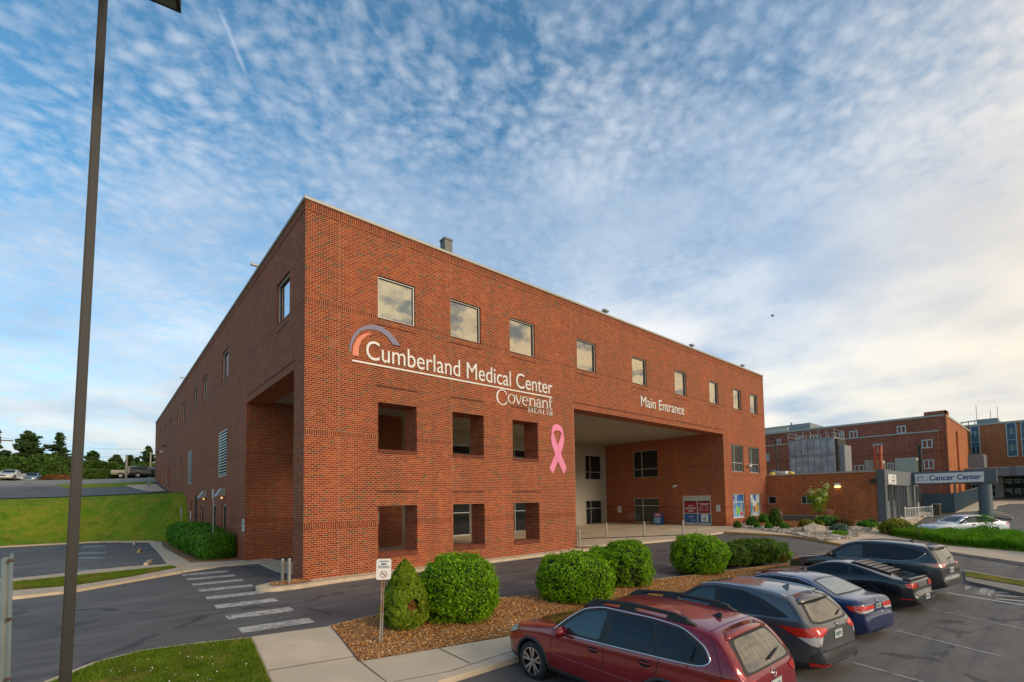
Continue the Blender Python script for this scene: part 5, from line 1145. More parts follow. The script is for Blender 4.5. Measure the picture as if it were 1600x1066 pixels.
def bush(label, pos, w_, dpt, h, m_=LBUSH, n=9000, leaf=.05, power=2.6, rz=0, group='clipped bushes in the mulch bed', cat='bush', name='clipped_bush', bump=.085, seed=1, cut=.42, core=True, asp=1.5, patch=None):
    """w_ x dpt x h rounded bush standing on pos"""
    g_ = np.random.default_rng(seed); s = empty(name, pos, label, cat, group, rz)
    d = blob_shape(sphere_dirs(n, g_), power); 
    R3 = np.array([w_/2, dpt/2, h/(1+cut)]); zc = R3[2]*cut
    k = 1+bump*nz3(d*R3, 3.2/max(.5, w_)*1.3, seed)*2+bump*.7*nz3(d*R3, 5.5, seed+3)*2
    inw = 1-.16*g_.random(n)**2.2
    P = d*R3*(k*inw)[:, None]; P[:, 2] += zc; keep = P[:, 2] > .02+.04*g_.random(n); P = P[keep]; dd = d[keep]
    gap = nz3(P, 4.5/max(.6, w_)*1.2, seed+9) > -.52+.12*g_.random(len(P)); P = P[gap]; dd = dd[gap]
    sh = g_.random(len(P)) < .07; P[sh] += dd[sh]*(.02+.07*g_.random((sh.sum(), 1))); P[sh, 2] += .02
    if patch is not None:
        c0, r0, pm = patch; near = np.linalg.norm(P/R3-np.array(c0), axis=1) < r0+g_.normal(0, .08, len(P)); leaves('browned_patch', P[near], dd[near], leaf, pm, s, asp, gen=g_); P = P[~near]; dd = dd[~near]
    leaves('foliage', P, dd, leaf, m_, s, asp, gen=g_)
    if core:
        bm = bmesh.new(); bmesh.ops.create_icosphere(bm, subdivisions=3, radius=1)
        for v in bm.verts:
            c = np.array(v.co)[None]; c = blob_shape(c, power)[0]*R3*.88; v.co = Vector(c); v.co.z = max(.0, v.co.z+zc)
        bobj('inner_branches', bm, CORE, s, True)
    return s
def gp(u, v, dz=.15): q = G(u, v, dz); return q
def pxw(u0, u1, q): # width in metres of a photo span at the distance of q
    return (u1-u0)*((q-CAM).dot(_fw))/FPX
def push(q, r_):   # centre of a round thing whose near edge is at q
    d = (q-CAM); d.z = 0; d.normalize(); p_ = q+d*r_; return Vector((p_.x, p_.y, T(p_.x, p_.y)+.13))
def pbush(label, u0, u1, vt, vb, seed, **kw):
    q = gp((u0+u1)/2, vb); w_ = pxw(u0, u1, q); 
    c = push(q, w_*.38); w_ = pxw(u0, u1, c); t_ = (c-CAM).dot(_fw); topz = (CAM+ray((u0+u1)/2, vt)*t_).z; h = topz-c.z
    dpt = kw.pop('dpt', w_); return bush(label, c, w_, dpt, h, seed=seed, rz=-YAW, **kw)
pbush('large rounded boxwood, second from the left beside the cone shrub', 659, 776, 870, 976, 11, n=19000, leaf=.045, power=2.9, cut=.85)
pbush('wide bulging boxwood behind the dark red wagon bonnet', 840, 957, 866, 944, 12, n=17000, leaf=.05, power=2.8, cut=.75, bump=.08)
pbush('small rounded boxwood tucked between two larger ones', 916, 962, 856, 916, 13, n=6000, leaf=.05, power=2.5, cut=.7)
pbush('tall rounded boxwood right of the wide bulging one', 937, 1017, 845, 919, 14, n=13000, leaf=.05, power=2.6, cut=.8)
pbush('rounded boxwood standing in front of the printed entrance doors', 1055, 1133, 837, 898, 15, n=13000, leaf=.055, power=2.7, cut=.8)
pbush('low dull green bush right of the rounded boxwood by the entrance', 1121, 1168, 851, 885, 16, n=6000, leaf=.06, power=2.5, m_=LDARK, cut=.7)
pbush('wide flat-topped bush with a browned patch at the end of the bed', 1146, 1223, 844, 882, 17, n=11000, leaf=.06, power=3.2, m_=LDARK, cut=.9, patch=((.55, -.45, .5), .42, LBROWN))
pbush('tiny leafy bush beside the dark grey car headlight', 1217, 1237, 859, 876, 18, n=1800, leaf=.06, power=2, m_=LBUSH, cut=.7)
# cone-shaped arborvitae with gaps and a browned spot
q = push(gp(633, 987), .42); sh_ = empty('cone_shrub', q, 'cone-shaped arborvitae with gaps and a browned spot behind the smoking sign', 'shrub'); g_ = np.random.default_rng(5)
Hc = (CAM+ray(632, 876)*((q-CAM).dot(_fw))).z-q.z; Rc = pxw(597, 671, q)/2
n = 20000; zt_ = g_.random(n)**1.15; th = g_.random(n)*2*PI
prof_ = np.interp(zt_, [0, .08, .25, .5, .75, .92, 1], [.62, .86, 1.0, .86, .55, .26, .03])
cl = np.array([noise.noise(Vector((math.cos(a)*2.2, math.sin(a)*2.2, b*5.5))) for a, b in zip(th, zt_)]); cl2 = np.array([noise.noise(Vector((math.cos(a)*5.5, math.sin(a)*5.5, b*13+9))) for a, b in zip(th, zt_)])
rr = Rc*prof_*(1+.10*cl+.14*cl2)*(1-.25*g_.random(n)**3)
keep = (cl2 > -.34)
P = np.stack([rr*np.cos(th), rr*np.sin(th), zt_*Hc*.98+.03], 1); Nn = np.stack([np.cos(th), np.sin(th), np.full(n, .5)], 1)
bc_ = Vector((-math.sin(YAW-.55), -math.cos(YAW-.55))); br_ = np.linalg.norm(P-np.array([bc_.x*Rc*.86, bc_.y*Rc*.86, Hc*.37]), axis=1) < .13
leaves('browned_patch', P[keep & br_], Nn[keep & br_], .05, LBROWN, sh_, 1.8, gen=g_); k1 = keep & ~br_; leaves('foliage', P[k1], Nn[k1], .048, LARB, sh_, 1.9, .6, gen=g_)
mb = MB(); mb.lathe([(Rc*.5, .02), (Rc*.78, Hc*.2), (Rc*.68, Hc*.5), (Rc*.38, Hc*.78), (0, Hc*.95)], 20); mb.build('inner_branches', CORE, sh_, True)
# clipped hedge along the side wall, shrub by shrub
yy = 10.9
for i in range(8):
    wj = [1.45, 1.9, 1.9, 1.9, 2.0, 2.0, 2.0, 2.0][i]; hj = [1.38, 1.62, 1.7, 1.62, 1.7, 1.6, 1.65, 1.6][i]
    xj = [-.95, -1.05, -1.15, -1.05, -1.2, -1.1, -1.15, -1.1][i]
    yj = yy+wj/2; yy += wj*.96
    nm = ['nearest', 'second', 'third', 'fourth', 'fifth', 'sixth', 'seventh', 'farthest'][i]
    bush('boxy clipped holly by the side wall, %s in the row from the pillar' % nm, (xj, yj, T(xj, yj)+.06), 1.75, wj*1.0, hj*(.95+.1*((i*7) % 3)/2), m_=LHEDGE, n=[15000, 9000, 8000, 7000, 6000, 5000, 4000, 4000][i], leaf=[.05, .06, .065, .07, .08, .08, .08, .09][i], power=[5, 3, 2.8, 3, 2.8, 3, 2.8, 2.8][i], group='clipped hedge shrubs along the side wall', name='hedge_shrub', seed=30+i, cut=.95, bump=.05)
# sign posts among the hedge
for (x, y, h, l) in ((-1.0, 12.0, 3.66, 'tall grey sign post with a pale sign edge-on in front of the hedge'), (-1.0, 25.5, 2.6, 'farthest pale-topped sign post behind the hedge'), (-1.0, 20.4, 2.4, 'middle pale-topped sign post rising from the hedge')):

    s = empty('sign_post', (x, y, T(x, y)), l, 'sign post', 'parking sign posts by the hedge'); h -= T(x, y)
    mb = MB(); mb.tube([(0, 0, -.1), (0, 0, h)], .035, 8); mb.build('post', GALV, s); mb = MB(); mb.box(-.05, -.16, h-.5, -.036, .16, h-.02); mb.build('sign_panel', WHITEP, s)

# rock bed plants
def small(label, u, vb, w_, h, m_, name='small_shrub', seed=0, leaf=.07, n=1500, power=2, cat='shrub', **kw):
    q = gp(u, vb, .16); q = push(q, w_*.35); q.z += .04
    return bush(label, q, w_, w_, h, m_=m_, n=n, leaf=leaf, seed=seed, power=power, group='low shrubs in the rock bed', name=name, cat=cat, rz=-YAW, **kw)
SM = [('dark little shrub at the corner under the blue printed window', 1152, 825, .55, .5, LDARK), ('round green shrub below the gap between the printed windows', 1175, 822, .85, .75, LHEDGE), ('round green shrub below the amber printed window', 1193.5, 817, .85, .75, LHEDGE),
      ('tiny round shrub in the pebbles right of the green ones', 1183, 825.5, .45, .38, LHEDGE), ('small round shrub in the pebbles below the burgundy bush', 1201, 827, .5, .42, LHEDGE), ('round small shrub in the pebbles left of the boulder', 1226, 827, .5, .42, LHEDGE),
      ('low dark shrub behind the concrete slab', 1238.5, 806, 1.0, .5, LDARK), ('bright low shrub in front of the concrete slab', 1261, 824, 1.1, .55, LYEL), ('wide dark green shrub right of the flowering tree', 1292, 822, 1.8, .75, LHEDGE),
      ('rust brown shrub right of the wide green one', 1319, 824, 1.3, .62, LBROWN), ('silvery blue shrub in the pebbles', 1311, 831, 1.15, .5, LGREY), ('flat green tuft at the front of the pebbles', 1312, 836.5, .9, .22, LBUSH),
      ('low green shrub by the grey pilaster', 1353, 825, 1.2, .45, LHEDGE), ('small round shrub against the grey pilaster', 1362, 824, .8, .55, LDARK), ('small weedy tuft beside the boulder', 1283, 827, .35, .55, LYEL)]
for i, a in enumerate(SM): small(*a, seed=60+i)
small('burgundy and green upright bush below the low wing window', 1212, 823, .95, 1.45, LDARK, seed=90, n=2500, patch=((0, 0, .15), .62, mat('burgundy leaf', (.07, .02, .02), .6, var=.4, vscale=9)))
for u, l in ((1218.5, 'thin pink flower spire left of the slab'), (1297.5, 'pink flower spire right of the flowering tree')):
    q = push(gp(u, 818, .17), .1); s = empty('flower_spire', q, l, 'flower', 'pink flower spires'); g_ = np.random.default_rng(int(u)); n = 260
    zz_ = .25+.9*g_.random(n); P = np.stack([g_.normal(0, .09, n), g_.normal(0, .09, n), zz_], 1); leaves('blossom', P, sphere_dirs(n, g_), .07, PINKF, s, gen=g_); mb = MB(); mb.tube([(0, 0, -.05), (0, 0, .9)], .012, 5); mb.build('stem', BARK, s)
# flowering tree
q = push(gp(1281, 815, .17), .1); s = empty('flowering_tree', q, 'small tree with cream flower heads against the low brick wing', 'tree'); g_ = np.random.default_rng(3)
mb = MB(); mb.tube([(0, 0, -.1), (0, 0, .7)], .05, 7); tips = []
for k in range(9):
    a = k*2.4; r_ = .35+.55*g_.random(); z = 1.5+1.35*g_.random(); e = Vector((math.cos(a)*r_*.9, math.sin(a)*r_*.9, z)); mb.tube([(0, 0, .65), e*.5+Vector((0, 0, .2)), e], [.03, .02, .01], 5); tips.append(e)
mb.build('trunk', BARK, s)
P = np.concatenate([np.array(t_)[None]+g_.normal(0, 1, (90, 3))*np.array([.16, .16, .24]) for t_ in tips]+[np.stack([g_.normal(0, .3, 420), g_.normal(0, .3, 420), .8+1.4*g_.random(420)], 1)])
leaves('crown', P, sphere_dirs(len(P), g_), .085, LYEL if False else LBUSH, s, 1.7, gen=g_)
for k, t_ in enumerate(tips):
    c = np.array(t_)+np.array([-.06, -.1, .2]); P = c[None]+g_.normal(0, .09, (150, 3)); leaves('flower_head', P, sphere_dirs(150, g_), .09, FLOW, s, 1.2, gen=g_)
# rocks and slab
def rock(label, q, sx, sy, sz, m_, seed, group=None, name='boulder'):
    bm = bmesh.new(); bmesh.ops.create_icosphere(bm, subdivisions=3, radius=1); 
    for v in bm.verts:
        k = 1+.28*noise.noise(v.co*1.3+Vector((seed, 0, 0)))+.1*noise.noise(v.co*4+Vector((seed, 5, 0))); v.co = Vector((v.co.x*sx*k, v.co.y*sy*k, v.co.z*sz*k+sz*.4))
    o = bobj(name, bm, m_, None, False, q); o.rotation_euler = (0, 0, -YAW+.3); return tag(o, label, 'rock', group)
ROCKM = mat('field stone', (.40, .34, .27), .9, var=.3, vscale=2.5, bump=.6, bscale=15)
rock('long pale boulder lying in the pebbles', push(gp(1271, 832, .16), .3), 1.0, .42, .42, ROCKM, 1, 'boulders in the rock bed')
rock('flat stone at the right of the rust brown shrub', push(gp(1337, 829, .16), .3), .75, .4, .22, ROCKM, 4, 'boulders in the rock bed')
a = atX(1226, 806, 40.5); b = atX(1280, 806, 40.5)
sl2 = MB(); sl2.box(39.6, b.y, T(40, -4)+.1, 41.4, a.y, T(40, -4)+.62, bev=.03); tag(sl2.build('concrete_slab', mat('dark weathered concrete', (.16, .14, .11), .9, var=.25)), 'dark weathered concrete slab lying in the orange mulch', 'slab')
# scattered river rocks
def scatter_stones(name, poly, n, s0, s1, m_, seed, dz, flat=.6):
    g_ = np.random.default_rng(seed); xs = [p_[0] for p_ in poly]; ys = [p_[1] for p_ in poly]; out = []
    def inside(x, y):
        c = False; j = len(poly)-1
        for i in range(len(poly)):
            if ((poly[i][1] > y) != (poly[j][1] > y)) and (x < (poly[j][0]-poly[i][0])*(y-poly[i][1])/(poly[j][1]-poly[i][1])+poly[i][0]): c = not c
            j = i
        return c
    while len(out) < n:
        x = g_.uniform(min(xs), max(xs)); y = g_.uniform(min(ys), max(ys))
        if inside(x, y): out.append((x, y))
    base = np.array([(1, 0, 0), (-1, 0, 0), (0, 1, 0), (0, -1, 0), (0, 0, 1), (0, 0, -1)], float); F = [(0, 2, 4), (2, 1, 4), (1, 3, 4), (3, 0, 4), (2, 0, 5), (1, 2, 5), (3, 1, 5), (0, 3, 5)]
    V = []; FF = []
    for k, (x, y) in enumerate(out):
        s_ = g_.uniform(s0, s1); sc_ = np.array([s_*g_.uniform(.7, 1.4), s_*g_.uniform(.5, 1), s_*flat*g_.uniform(.5, 1)]); a = g_.uniform(0, PI); 
        v = base*sc_*(1+g_.uniform(-.25, .25, (6, 3))); ti = g_.normal(0, .35, 2); v[:, 2] += v[:, 0]*ti[0]+v[:, 1]*ti[1]
        c, sn_ = math.cos(a), math.sin(a); V += [(x+p_[0]*c-p_[1]*sn_, y+p_[0]*sn_+p_[1]*c, T(x, y)+dz+p_[2]) for p_ in v]; FF += [tuple(i+6*k for i in f) for f in F]
    me = D.meshes.new(name); me.from_pydata(V, [], FF); return tag(mobj(name, me, m_), kind='stuff')
def isl_mat(name, stops, rough=.85):
    m_ = D.materials.new(name); m_.use_nodes = True; n = NT(m_.node_tree); b = n.n['Principled BSDF']; g = n.node('ShaderNodeNewGeometry')
    n.put(b.inputs['Base Color'], n.ramp(g.outputs['Random Per Island'], stops)); b.inputs['Roughness'].default_value = rough; return m_
scatter_stones('river_rocks', [(33.6, -.7), (31.6, -3.4), (27.0, -9.0), (30, -9.6), (36, -9.3), (41.8, -8.9), (35.5, -6.9), (33.0, -5.0), (34.5, -1.5)], 3200, .05, .17, isl_mat('pebble', [(0, (.24, .20, .15)), (.5, (.50, .43, .33)), (1, (.72, .65, .54))]), 2, .17)
CHIP = isl_mat('bark chip', MULCHC)
scatter_stones('mulch_chips', bed_in[:10]+bed_in[-8:], 15000, .012, .035, CHIP, 3, .155, .5)
scatter_stones('mulch_chips', [(-1.1, .1), (-1.2, -.4), (-.9, -.62), (.1, -.55), (0, .3)], 350, .012, .03, CHIP, 4, .155, .5)
scatter_stones('orange_mulch_chips', [(36.5, -.3), (35.2, -2.6), (33.6, -5.2), (35.6, -6.4), (39, -7.2), (42.1, -7.4), (42.1, -.3)], 2500, .03, .08, isl_mat('orange chip', [(0, (.22, .07, .02)), (.5, (.46, .18, .04)), (1, (.62, .32, .12))]), 5, .18, .5)
# column kerb with stones at the gateway
kr = W((1528, 798), (1541, 806), (1582, 811.5), (1583, 808), (1565, 800), (1545, 797), dz=.1)
sheet('column_kerb', kr, GREYC, dz=.14, thick=.25, step=1); 
sheet('column_stones', W((1545, 802), (1560, 806), (1580, 809), (1579, 806), (1562, 800), dz=.15), ROCKS, dz=.2, thick=.1, step=1)
# ornamental grass bank
def blades(name, poly, n, h0, h1, wd, m_, seed, dz, clump=.0, lean=.5, hfun=None):
    g_ = np.random.default_rng(seed); xs = [p_[0] for p_ in poly]; ys = [p_[1] for p_ in poly]; pts = []
    from_poly = np.array(poly)
    while sum(len(a) for a in pts) < n:
        x = g_.uniform(min(xs), max(xs), n*2); y = g_.uniform(min(ys), max(ys), n*2); c = np.zeros(len(x), bool); j = len(poly)-1
        for i in range(len(poly)):
            xi, yi = poly[i]; xj, yj = poly[j]
            cond = ((yi > y) != (yj > y)) & (x < (xj-xi)*(y-yi)/((yj-yi) if yj != yi else 1e-9)+xi); c ^= cond; j = i
        pts.append(np.stack([x[c], y[c]], 1))
    P = np.concatenate(pts)[:n]
    if clump: P = P+(np.round(P/clump)*clump-P)*.55*g_.random((n, 1))
    z = np.array([T(*p_) for p_ in P])+dz; a = g_.random(n)*2*PI; h = g_.uniform(h0, h1, n)
    if hfun is not None: h *= hfun(P)
    w2 = np.stack([np.cos(a), np.sin(a), np.zeros(n)], 1)*(wd/2); b = g_.random(n)*2*PI; ln = (h*lean*g_.random(n))[:, None]*np.stack([np.cos(b), np.sin(b), np.zeros(n)], 1)
    B = np.stack([P[:, 0], P[:, 1], z], 1); M_ = B+ln*.35+np.array([0, 0, 1])*(h*.6)[:, None]; Tp = B+ln+np.array([0, 0, 1])*(h*(1-lean*.25))[:, None]
    V = np.stack([B-w2, B+w2, M_+w2*.8, M_-w2*.8, Tp], 1).reshape(-1, 3); k = np.arange(n)*5
    me = D.meshes.new(name); me.vertices.add(5*n); me.vertices.foreach_set('co', V.ravel())
    li = np.stack([k, k+1, k+2, k+3, k+3, k+2, k+4], 1).ravel(); me.loops.add(7*n); me.loops.foreach_set('vertex_index', li)
    me.polygons.add(2*n); ls_ = np.stack([np.arange(n)*7, np.arange(n)*7+4], 1).ravel(); lt = np.tile([4, 3], n); me.polygons.foreach_set('loop_start', ls_); me.polygons.foreach_set('loop_total', lt); me.update()
    return mobj(name, me, m_)
gpoly = W((1392, 833), (1425, 829.5), (1445, 828), (1500, 831), (1600, 842), (1760, 862), (1760, 884), (1600, 860), (1483, 850), dz=.16)
tag(blades('ornamental_grass', gpoly, 42000, .35, .75, .035, LGRASS, 8, .15, clump=.9, lean=.9, hfun=lambda P: .75+.5*np.abs(np.sin(P[:, 0]*1.9)*np.cos(P[:, 1]*2.3))), kind='stuff')
q = push(gp(1400, 833, .2), .5); bush('yellow green shrub at the tip of the grass island', q, 1.9, 1.9, .95, m_=LYEL, n=2600, leaf=.09, power=2, group='shrubs of the grass island', name='small_shrub', cat='shrub', seed=77)
for u, l in ((1437, 'thin bare twig left of the silver sedan'), (1537, 'leafy sapling in front of the silver sedan boot'), (1549, 'thin sapling beside the leafy one')):
    q = push(gp(u, 845, .2), .3); s = empty('sapling', q, l, 'sapling', 'saplings in the grass island'); g_ = np.random.default_rng(u); mb = MB()
    for k in range(4): mb.tube([(0, 0, 0), (g_.normal(0, .12), g_.normal(0, .12), .8), (g_.normal(0, .25), g_.normal(0, .25), 1.5)], .008, 4)
    mb.build('trunk', BARK, s); n = 30 if u == 1437 else 160; P = np.stack([g_.normal(0, .16, n), g_.normal(0, .16, n), .5+1.05*g_.random(n)], 1); leaves('crown', P, sphere_dirs(n, g_), .07, LBROWN if u == 1437 else LHEDGE, s, gen=g_)
# lawns
LAWN = leaf_mat('lawn blade', (.09, .18, .006), (.15, .24, .010), (.26, .29, .03), trans=.3, pos_scale=2.4, lo=.55, hi=1.35, dry=(.30, .25, .06))
nl = [(x, y) for x, y in lawn_in if y > -13][:] ; nl = [(-3.2, -6.97), (-4.15, -6.67), (-5.0, -6.52), (-5.62, -6.76), (-6.2, -7.35), (-7.05, -8.5), (-7.6, -9.8), (-7.4, -11.5), (-3.7, -11.5), (-3.45, -9.72)]
tag(blades('lawn_grass', nl, 70000, .03, .075, .008, LAWN, 9, .135, lean=.9), kind='stuff')
isl = W((20, 926.5), (115, 918.5), (200, 905.5), (272, 890.5), (268, 889), (196, 897), (94, 907.5), (20, 915.5))
tag(blades('island_grass', isl, 26000, .04, .09, .014, LAWN, 10, .12, lean=.9), kind='stuff')
g_ = np.random.default_rng(12); P = [(x, y) for x, y in zip(g_.uniform(-7, -3.6, 260), g_.uniform(-11, -6.9, 260)) if y < -6.9-.9*max(0, -5-x)]
leaves('clover_flowers', np.array([(x, y, T(x, y)+.20) for x, y in P]), np.tile([0, 0, 1.], (len(P), 1)), .022, WHITEP, None, 1, gen=g_); tag(D.objects['clover_flowers'], kind='stuff')

# ---------------------------------------------------------------- far trees on the left
def conifer(label, u, vt, Y, wpx, seed, group, dens=1.0, ragged=.0, name='conifer_tree', base_frac=.12, m_=None):
    a = atY(u, vt, Y); x = a.x; z0 = T(x, Y); Ht = a.z-z0; s = empty(name, (x, Y, z0), label, 'tree', group); g_ = np.random.default_rng(seed)
    q = Vector((x, Y, 0)); Rw = wpx*((Vector((x, Y, a.z))-CAM).dot(_fw))/FPX/2
    mb = MB(); mb.tube([(0, 0, -.2), (0, 0, Ht*.97)], [.02*Ht, .01], 6); nb = int(13*dens)+int(Ht*1.1)
    P = []; 
    for k in range(nb):
        f = k/nb; z = Ht*(base_frac+(1-base_frac)*f*.98); L_ = Rw*(1-f)**.8*(1+.25*g_.normal()*(.6+ragged))+.12
        for j in range(6):
            an = g_.random()*2*PI; Lj = abs(L_*(.65+.5*g_.random())); e = Vector((math.cos(an)*Lj, math.sin(an)*Lj, z-.12*Lj+.25*Lj*f)); 
            if Lj > .5: mb.tube([(0, 0, z), tuple(e)], [.03, .008], 3, cap=False)
            n = int(26*max(.4, Lj)); t_ = g_.random(n)**.7; c = np.array([[0, 0, z]])*(1-t_[:, None])+np.array(e)[None]*t_[:, None]
            P.append(c+g_.normal(0, 1, (n, 3))*np.array([.16, .16, .10])*(.6+.25*Lj))
    mb.build('trunk', BARK, s); P = np.concatenate(P); leaves('crown', P, sphere_dirs(len(P), g_), .30, m_ or LCON, s, 1.8, gen=g_); return s
GT = 'dark trees along the road beyond the upper lot'
conifer('broad dark conifer behind the white sedan', 44, 672, 84, 66, 1, GT, 1.5, .5)
conifer('tall ragged spruce beside the lamp post shaft', 94, 674, 82, 46, 2, GT, 1.2, 1.2)
conifer('narrow pointed conifer right of the lamp post', 146, 704, 90, 34, 3, GT, 1, .8)
conifer('small round-topped pine left of the pale pole', 182, 711, 92, 24, 4, GT, 1, .5, base_frac=.4)
conifer('dark pine just right of the pale pole', 203, 711, 92, 22, 5, GT, 1.2, .3, base_frac=.25)
conifer('small dark pine between the poles', 214, 714, 95, 16, 6, GT, 1, .3)
conifer('tall thin spruce touching the building edge', 232, 696, 88, 34, 7, GT, 1.1, .9)
conifer('dark conifer at the far left edge', 8, 703, 88, 50, 8, GT, 1.2, .8)
conifer('low dark conifer behind the lamp post', 118, 712, 88, 40, 9, GT, 1.1, .8)
def tree(label, u, vt, Y, wpx, seed, group, m_=LTREE, name='broadleaf_tree', n=2600, leaf=.26):
    a = atY(u, vt, Y); z0 = T(a.x, Y); Ht = a.z-z0; Rw = wpx*((a-CAM).dot(_fw))/FPX/2; s = empty(name, (a.x, Y, z0), label, 'tree', group); g_ = np.random.default_rng(seed)
    mb = MB(); mb.tube([(0, 0, -.2), (0, 0, Ht*.5)], [.18, .1], 6)
    P = []
    for k in range(16):
        c = np.array([g_.normal(0, .45)*Rw, g_.normal(0, .4)*Rw, Ht*(.28+.5*g_.random())]); r_ = Rw*(.35+.3*g_.random()); r_ = min(r_, (Ht-c[2])*.98)
        mb.tube([(0, 0, Ht*.25), tuple(c)], [.06, .02], 4, cap=False); d = sphere_dirs(n//16, g_); P.append(c+d*r_*(1-.35*g_.random((n//16, 1))**2)*np.array([1, 1, .85]))
    mb.build('trunk', BARK, s); P = np.concatenate(P); leaves('crown', P, sphere_dirs(len(P), g_), leaf, m_, s, 1.3, gen=g_); return s
for i, (u, vt, Y, w_, l, m_) in enumerate(((20, 712, 78, 60, 'dense bushy tree behind the silver car at the left', LTREE), (62, 706, 80, 52, 'mid green bushy tree below the broad conifer', LTREE), (106, 716, 79, 50, 'bushy tree right behind the lamp post shaft', LTREE), (135, 718, 80, 40, 'bushy tree right of the lamp post shaft', LTREE),
      (158, 717, 82, 44, 'yellowish green tree in the middle of the far row', leaf_mat('light tree leaf', (.06, .12, .01), (.10, .17, .015), (.15, .2, .03))), (180, 722, 80, 36, 'low bushy tree left of the parked pickup', LTREE), (212, 724, 84, 40, 'low bushy tree above the parked pickup', LTREE), (234, 722, 84, 34, 'low bushy tree by the building edge', LTREE), (86, 724, 76, 40, 'low dark bushy tree above the orange shrub', LTREE), (-12, 708, 80, 60, 'bushy tree cut by the left edge of the view', LTREE))):
    tree(l, u, vt, Y, w_, 20+i, GT, m_)
for i, (u0, u1, vt, l) in enumerate(((126, 172, 733, 'long clipped hedge below the yellowish tree'), (60, 124, 734, 'long dark hedge behind the silver car'), (-30, 30, 732, 'hedge behind the white sedan'), (172, 244, 736, 'low hedge behind the parked pickup and dark suv'))):
    a = atY(u0, vt, 76); b = atY(u1, vt, 76); z0 = T((a.x+b.x)/2, 76); bush(l, ((a.x+b.x)/2, 76, z0), b.x-a.x, 2.4, a.z-z0, m_=LTREE, n=6000, leaf=.2, power=5, group='far hedges along the road', name='hedge', cat='hedge', seed=50+i, cut=.9, bump=.12)
a = atY(92, 742, 74.2); bush('orange leaved low shrub in front of the far hedge', (a.x, 74.2, T(a.x, 74.2)), 3.4, 1.4, .75, m_=leaf_mat('orange leaf', (.25, .07, .02), (.36, .12, .03), (.2, .13, .03)), n=1500, leaf=.15, group='far hedges along the road', name='orange_shrub', cat='shrub', seed=59)
# utility poles and wires
def upole(u, vt, Y, r_, label, arm=0, m_=None):
    a = atY(u, vt, Y); z0 = T(a.x, Y); s = empty('utility_pole', (a.x, Y, z0), label, 'utility pole', 'utility poles along the road'); h = a.z-z0
    mb = MB(); mb.tube([(0, 0, -.3), (0, 0, h)], [r_*1.2, r_], 8); mb.build('pole', m_ or mat('pale pole wood', (.40, .36, .30), .9, var=.15), s)
    if arm: mb = MB(); mb.box(-arm, -.06, h-.6, arm, .06, h-.46); mb.build('crossarm', BARK, s)
    mb = MB(); mb.tube([(0, 0, h), (0, 0, h+.15)], r_*.6, 6); mb.build('cap', GALV, s); return a
p1 = upole(198, 712, 73, .13, 'pale utility pole standing beside the parked pickup'); p2 = upole(235.5, 708, 80, .10, 'thin pale utility pole by the building edge'); p3 = upole(-2, 682, 78, .16, 'utility pole with a crossarm at the left edge', 1.4, BARK)
conifer('yellowish treetop at the left edge beside the crossarm', -6, 668, 92, 26, 66, GT, 1, .5, m_=MATS['light tree leaf'])
for i, (v0, v1) in enumerate(((701, 713), (703, 708.5), (676, 702), (729, 735))):
    a = atY(-60, v0-3, 80); b = atY(250, v1, 80); mb = MB(); pts = [a.lerp(b, k/16)-Vector((0, 0, .9*math.sin(PI*k/16))) for k in range(17)]; mb.tube(pts, .022, 4)
    tag(mb.build('overhead_wire', BLACKP), ['overhead wire running just above the far treetops', 'overhead wire close below the uppermost one', 'highest overhead wire across the pale sky', 'lowest overhead wire in front of the far hedges'][i], 'wire', 'overhead wires on the left')
# bird
bd = empty('flying_bird', atD(1207, 494, 40), 'small dark bird gliding in front of the bright clouds', 'bird'); mb = MB(); mb.lathe([(0, -.16), (.035, -.08), (.04, .03), (.012, .14), (0, .2)], 8, 'Y'); 
for s_ in (-1, 1): mb.add([(0, -.05, .02), (s_*.17, -.08, .10), (s_*.36, .02, .02), (s_*.17, .04, .09), (0, .06, .02)], [(0, 1, 3, 4), (1, 2, 3)] if s_ > 0 else [(0, 4, 3, 1), (1, 3, 2)])
mb.build('body', BLACKP, bd)

# ================================================================== vehicles
def paint(name, col, metal=.35, rough=.32, coat=1.0):
    m_ = D.materials.new(name); m_.use_nodes = True; n = NT(m_.node_tree); b = n.n['Principled BSDF']
    v = n.node('ShaderNodeTexCoord').outputs['Object']
    f = n.rng(n.noise(v, 1.2, 3), .3, .7, .94, 1.06); fl = n.rng(n.noise(v, 400, 2), .3, .7, .9, 1.1); k = n.m('MULTIPLY', f, fl)
    # a thin film of road dust lies on the upward faces
    _, _, nz_ = n.sep(n.node('ShaderNodeNewGeometry').outputs['Normal'])
    dust = n.m('MULTIPLY', n.rng(nz_, .55, 1.0), n.rng(n.noise(v, 3, 4, .6), .3, .7, .03, .10))
    n.put(b.inputs['Base Color'], n.mix(dust, n.mix(1.0, tuple(col), n.xyz(k, k, k), 'MULTIPLY'), (.36, .31, .25)))
    b.inputs['Metallic'].default_value = metal; n.put(b.inputs['Roughness'], n.m('ADD', n.m('MULTIPLY', dust, .5), rough)); b.inputs['Coat Weight'].default_value = coat; n.put(b.inputs['Coat Roughness'], n.m('ADD', n.m('MULTIPLY', dust, .5), .03))
    MATS[name] = m_; return m_
CHROME = mat('chrome', (.75, .75, .76), .12, metal=1, var=.02)
ALLOY = mat('machined alloy', (.52, .52, .53), .3, metal=.9, var=.05)
CLAD = mat('grey plastic cladding', (.035, .036, .038), .55, var=.1)
REDL = mat('red tail lamp', (.50, .008, .006), .12, coat=1, var=.1, vscale=10)
REDB = mat('bright red tail lamp', (.75, .03, .015), .12, coat=1, var=.08, vscale=10)
CLEARL = mat('clear lamp lens', (.60, .56, .54), .1, coat=1, var=.15, vscale=20)
PINKL2 = mat('faded pink lamp', (.62, .22, .20), .15, coat=1, var=.1)
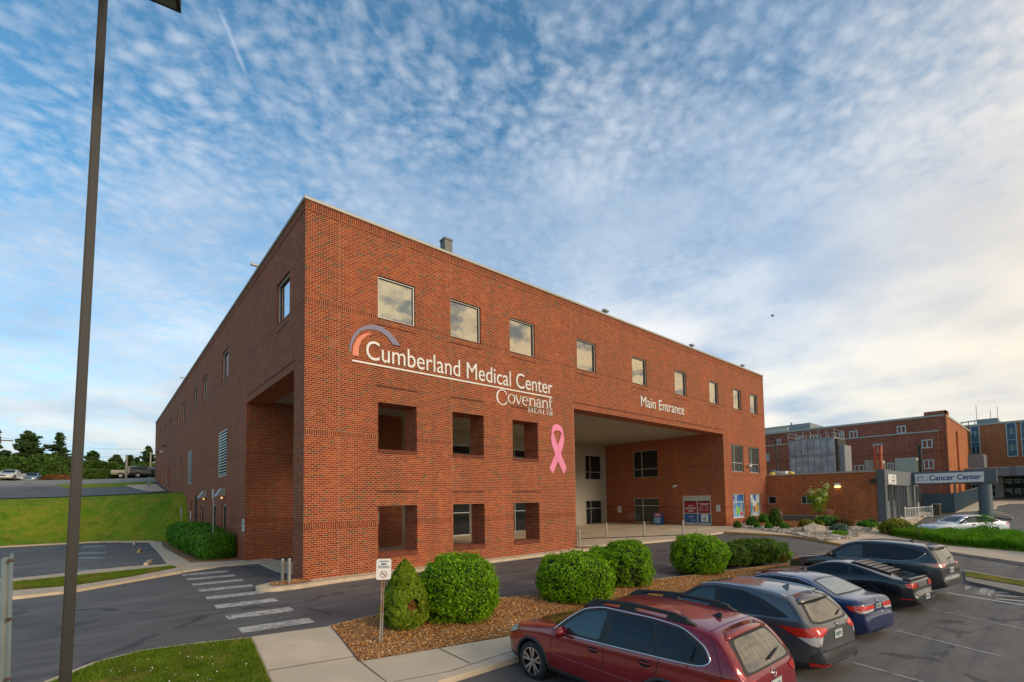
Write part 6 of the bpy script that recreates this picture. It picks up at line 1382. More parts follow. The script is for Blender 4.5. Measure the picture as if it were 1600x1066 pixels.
AMBER = mat('amber lamp', (.80, .22, .02), .15, coat=1)
SEAM = mat('panel gap', (.006, .006, .006), .8)
CGL = glass_mat('car side glass', (.022, .026, .030), .45, .015)
CGF = glass_mat('car front glass', (.075, .095, .095), .5, .015)
CGR = glass_mat('car rear glass', (.27, .26, .235), .9, .10, streak=1)
CGR2 = glass_mat('pale rear glass', (.34, .37, .36), .85, .05)
PLATE = mat('licence plate', (.55, .62, .55), .4, var=.25, vscale=25)
def pch(pts):
    X = np.array([p_[0] for p_ in pts], float); Y = np.array([p_[1] for p_ in pts], float); h = np.diff(X); d = np.diff(Y)/h; m_ = np.zeros(len(X)); m_[0] = d[0]; m_[-1] = d[-1]
    for i in range(1, len(X)-1):
        if d[i-1]*d[i] > 0: w1 = 2*h[i]+h[i-1]; w2 = h[i]+2*h[i-1]; m_[i] = (w1+w2)/(w1/d[i-1]+w2/d[i])
    def f(x):
        x = min(max(x, X[0]), X[-1]); i = min(max(np.searchsorted(X, x, 'right')-1, 0), len(h)-1); t = (x-X[i])/h[i]
        return (2*t**3-3*t*t+1)*Y[i]+(t**3-2*t*t+t)*h[i]*m_[i]+(-2*t**3+3*t*t)*Y[i+1]+(t**3-t*t)*h[i]*m_[i+1]
    return f
def rc(poly, r, closed=True):
    out = []; n = len(poly)
    for i in range(n):
        b = Vector(poly[i])
        if not closed and i in (0, n-1): out.append(tuple(b)); continue
        a = Vector(poly[i-1]); c = Vector(poly[(i+1) % n]); la = (a-b).length; lc = (c-b).length; ra = min(r, la*.4); rb = min(r, lc*.4)
        p0 = b+(a-b)*(ra/la); p1 = b+(c-b)*(rb/lc)
        for t in (0, .25, .5, .75, 1): out.append(tuple(p0.lerp(b, t).lerp(b.lerp(p1, t), t)))
    return out
class Car:
    """x runs back from the nose, y to the car's left, z up; metres"""
    def __init__(s, label, cat, pos, rear, sp, name='parked_car', scale=1, group='parked cars'):
        rz = rear; s.root = empty(name, pos, label, cat, group, rz); s.root.scale = (scale,)*3; s.sp = sp
        s.top = pch(sp['top']); s.belt = pch(sp['belt']); s.bot = pch(sp['bot']); s.wid = pch(sp['wid']); s.tum = sp.get('tum', .42)
        s.build_body()
    def y(s, v): return -v    # local frame: +x backwards, +y to the car's right when looking forward... keep left on -y of this frame
    def section(s, x):
        sp = s.sp; zt = s.top(x); zb = s.bot(x); w_ = s.wid(x); zb = min(zb, zt-.02); be = min(s.belt(x), zt-.01)
        cr = min(sp.get('crown', .065), (zt-zb)*.22); ez = zt-cr
        if ez > be: ey = w_*.955-(ez-be)*s.tum; zbe = be
        else: zbe = ez-.004; ey = w_*.93
        mid = zb+(zbe-zb)*sp.get('mid', .56)
        pts = [(0, zb), (w_*.78, zb), (w_*.93, zb+min(.05, (zbe-zb)*.15)), (w_*.985, zb+(mid-zb)*.5), (w_, mid), (w_*.985, mid+(zbe-mid)*.7), (w_*.955, zbe), (ey+ (w_*.955-ey)*.10, zbe+(ez-zbe)*.9), (ey-.06, zt-cr*.35), (ey*.5, zt-cr*.08), (0, zt)]
        for _ in range(2):
            o = [pts[0]]
            for a, b in zip(pts, pts[1:]): o += [(a[0]*.75+b[0]*.25, a[1]*.75+b[1]*.25), (a[0]*.25+b[0]*.75, a[1]*.25+b[1]*.75)]
            o.append(pts[-1]); pts = o
        out = [pts[0]]
        for i, (a, b) in enumerate(zip(pts, pts[1:])):
            k = 3 if 8 < i < 34 else 1
            for j in range(1, k+1): out.append((a[0]+(b[0]-a[0])*j/k, a[1]+(b[1]-a[1])*j/k))
        return out
    def build_body(s):
        sp = s.sp; L = sp['L']; xs = [0.0]
        while xs[-1] < L:
            x = xs[-1]; st = .055
            for _ in range(6):
                dz = abs(s.top(min(L, x+st))-s.top(x)); dw = abs(s.wid(min(L, x+st))-s.wid(x))
                if dz > .05 or dw > .04: st *= .6
            xs.append(min(L, x+max(st, .003)))
        secs = [s.section(x) for x in xs]; m_ = len(secs[0])
        V = []; F = []
        for x, sc_ in zip(xs, secs):
            for (y, z) in sc_: V.append((x, -y, z))
            for (y, z) in sc_[1:-1]: V.append((x, y, z))
        per = 2*m_-2
        def idx(i, j): # j in ring order
            return i*per+(j if j < m_ else m_+(per-j)-1)
        for i in range(len(xs)-1):
            for j in range(per):
                F.append((idx(i, j), idx(i, (j+1) % per), idx(i+1, (j+1) % per), idx(i+1, j)))
        F.append(tuple(idx(0, j) for j in range(per))[::-1]); F.append(tuple(idx(len(xs)-1, j) for j in range(per)))
        s.bvh = BVHTree.FromPolygons([Vector(v) for v in V], F)
        # wheel openings
        Va = np.array(V); Rw = sp['arch']; keepf = []
        for xw in sp['wheels']:
            d = np.hypot(Va[:, 0]-xw, Va[:, 2]-sp['wr']); side = np.abs(Va[:, 1]) > sp['W']*.5
            near = side & (np.abs(d-Rw) < .034) & (d > 1e-6); k = (Rw/np.maximum(d, 1e-6))[near]
            Va[near, 0] = xw+(Va[near, 0]-xw)*k; Va[near, 2] = sp['wr']+(Va[near, 2]-sp['wr'])*k
        for f in F:
            c = Va[list(f)]; cut = False
            if len(f) == 4:
                for xw in sp['wheels']:
                    d = np.hypot(c[:, 0]-xw, c[:, 2]-sp['wr'])
                    if d.max() <= Rw+.004 and np.abs(c[:, 1]).min() > sp['W']*.49: cut = True
            if not cut: keepf.append(f)
        lo = sp.get('clad', -1); me = D.meshes.new('body'); me.from_pydata(Va.tolist(), [], keepf)
        if lo is not None and lo != -1:
            mi = []
            for f in keepf:
                c = Va[list(f)].mean(0); mi.append(1 if c[2] < lo(c[0]) else 0)
            me.polygons.foreach_set('material_index', mi)
        me.validate(); bm = bmesh.new(); bm.from_mesh(me); bmesh.ops.recalc_face_normals(bm, faces=bm.faces[:]); bm.to_mesh(me); bm.free()
        s.body = mobj('body', me, [sp['paint'], CLAD], s.root, True)
    def hit(s, a, b, ax):
        L = s.sp['L']
        if ax in ('L', 'R'): sg = -1 if ax == 'L' else 1; o = Vector((a, sg*3, b)); d = Vector((0, -sg, 0))
        elif ax == 'B': o = Vector((L+3, -a, b)); d = Vector((-1, 0, 0))
        elif ax == 'F': o = Vector((-3, -a, b)); d = Vector((1, 0, 0))
        else: o = Vector((a, -b, 4)); d = Vector((0, 0, -1))
        h = s.bvh.ray_cast(o, d)
        if h[0] is None:
            q = s.bvh.find_nearest(o+d*(3-(.3 if ax in 'BF' else 0) if ax not in ('T',) else 2.6)); return q[0], q[1]
        n = h[1]
        if n.dot(d) > 0: n = -n
        return h[0], n
    def patch(s, poly, ax, m_, name, parent=None, off=.004, sm=2, step=.06):
        if sm: poly = rc(poly, .055*sm)
        bm = bmesh.new(); f = bm.faces.new([bm.verts.new((a, b, 0)) for a, b in poly]); bmesh.ops.triangulate(bm, faces=[f])
        for k_ in (0, 1):
            lo = min(p_[k_] for p_ in poly); hi = max(p_[k_] for p_ in poly); k = math.ceil(lo/step)*step
            while k < hi: bmesh.ops.bisect_plane(bm, geom=bm.verts[:]+bm.edges[:]+bm.faces[:], plane_co=((k, 0, 0) if k_ == 0 else (0, k, 0)), plane_no=((1, 0, 0) if k_ == 0 else (0, 1, 0))); k += step
        bmesh.ops.remove_doubles(bm, verts=bm.verts[:], dist=.0003)
        N_ = []
        for v in bm.verts:
            p_, n = s.hit(v.co.x, v.co.y, ax); v.co = p_+n*off; N_.append(n)
        bm.normal_update(); av = sum(N_, Vector())
        if sum((f.normal*f.calc_area() for f in bm.faces), Vector()).dot(av) < 0: bmesh.ops.reverse_faces(bm, faces=bm.faces[:])
        return bobj(name, bm, m_, parent or s.root, True)
    def strip(s, path, ax, r_, m_, name, parent=None, off=0, closed=False, sm=0, step=.06, n=5):
        if sm: path = rc(path, .07*sm, closed)
        if closed: path = path+[path[0]]
        P = []
        for a, b in zip(path, path[1:]):
            L = math.hypot(b[0]-a[0], b[1]-a[1]); k = max(1, int(L/step))
            for i in range(k): P.append((a[0]+(b[0]-a[0])*i/k, a[1]+(b[1]-a[1])*i/k))
        P.append(path[-1]); pts = []
        for a, b in P:
            p_, nn = s.hit(a, b, ax); q = p_+nn*off
            if not pts or (q-pts[-1]).length > 1e-4: pts.append(q)
        mb = MB(); mb.tube(pts, r_, n); return mb.build(name, m_, parent or s.root, True)
    def both(s, fn, *a, **k): return [fn(*[('L' if x == 'S' else x) for x in a], **k), fn(*[('R' if x == 'S' else x) for x in a], **k)]
    def at(s, x, y, z): return Vector((x, -y, z))
    def wheel(s, xw, side, style='twin', rim=ALLOY):
        sp = s.sp; r_ = sp['wr']; w_ = .23; yc = (sp['W']-w_/2-.025)*side
        mb = MB(); k = r_
        mb.lathe([(k*.70, -w_/2), (k*.93, -w_/2), (k*.985, -w_*.42), (k, -w_*.3), (k, w_*.3), (k*.985, w_*.42), (k*.93, w_/2), (k*.70, w_/2), (k*.66, w_*.3)], 36, 'Y')
        ty = mb.build('wheel', RUBBER, s.root, True, fix=True); ty.location = s.at(xw, yc, r_)
        o_ = -side; mb = MB(); ro = k*.70
        mb.lathe([(ro, o_*w_*.46), (ro*.96, o_*w_*.48), (ro*.93, o_*w_*.40), (ro*.92, -o_*w_*.3), (0, -o_*w_*.3)], 32, 'Y', mi=1)
        mb.lathe([(ro*1.0, o_*w_*.455), (ro*1.0, o_*w_*.49), (ro*.94, o_*w_*.49), (ro*.94, o_*w_*.40)], 32, 'Y')
        mb.lathe([(ro*.22, o_*w_*.2), (ro*.2, o_*w_*.40), (ro*.1, o_*w_*.42), (0, o_*w_*.42)], 16, 'Y')
        ns = 5 if style == 'twin' else (10 if style == 'multi' else 5)
        for i in range(ns):
            base = 2*PI*i/ns+.3
            for dl in ((-.13, .13) if style == 'twin' else (0,)):
                a0 = base+dl*.55; a1 = base+dl*1.7; wd = ro*(.075 if style == 'twin' else (.05 if style == 'multi' else .13))
                p0 = Vector((math.cos(a0)*ro*.15, 0, math.sin(a0)*ro*.15)); p1 = Vector((math.cos(a1)*ro*.96, 0, math.sin(a1)*ro*.96)); d = (p1-p0).normalized(); nn = Vector((-d.z, 0, d.x))*wd
                y0, y1 = o_*w_*.30, o_*w_*.42; y2, y3 = o_*w_*.38, o_*w_*.485
                mb.add([p0-nn+Vector((0, y0, 0)), p0+nn+Vector((0, y0, 0)), p1+nn*1.3+Vector((0, y2, 0)), p1-nn*1.3+Vector((0, y2, 0)), p0-nn+Vector((0, y1, 0)), p0+nn+Vector((0, y1, 0)), p1+nn*1.3+Vector((0, y3, 0)), p1-nn*1.3+Vector((0, y3, 0))],
                       [(0, 3, 2, 1), (4, 5, 6, 7), (0, 1, 5, 4), (1, 2, 6, 5), (2, 3, 7, 6), (3, 0, 4, 7)])
        mb.build('rim', [rim, DARKIN], ty, False, fix=True)
    def wheels(s, style='twin', rim=ALLOY, archm=CLAD, archr=.03):
        sp = s.sp
        for xw in sp['wheels']:
            for side in (1, -1):
                s.wheel(xw, side, style, rim)
                Rw = sp['arch']; mb = MB(); n = 26; vs = []; fs = []
                yi, yo = sp['W']*.42*side, sp['W']*.93*side
                for k in range(n+1):
                    a = PI*k/n*1.24-.12*PI; c, sn_ = math.cos(a), math.sin(a)
                    vs += [(xw+Rw*1.0*c, -yi, sp['wr']+Rw*sn_), (xw+Rw*1.0*c, -yo, sp['wr']+Rw*sn_)]
                for k in range(n): fs.append((2*k, 2*k+1, 2*k+3, 2*k+2))
                fs.append(tuple(2*k for k in range(n+1)))
                mb.add(vs, fs); mb.build('wheel_well', DARKIN, s.root)
                if archr: 
                    path = [(xw+(Rw+archr*.3)*math.cos(PI*k/20), sp['wr']+(Rw+archr*.3)*math.sin(PI*k/20)) for k in range(-1, 22)]
                    s.strip(path, 'L' if side > 0 else 'R', archr, archm, 'arch_trim', off=-archr*.35, n=8)
    def mirror(s, x, z, side, m_, w_=.86):
        mb = MB(); y0 = w_*side; mb.box(x-.06, -y0-.25*side if side > 0 else -y0, z-.05, x+.05, -y0 if side > 0 else -y0+.25, z+.11, bev=.035)
        mr = mb.build('mirror', m_, s.root, True); mb = MB(); mb.tube([s.at(x, y0-.06*side, z-.05), s.at(x, y0+.08*side, z+.0)], .025, 6); mb.build('mirror_stalk', BLACKP, mr)
    def fin(s, x, m_, z=None):
        p_, n = s.hit(x, 0, 'T'); mb = MB()
        mb.add([p_+Vector(v) for v in ((-.09, 0, -.01), (.08, -.03, -.01), (.08, .03, -.01), (.09, 0, .065), (.05, -.008, .065), (.05, .008, .065), (-.02, -.025, -.01), (-.02, .025, -.01))],
               [(0, 6, 4), (6, 1, 4), (1, 3, 4), (0, 5, 7), (7, 5, 2), (2, 5, 3), (0, 4, 5), (4, 3, 5), (1, 2, 3), (0, 7, 2, 1, 6)]); mb.build('antenna_fin', m_, s.root, fix=True)
    def handle(s, x, z, m_, side):
        s.patch(disc(x+.08, z-.01, .11, .045, 16), side, SEAM, 'handle_recess', off=.003, sm=0)
        p_, n = s.hit(x, z, side); q, n2 = s.hit(x+.19, z+.005, side); mb = MB(); mb.tube([p_, p_+n*.035+Vector((.02, 0, 0)), q+n2*.035-Vector((.02, 0, 0)), q], .013, 6); mb.build('door_handle', m_, s.root, True)
    def plate(s, y, z, w_=.30, h=.15):
        p_, n = s.hit(y, z, 'B'); mb = MB(); X = max(s.hit(y+dy, z+dz, 'B')[0].x for dy in (-w_/2, w_/2) for dz in (-h/2, h/2))+.006
        mb.box(X-.015, -y-w_/2, z-h/2, X, -y+w_/2, z+h/2); pl_ = mb.build('number_plate', PLATE, s.root)
        mb = MB(); 
        for k in range(5): mb.box(X, -y-.10+.042*k, z-.035, X+.002, -y-.10+.042*k+.026, z+.035)
        mb.build('plate_characters', mat('plate blue', (.05, .10, .16), .5), pl_); 
        mb = MB(); mb.tube([(X, -y-w_/2, z-h/2), (X, -y+w_/2, z-h/2), (X, -y+w_/2, z+h/2), (X, -y-w_/2, z+h/2), (X, -y-w_/2, z-h/2)], .006, 4); mb.build('plate_frame', CHROME, pl_)
    def badge(s, y, z, r_, kind='oval'):
        p_, n = s.hit(y, z, 'B'); mb = MB(); 
        b = Vector((0, 1, 0)); c = n.cross(b).normalized()
        if kind == 'oval': pts = [p_+n*.006+b*(r_*1.25*math.cos(a))+c*(r_*math.sin(a)) for a in np.linspace(0, 2*PI, 22)]; mb.tube(pts, .008, 5); mb.tube([p_+n*.005-b*r_*.8, p_+n*.005+b*r_*.8], .012, 4)
        elif kind == 'h': mb.tube([p_+n*.008+b*r_*.6+c*r_, p_+n*.008+b*r_*.45-c*r_], .009, 4); mb.tube([p_+n*.008-b*r_*.6+c*r_, p_+n*.008-b*r_*.45-c*r_], .009, 4); mb.tube([p_+n*.008-b*r_*.5, p_+n*.008+b*r_*.5], .009, 4)
        mb.build('badge', CHROME, s.root, True)
    def wiper(s, pts):
        P = [s.hit(a, b, 'B') for a, b in pts]; mb = MB(); mb.tube([p_+n*.03 for p_, n in P], [.014, .008], 5); mb.build('wiper', BLACKP, s.root)
def car_pose(x, y, z, deg): return Vector((x, y, z)), R(deg)

# ---- 1: dark red wagon
RED = paint('dark red paint', (.27, .005, .014), .25, .26)
sp = dict(L=4.82, W=.92, wr=.35, arch=.415, wheels=(.93, 3.68), paint=RED, crown=.07, tum=.40,
  top=[(0, .56), (.03, .70), (.12, .80), (.3, .90), (.7, .985), (1.25, 1.07), (1.42, 1.10), (1.75, 1.34), (2.05, 1.50), (2.4, 1.585), (3.0, 1.60), (3.7, 1.57), (4.20, 1.52), (4.36, 1.47), (4.44, 1.40), (4.66, 1.12), (4.73, 1.0), (4.77, .86), (4.79, .66), (4.81, .58), (4.82, .46)],
  belt=[(0, .75), (1.2, .985), (1.5, 1.0), (3.0, 1.04), (4.1, 1.09), (4.82, 1.08)],
  bot=[(0, .46), (.05, .34), (.3, .24), (4.3, .24), (4.7, .33), (4.82, .42)],
  wid=[(0, .52), (.04, .64), (.15, .76), (.4, .86), (.8, .905), (1.5, .92), (3.6, .92), (4.2, .90), (4.55, .85), (4.72, .76), (4.79, .66), (4.82, .58)],
  clad=lambda x: .36 if 1.3 < x < 3.3 else (.40 if x < .8 else .44))
pos, rz_ = car_pose(1.24, -10.96, -.46, -91.2)
c = Car('dark red station wagon with black roof rails and chrome window line, nearest the camera', 'car', pos, rz_, sp)
c.wheels('twin')
side_glass = [(1.62, 1.045), (1.80, 1.20), (2.10, 1.40), (2.42, 1.475), (2.56, 1.485), (2.50, 1.06)]
rear_door = [(2.66, 1.07), (2.70, 1.49), (3.36, 1.475), (3.52, 1.09)]; q_glass = [(3.60, 1.10), (3.45, 1.47), (3.80, 1.445), (4.12, 1.27), (4.20, 1.14), (4.10, 1.12)]
c.both(c.patch, [(1.50, 1.02), (1.72, 1.21), (2.04, 1.43), (2.42, 1.515), (3.4, 1.51), (3.86, 1.475), (4.20, 1.31), (4.30, 1.15), (4.2, 1.09), (2.6, 1.03)], 'S', BLACKP, 'window_surround', off=.002, sm=1)
c.both(c.patch, side_glass, 'S', CGF, 'side_window', off=.006, sm=1); c.both(c.patch, rear_door, 'S', CGL, 'side_window', off=.006, sm=1); c.both(c.patch, q_glass, 'S', CGL, 'quarter_window', off=.006, sm=1)
c.both(c.strip, [(1.48, 1.015), (1.72, 1.225), (2.04, 1.445), (2.42, 1.53), (3.4, 1.525), (3.88, 1.49), (4.23, 1.32), (4.33, 1.15), (4.2, 1.075), (2.6, 1.02), (1.55, .995)], 'S', .013, CHROME, 'window_trim', off=.002, sm=2)
c.patch([(-.66, 1.06), (-.58, 1.35), (-.50, 1.50), (.50, 1.50), (.58, 1.35), (.66, 1.06)], 'F', CGL, 'windscreen', sm=1)
c.patch([(-.68, 1.03), (-.57, 1.40), (-.46, 1.44), (.46, 1.44), (.57, 1.40), (.68, 1.03)], 'B', BLACKP, 'rear_glass_surround', sm=1, off=.003)
c.patch([(-.62, 1.08), (-.50, 1.39), (.50, 1.39), (.62, 1.08), (.55, 1.055), (-.55, 1.055)], 'B', CGR, 'rear_window', sm=2, off=.007)
for sd in (1, -1):
    ax_ = 'L' if sd > 0 else 'R'
    c.strip([(2.60, .36), (2.60, 1.03)], ax_, .005, SEAM, 'door_seam'); c.strip([(3.60, 1.07), (3.55, .85), (3.28, .62), (3.20, .36)], ax_, .005, SEAM, 'door_seam'); c.strip([(1.50, 1.0), (1.45, .75), (1.42, .36)], ax_, .005, SEAM, 'door_seam')
    c.strip([(1.5, .62), (3.2, .60)], ax_, .012, RED, 'body_crease', off=-.004)
    c.handle(2.32, .90, RED, ax_); c.handle(3.28, .93, RED, ax_); c.mirror(1.78, 1.03, sd, RED)
    c.patch([(4.44, .99), (4.60, 1.0), (4.72, .98), (4.74, .88), (4.66, .84), (4.46, .93)], ax_, REDL, 'tail_lamp', off=.008, sm=1)
    c.patch([(sd*.52, .97), (sd*.80, .985), (sd*.80, .84), (sd*.62, .85), (sd*.50, .93)], 'B', REDL, 'tail_lamp', off=.009, sm=1)
    c.patch([(sd*.60, .80), (sd*.78, .83), (sd*.84, .90), (sd*.72, .88), (sd*.58, .86)][::1], 'F', CLEARL, 'headlamp', off=.006, sm=1)
    c.patch([(.16, .70), (.48, .82), (.56, .86), (.4, .86), (.2, .82)], ax_, CLEARL, 'headlamp', off=.006, sm=1)
    p0 = [c.hit(x, sd*.60, 'T')[0] for x in (1.98, 2.2, 2.9, 3.7, 4.0)]
    mb = MB(); mb.tube([p0[0]+Vector((0, 0, .0)), p0[1]+Vector((0, 0, .075)), p0[2]+Vector((0, 0, .085)), p0[3]+Vector((0, 0, .075)), p0[4]+Vector((0, 0, 0))], [.03, .032, .03, .032, .03], 8)
    rl_ = mb.build('roof_rail', BLACKP, c.root, True)
    for (x, x2) in ((2.05, 2.42), (2.72, 3.05), (3.55, 3.93)):
        a, b = c.hit(x, sd*.60, 'T')[0], c.hit(x2, sd*.60, 'T')[0]; mb = MB(); mb.add([a+Vector((0, -.04, -.02)), b+Vector((0, -.04, -.02)), b+Vector((0, .04, -.02)), a+Vector((0, .04, -.02)), a+Vector((.06, -.03, .085)), b+Vector((-.06, -.03, .085)), b+Vector((-.06, .03, .085)), a+Vector((.06, .03, .085))], [(0, 3, 2, 1), (4, 5, 6, 7), (0, 1, 5, 4), (1, 2, 6, 5), (2, 3, 7, 6), (3, 0, 4, 7)]); mb.build('rail_foot', BLACKP, rl_)
c.strip([(4.22, y) for y in np.linspace(-.62, .62, 8)], 'T', .005, SEAM, 'tailgate_seam'); c.both(c.strip, [(4.22, 1.50), (4.36, 1.30), (4.46, 1.05), (4.50, .98)], 'S', .005, SEAM, 'tailgate_seam')
mb = MB(); sec = []
for y in np.linspace(-.58, .58, 13):
    z = 1.505-.05*(abs(y)/.58)**2; sec += [(4.30, -y, z+.012), (4.475-.05*(abs(y)/.58)**2, -y, z-.035), (4.47-.05*(abs(y)/.58)**2, -y, z-.06), (4.34, -y, z-.075)]
fs = []
for i in range(12):
    for j in range(4): fs.append((4*i+j, 4*i+(j+1) % 4, 4*i+4+(j+1) % 4, 4*i+4+j))
mb.add(sec, fs+[(0, 1, 2, 3), (51, 50, 49, 48)]); mb.build('spoiler', RED, c.root, True, fix=True)
c.fin(3.98, BLACKP); c.wiper([(.0, 1.10), (-.42, 1.16)]); c.badge(0, .95, .05); c.plate(0, .80)
c.patch([(.55, .60), (.80, .62), (.82, .48), (.5, .46), (-.5, .46), (-.82, .48), (-.80, .62), (-.55, .60)], 'B', CLAD, 'rear_bumper', off=.012, sm=1)

# ---- 2: grey crossover
GRY = paint('slate grey metallic paint', (.115, .115, .125), .5)
sp = dict(L=4.30, W=.89, wr=.335, arch=.40, wheels=(.85, 3.42), paint=GRY, crown=.07, tum=.44,
  top=[(0, .60), (.04, .76), (.15, .86), (.5, .98), (1.0, 1.06), (1.15, 1.10), (1.5, 1.33), (1.85, 1.52), (2.2, 1.585), (2.7, 1.59), (3.3, 1.55), (3.62, 1.50), (3.76, 1.45), (3.84, 1.38), (4.08, 1.12), (4.18, 1.03), (4.22, .98), (4.24, .70), (4.26, .62), (4.29, .56), (4.30, .42)],
  belt=[(0, .75), (1.1, .98), (1.4, 1.0), (2.6, 1.06), (3.4, 1.14), (4.3, 1.12)],
  bot=[(0, .46), (.05, .32), (.3, .22), (3.9, .22), (4.2, .30), (4.30, .38)],
  wid=[(0, .50), (.05, .64), (.2, .77), (.5, .86), (.9, .885), (3.3, .89), (3.8, .87), (4.08, .80), (4.22, .70), (4.28, .64), (4.30, .56)],
  clad=lambda x: .34 if 1.2 < x < 3.05 else .40)
pos, rz_ = car_pose(5.04, -11.42, -.5, -97.3)
c = Car('slate grey crossover with silver roof strips, right of the dark red wagon', 'car', pos, rz_, sp, scale=.985)
c.wheels('twin', archr=.034)
c.both(c.patch, [(1.20, 1.02), (1.42, 1.20), (1.78, 1.42), (2.2, 1.495), (2.8, 1.49), (3.25, 1.40), (3.62, 1.24), (3.78, 1.15), (3.6, 1.12), (2.2, 1.035)], 'S', BLACKP, 'window_surround', off=.002, sm=1)
c.both(c.patch, [(1.36, 1.05), (1.60, 1.24), (1.88, 1.40), (2.22, 1.455), (2.26, 1.065)], 'S', CGF, 'side_window', off=.006, sm=1); c.both(c.patch, [(2.38, 1.075), (2.36, 1.46), (2.76, 1.45), (2.88, 1.10)], 'S', CGL, 'side_window', off=.006, sm=1)
c.both(c.patch, [(2.92, 1.105), (2.81, 1.445), (3.14, 1.37), (3.28, 1.30), (3.32, 1.13)], 'S', CGL, 'side_window', off=.006, sm=1); c.both(c.patch, [(3.40, 1.15), (3.38, 1.26), (3.62, 1.165)], 'S', CGL, 'quarter_window', off=.006, sm=1)
c.patch([(-.64, 1.08), (-.5, 1.46), (.5, 1.46), (.64, 1.08)], 'F', CGL, 'windscreen', sm=1)
c.patch([(-.67, 1.08), (-.64, 1.17), (-.48, 1.42), (.48, 1.42), (.64, 1.17), (.67, 1.08), (.5, 1.05), (-.5, 1.05)], 'B', BLACKP, 'rear_glass_surround', off=.003, sm=1)
c.patch([(-.61, 1.10), (-.57, 1.18), (-.44, 1.37), (.44, 1.37), (.57, 1.18), (.61, 1.10), (.45, 1.075), (-.45, 1.075)], 'B', CGR, 'rear_window', off=.007, sm=2)
mb = MB(); sec = []
for y in np.linspace(-.55, .55, 13):
    k = (abs(y)/.55)**2; z = 1.50-.045*k; sec += [(3.64, -y, z+.012), (3.93-.07*k, -y, z-.055), (3.92-.07*k, -y, z-.075), (3.72, -y, z-.07)]
mb.add(sec, fs+[(0, 1, 2, 3), (51, 50, 49, 48)]); mb.build('spoiler', GRY, c.root, True, fix=True)
for sd in (1, -1):
    ax_ = 'L' if sd > 0 else 'R'
    c.strip([(2.30, .34), (2.31, 1.04)], ax_, .005, SEAM, 'door_seam'); c.strip([(3.36, 1.10), (3.30, .86), (3.06, .62), (2.98, .34)], ax_, .005, SEAM, 'door_seam'); c.strip([(1.22, 1.0), (1.18, .34)], ax_, .005, SEAM, 'door_seam')
    c.strip([(3.52+.085*math.cos(a), .93+.085*math.sin(a)) for a in np.linspace(0, 2*PI, 20)], ax_, .004, SEAM, 'fuel_flap_seam')
    c.handle(2.0, .92, GRY, ax_); c.mirror(1.46, 1.04, sd, GRY)
    c.patch([(3.60, .985), (3.80, .995), (4.20, 1.0), (4.20, .84), (3.98, .82), (3.78, .90)], ax_, REDB, 'tail_lamp', off=.008, sm=0); c.patch([(3.92, .84), (4.21, .845), (4.22, .70), (4.12, .72)], ax_, CLEARL, 'reversing_lamp', off=.009, sm=0)
    c.patch([(sd*.40, .99), (sd*.68, 1.02), (sd*.80, 1.0), (sd*.80, .88), (sd*.60, .87), (sd*.42, .94)], 'B', REDB, 'tail_lamp', off=.009, sm=0); c.patch([(sd*.58, .86), (sd*.76, .87), (sd*.74, .70), (sd*.66, .72)], 'B', CLEARL, 'reversing_lamp', off=.009, sm=0)
    c.patch([(.16, .74), (.50, .86), (.62, .90), (.4, .90), (.2, .84)], ax_, CLEARL, 'headlamp', off=.006, sm=1)
    P = [c.hit(x, sd*.585, 'T')[0]+Vector((0, 0, .006)) for x in np.linspace(1.75, 3.6, 16)]; mb = MB(); mb.tube(P, .019, 6); mb.build('roof_moulding', mat('satin silver', (.55, .56, .58), .3, metal=.7), c.root, True)
    c.patch([(sd*.50, .40), (sd*.78, .42), (sd*.76, .35), (sd*.5, .34)], 'B', REDL, 'reflector', off=.02, sm=0)
c.strip([(3.64, y) for y in np.linspace(-.56, .56, 8)], 'T', .005, SEAM, 'tailgate_seam'); c.both(c.strip, [(3.66, 1.46), (3.90, 1.20), (4.02, 1.04), (4.06, .86), (4.12, .50)], 'S', .005, SEAM, 'tailgate_seam')
c.strip([(y, .62) for y in np.linspace(-.62, .62, 12)], 'B', .022, CLAD, 'bumper_lip', off=-.006, n=8)
c.patch([(-.72, .60), (.72, .60), (.78, .52), (.78, .42), (-.78, .42), (-.78, .52)], 'B', CLAD, 'rear_bumper', off=.012, sm=1)
c.fin(3.30, GRY); c.wiper([(-.30, 1.11), (-.54, 1.16)]); c.badge(0, 1.0, .04, 'h'); c.plate(0, .84)
place = c

# ---- 3: navy saloon
NVY = paint('navy blue paint', (.010, .027, .11), .3)
def saloon_spec(pt, H_=1.43, L=4.81, W_=.905, deck=1.06):
    return dict(L=L, W=W_, wr=.325, arch=.375, wheels=(.95, 3.68), paint=pt, crown=.06, tum=.46,
      top=[(0, .50), (.03, .62), (.12, .70), (.4, .82), (.9, .90), (1.35, .955), (1.5, .99), (1.9, 1.22), (2.25, H_-.06), (2.6, H_-.005), (3.0, H_), (3.4, H_-.04), (3.62, H_-.10), (4.0, H_-.27), (4.18, deck+.02), (4.30, deck), (4.62, deck-.02), (4.69, deck-.06), (4.73, .88), (4.75, .72), (4.79, .66), (4.81, .40)],
      belt=[(0, .66), (1.3, .90), (1.6, .93), (3.0, .97), (4.0, 1.02), (4.81, 1.0)],
      bot=[(0, .36), (.05, .26), (.3, .19), (4.4, .19), (4.7, .26), (4.81, .32)],
      wid=[(0, .50), (.04, .62), (.15, .74), (.4, .84), (.8, .89), (1.4, W_), (3.6, W_), (4.2, .88), (4.55, .82), (4.70, .74), (4.77, .68), (4.81, .58)])
sp = saloon_spec(NVY)
pos, rz_ = car_pose(8.53, -10.95, -.53, -99.5)
c = Car('navy blue saloon with pale rear window between the grey crossover and black coupe', 'car', pos, rz_, sp, scale=.97)
c.wheels('multi', archm=NVY, archr=.016)
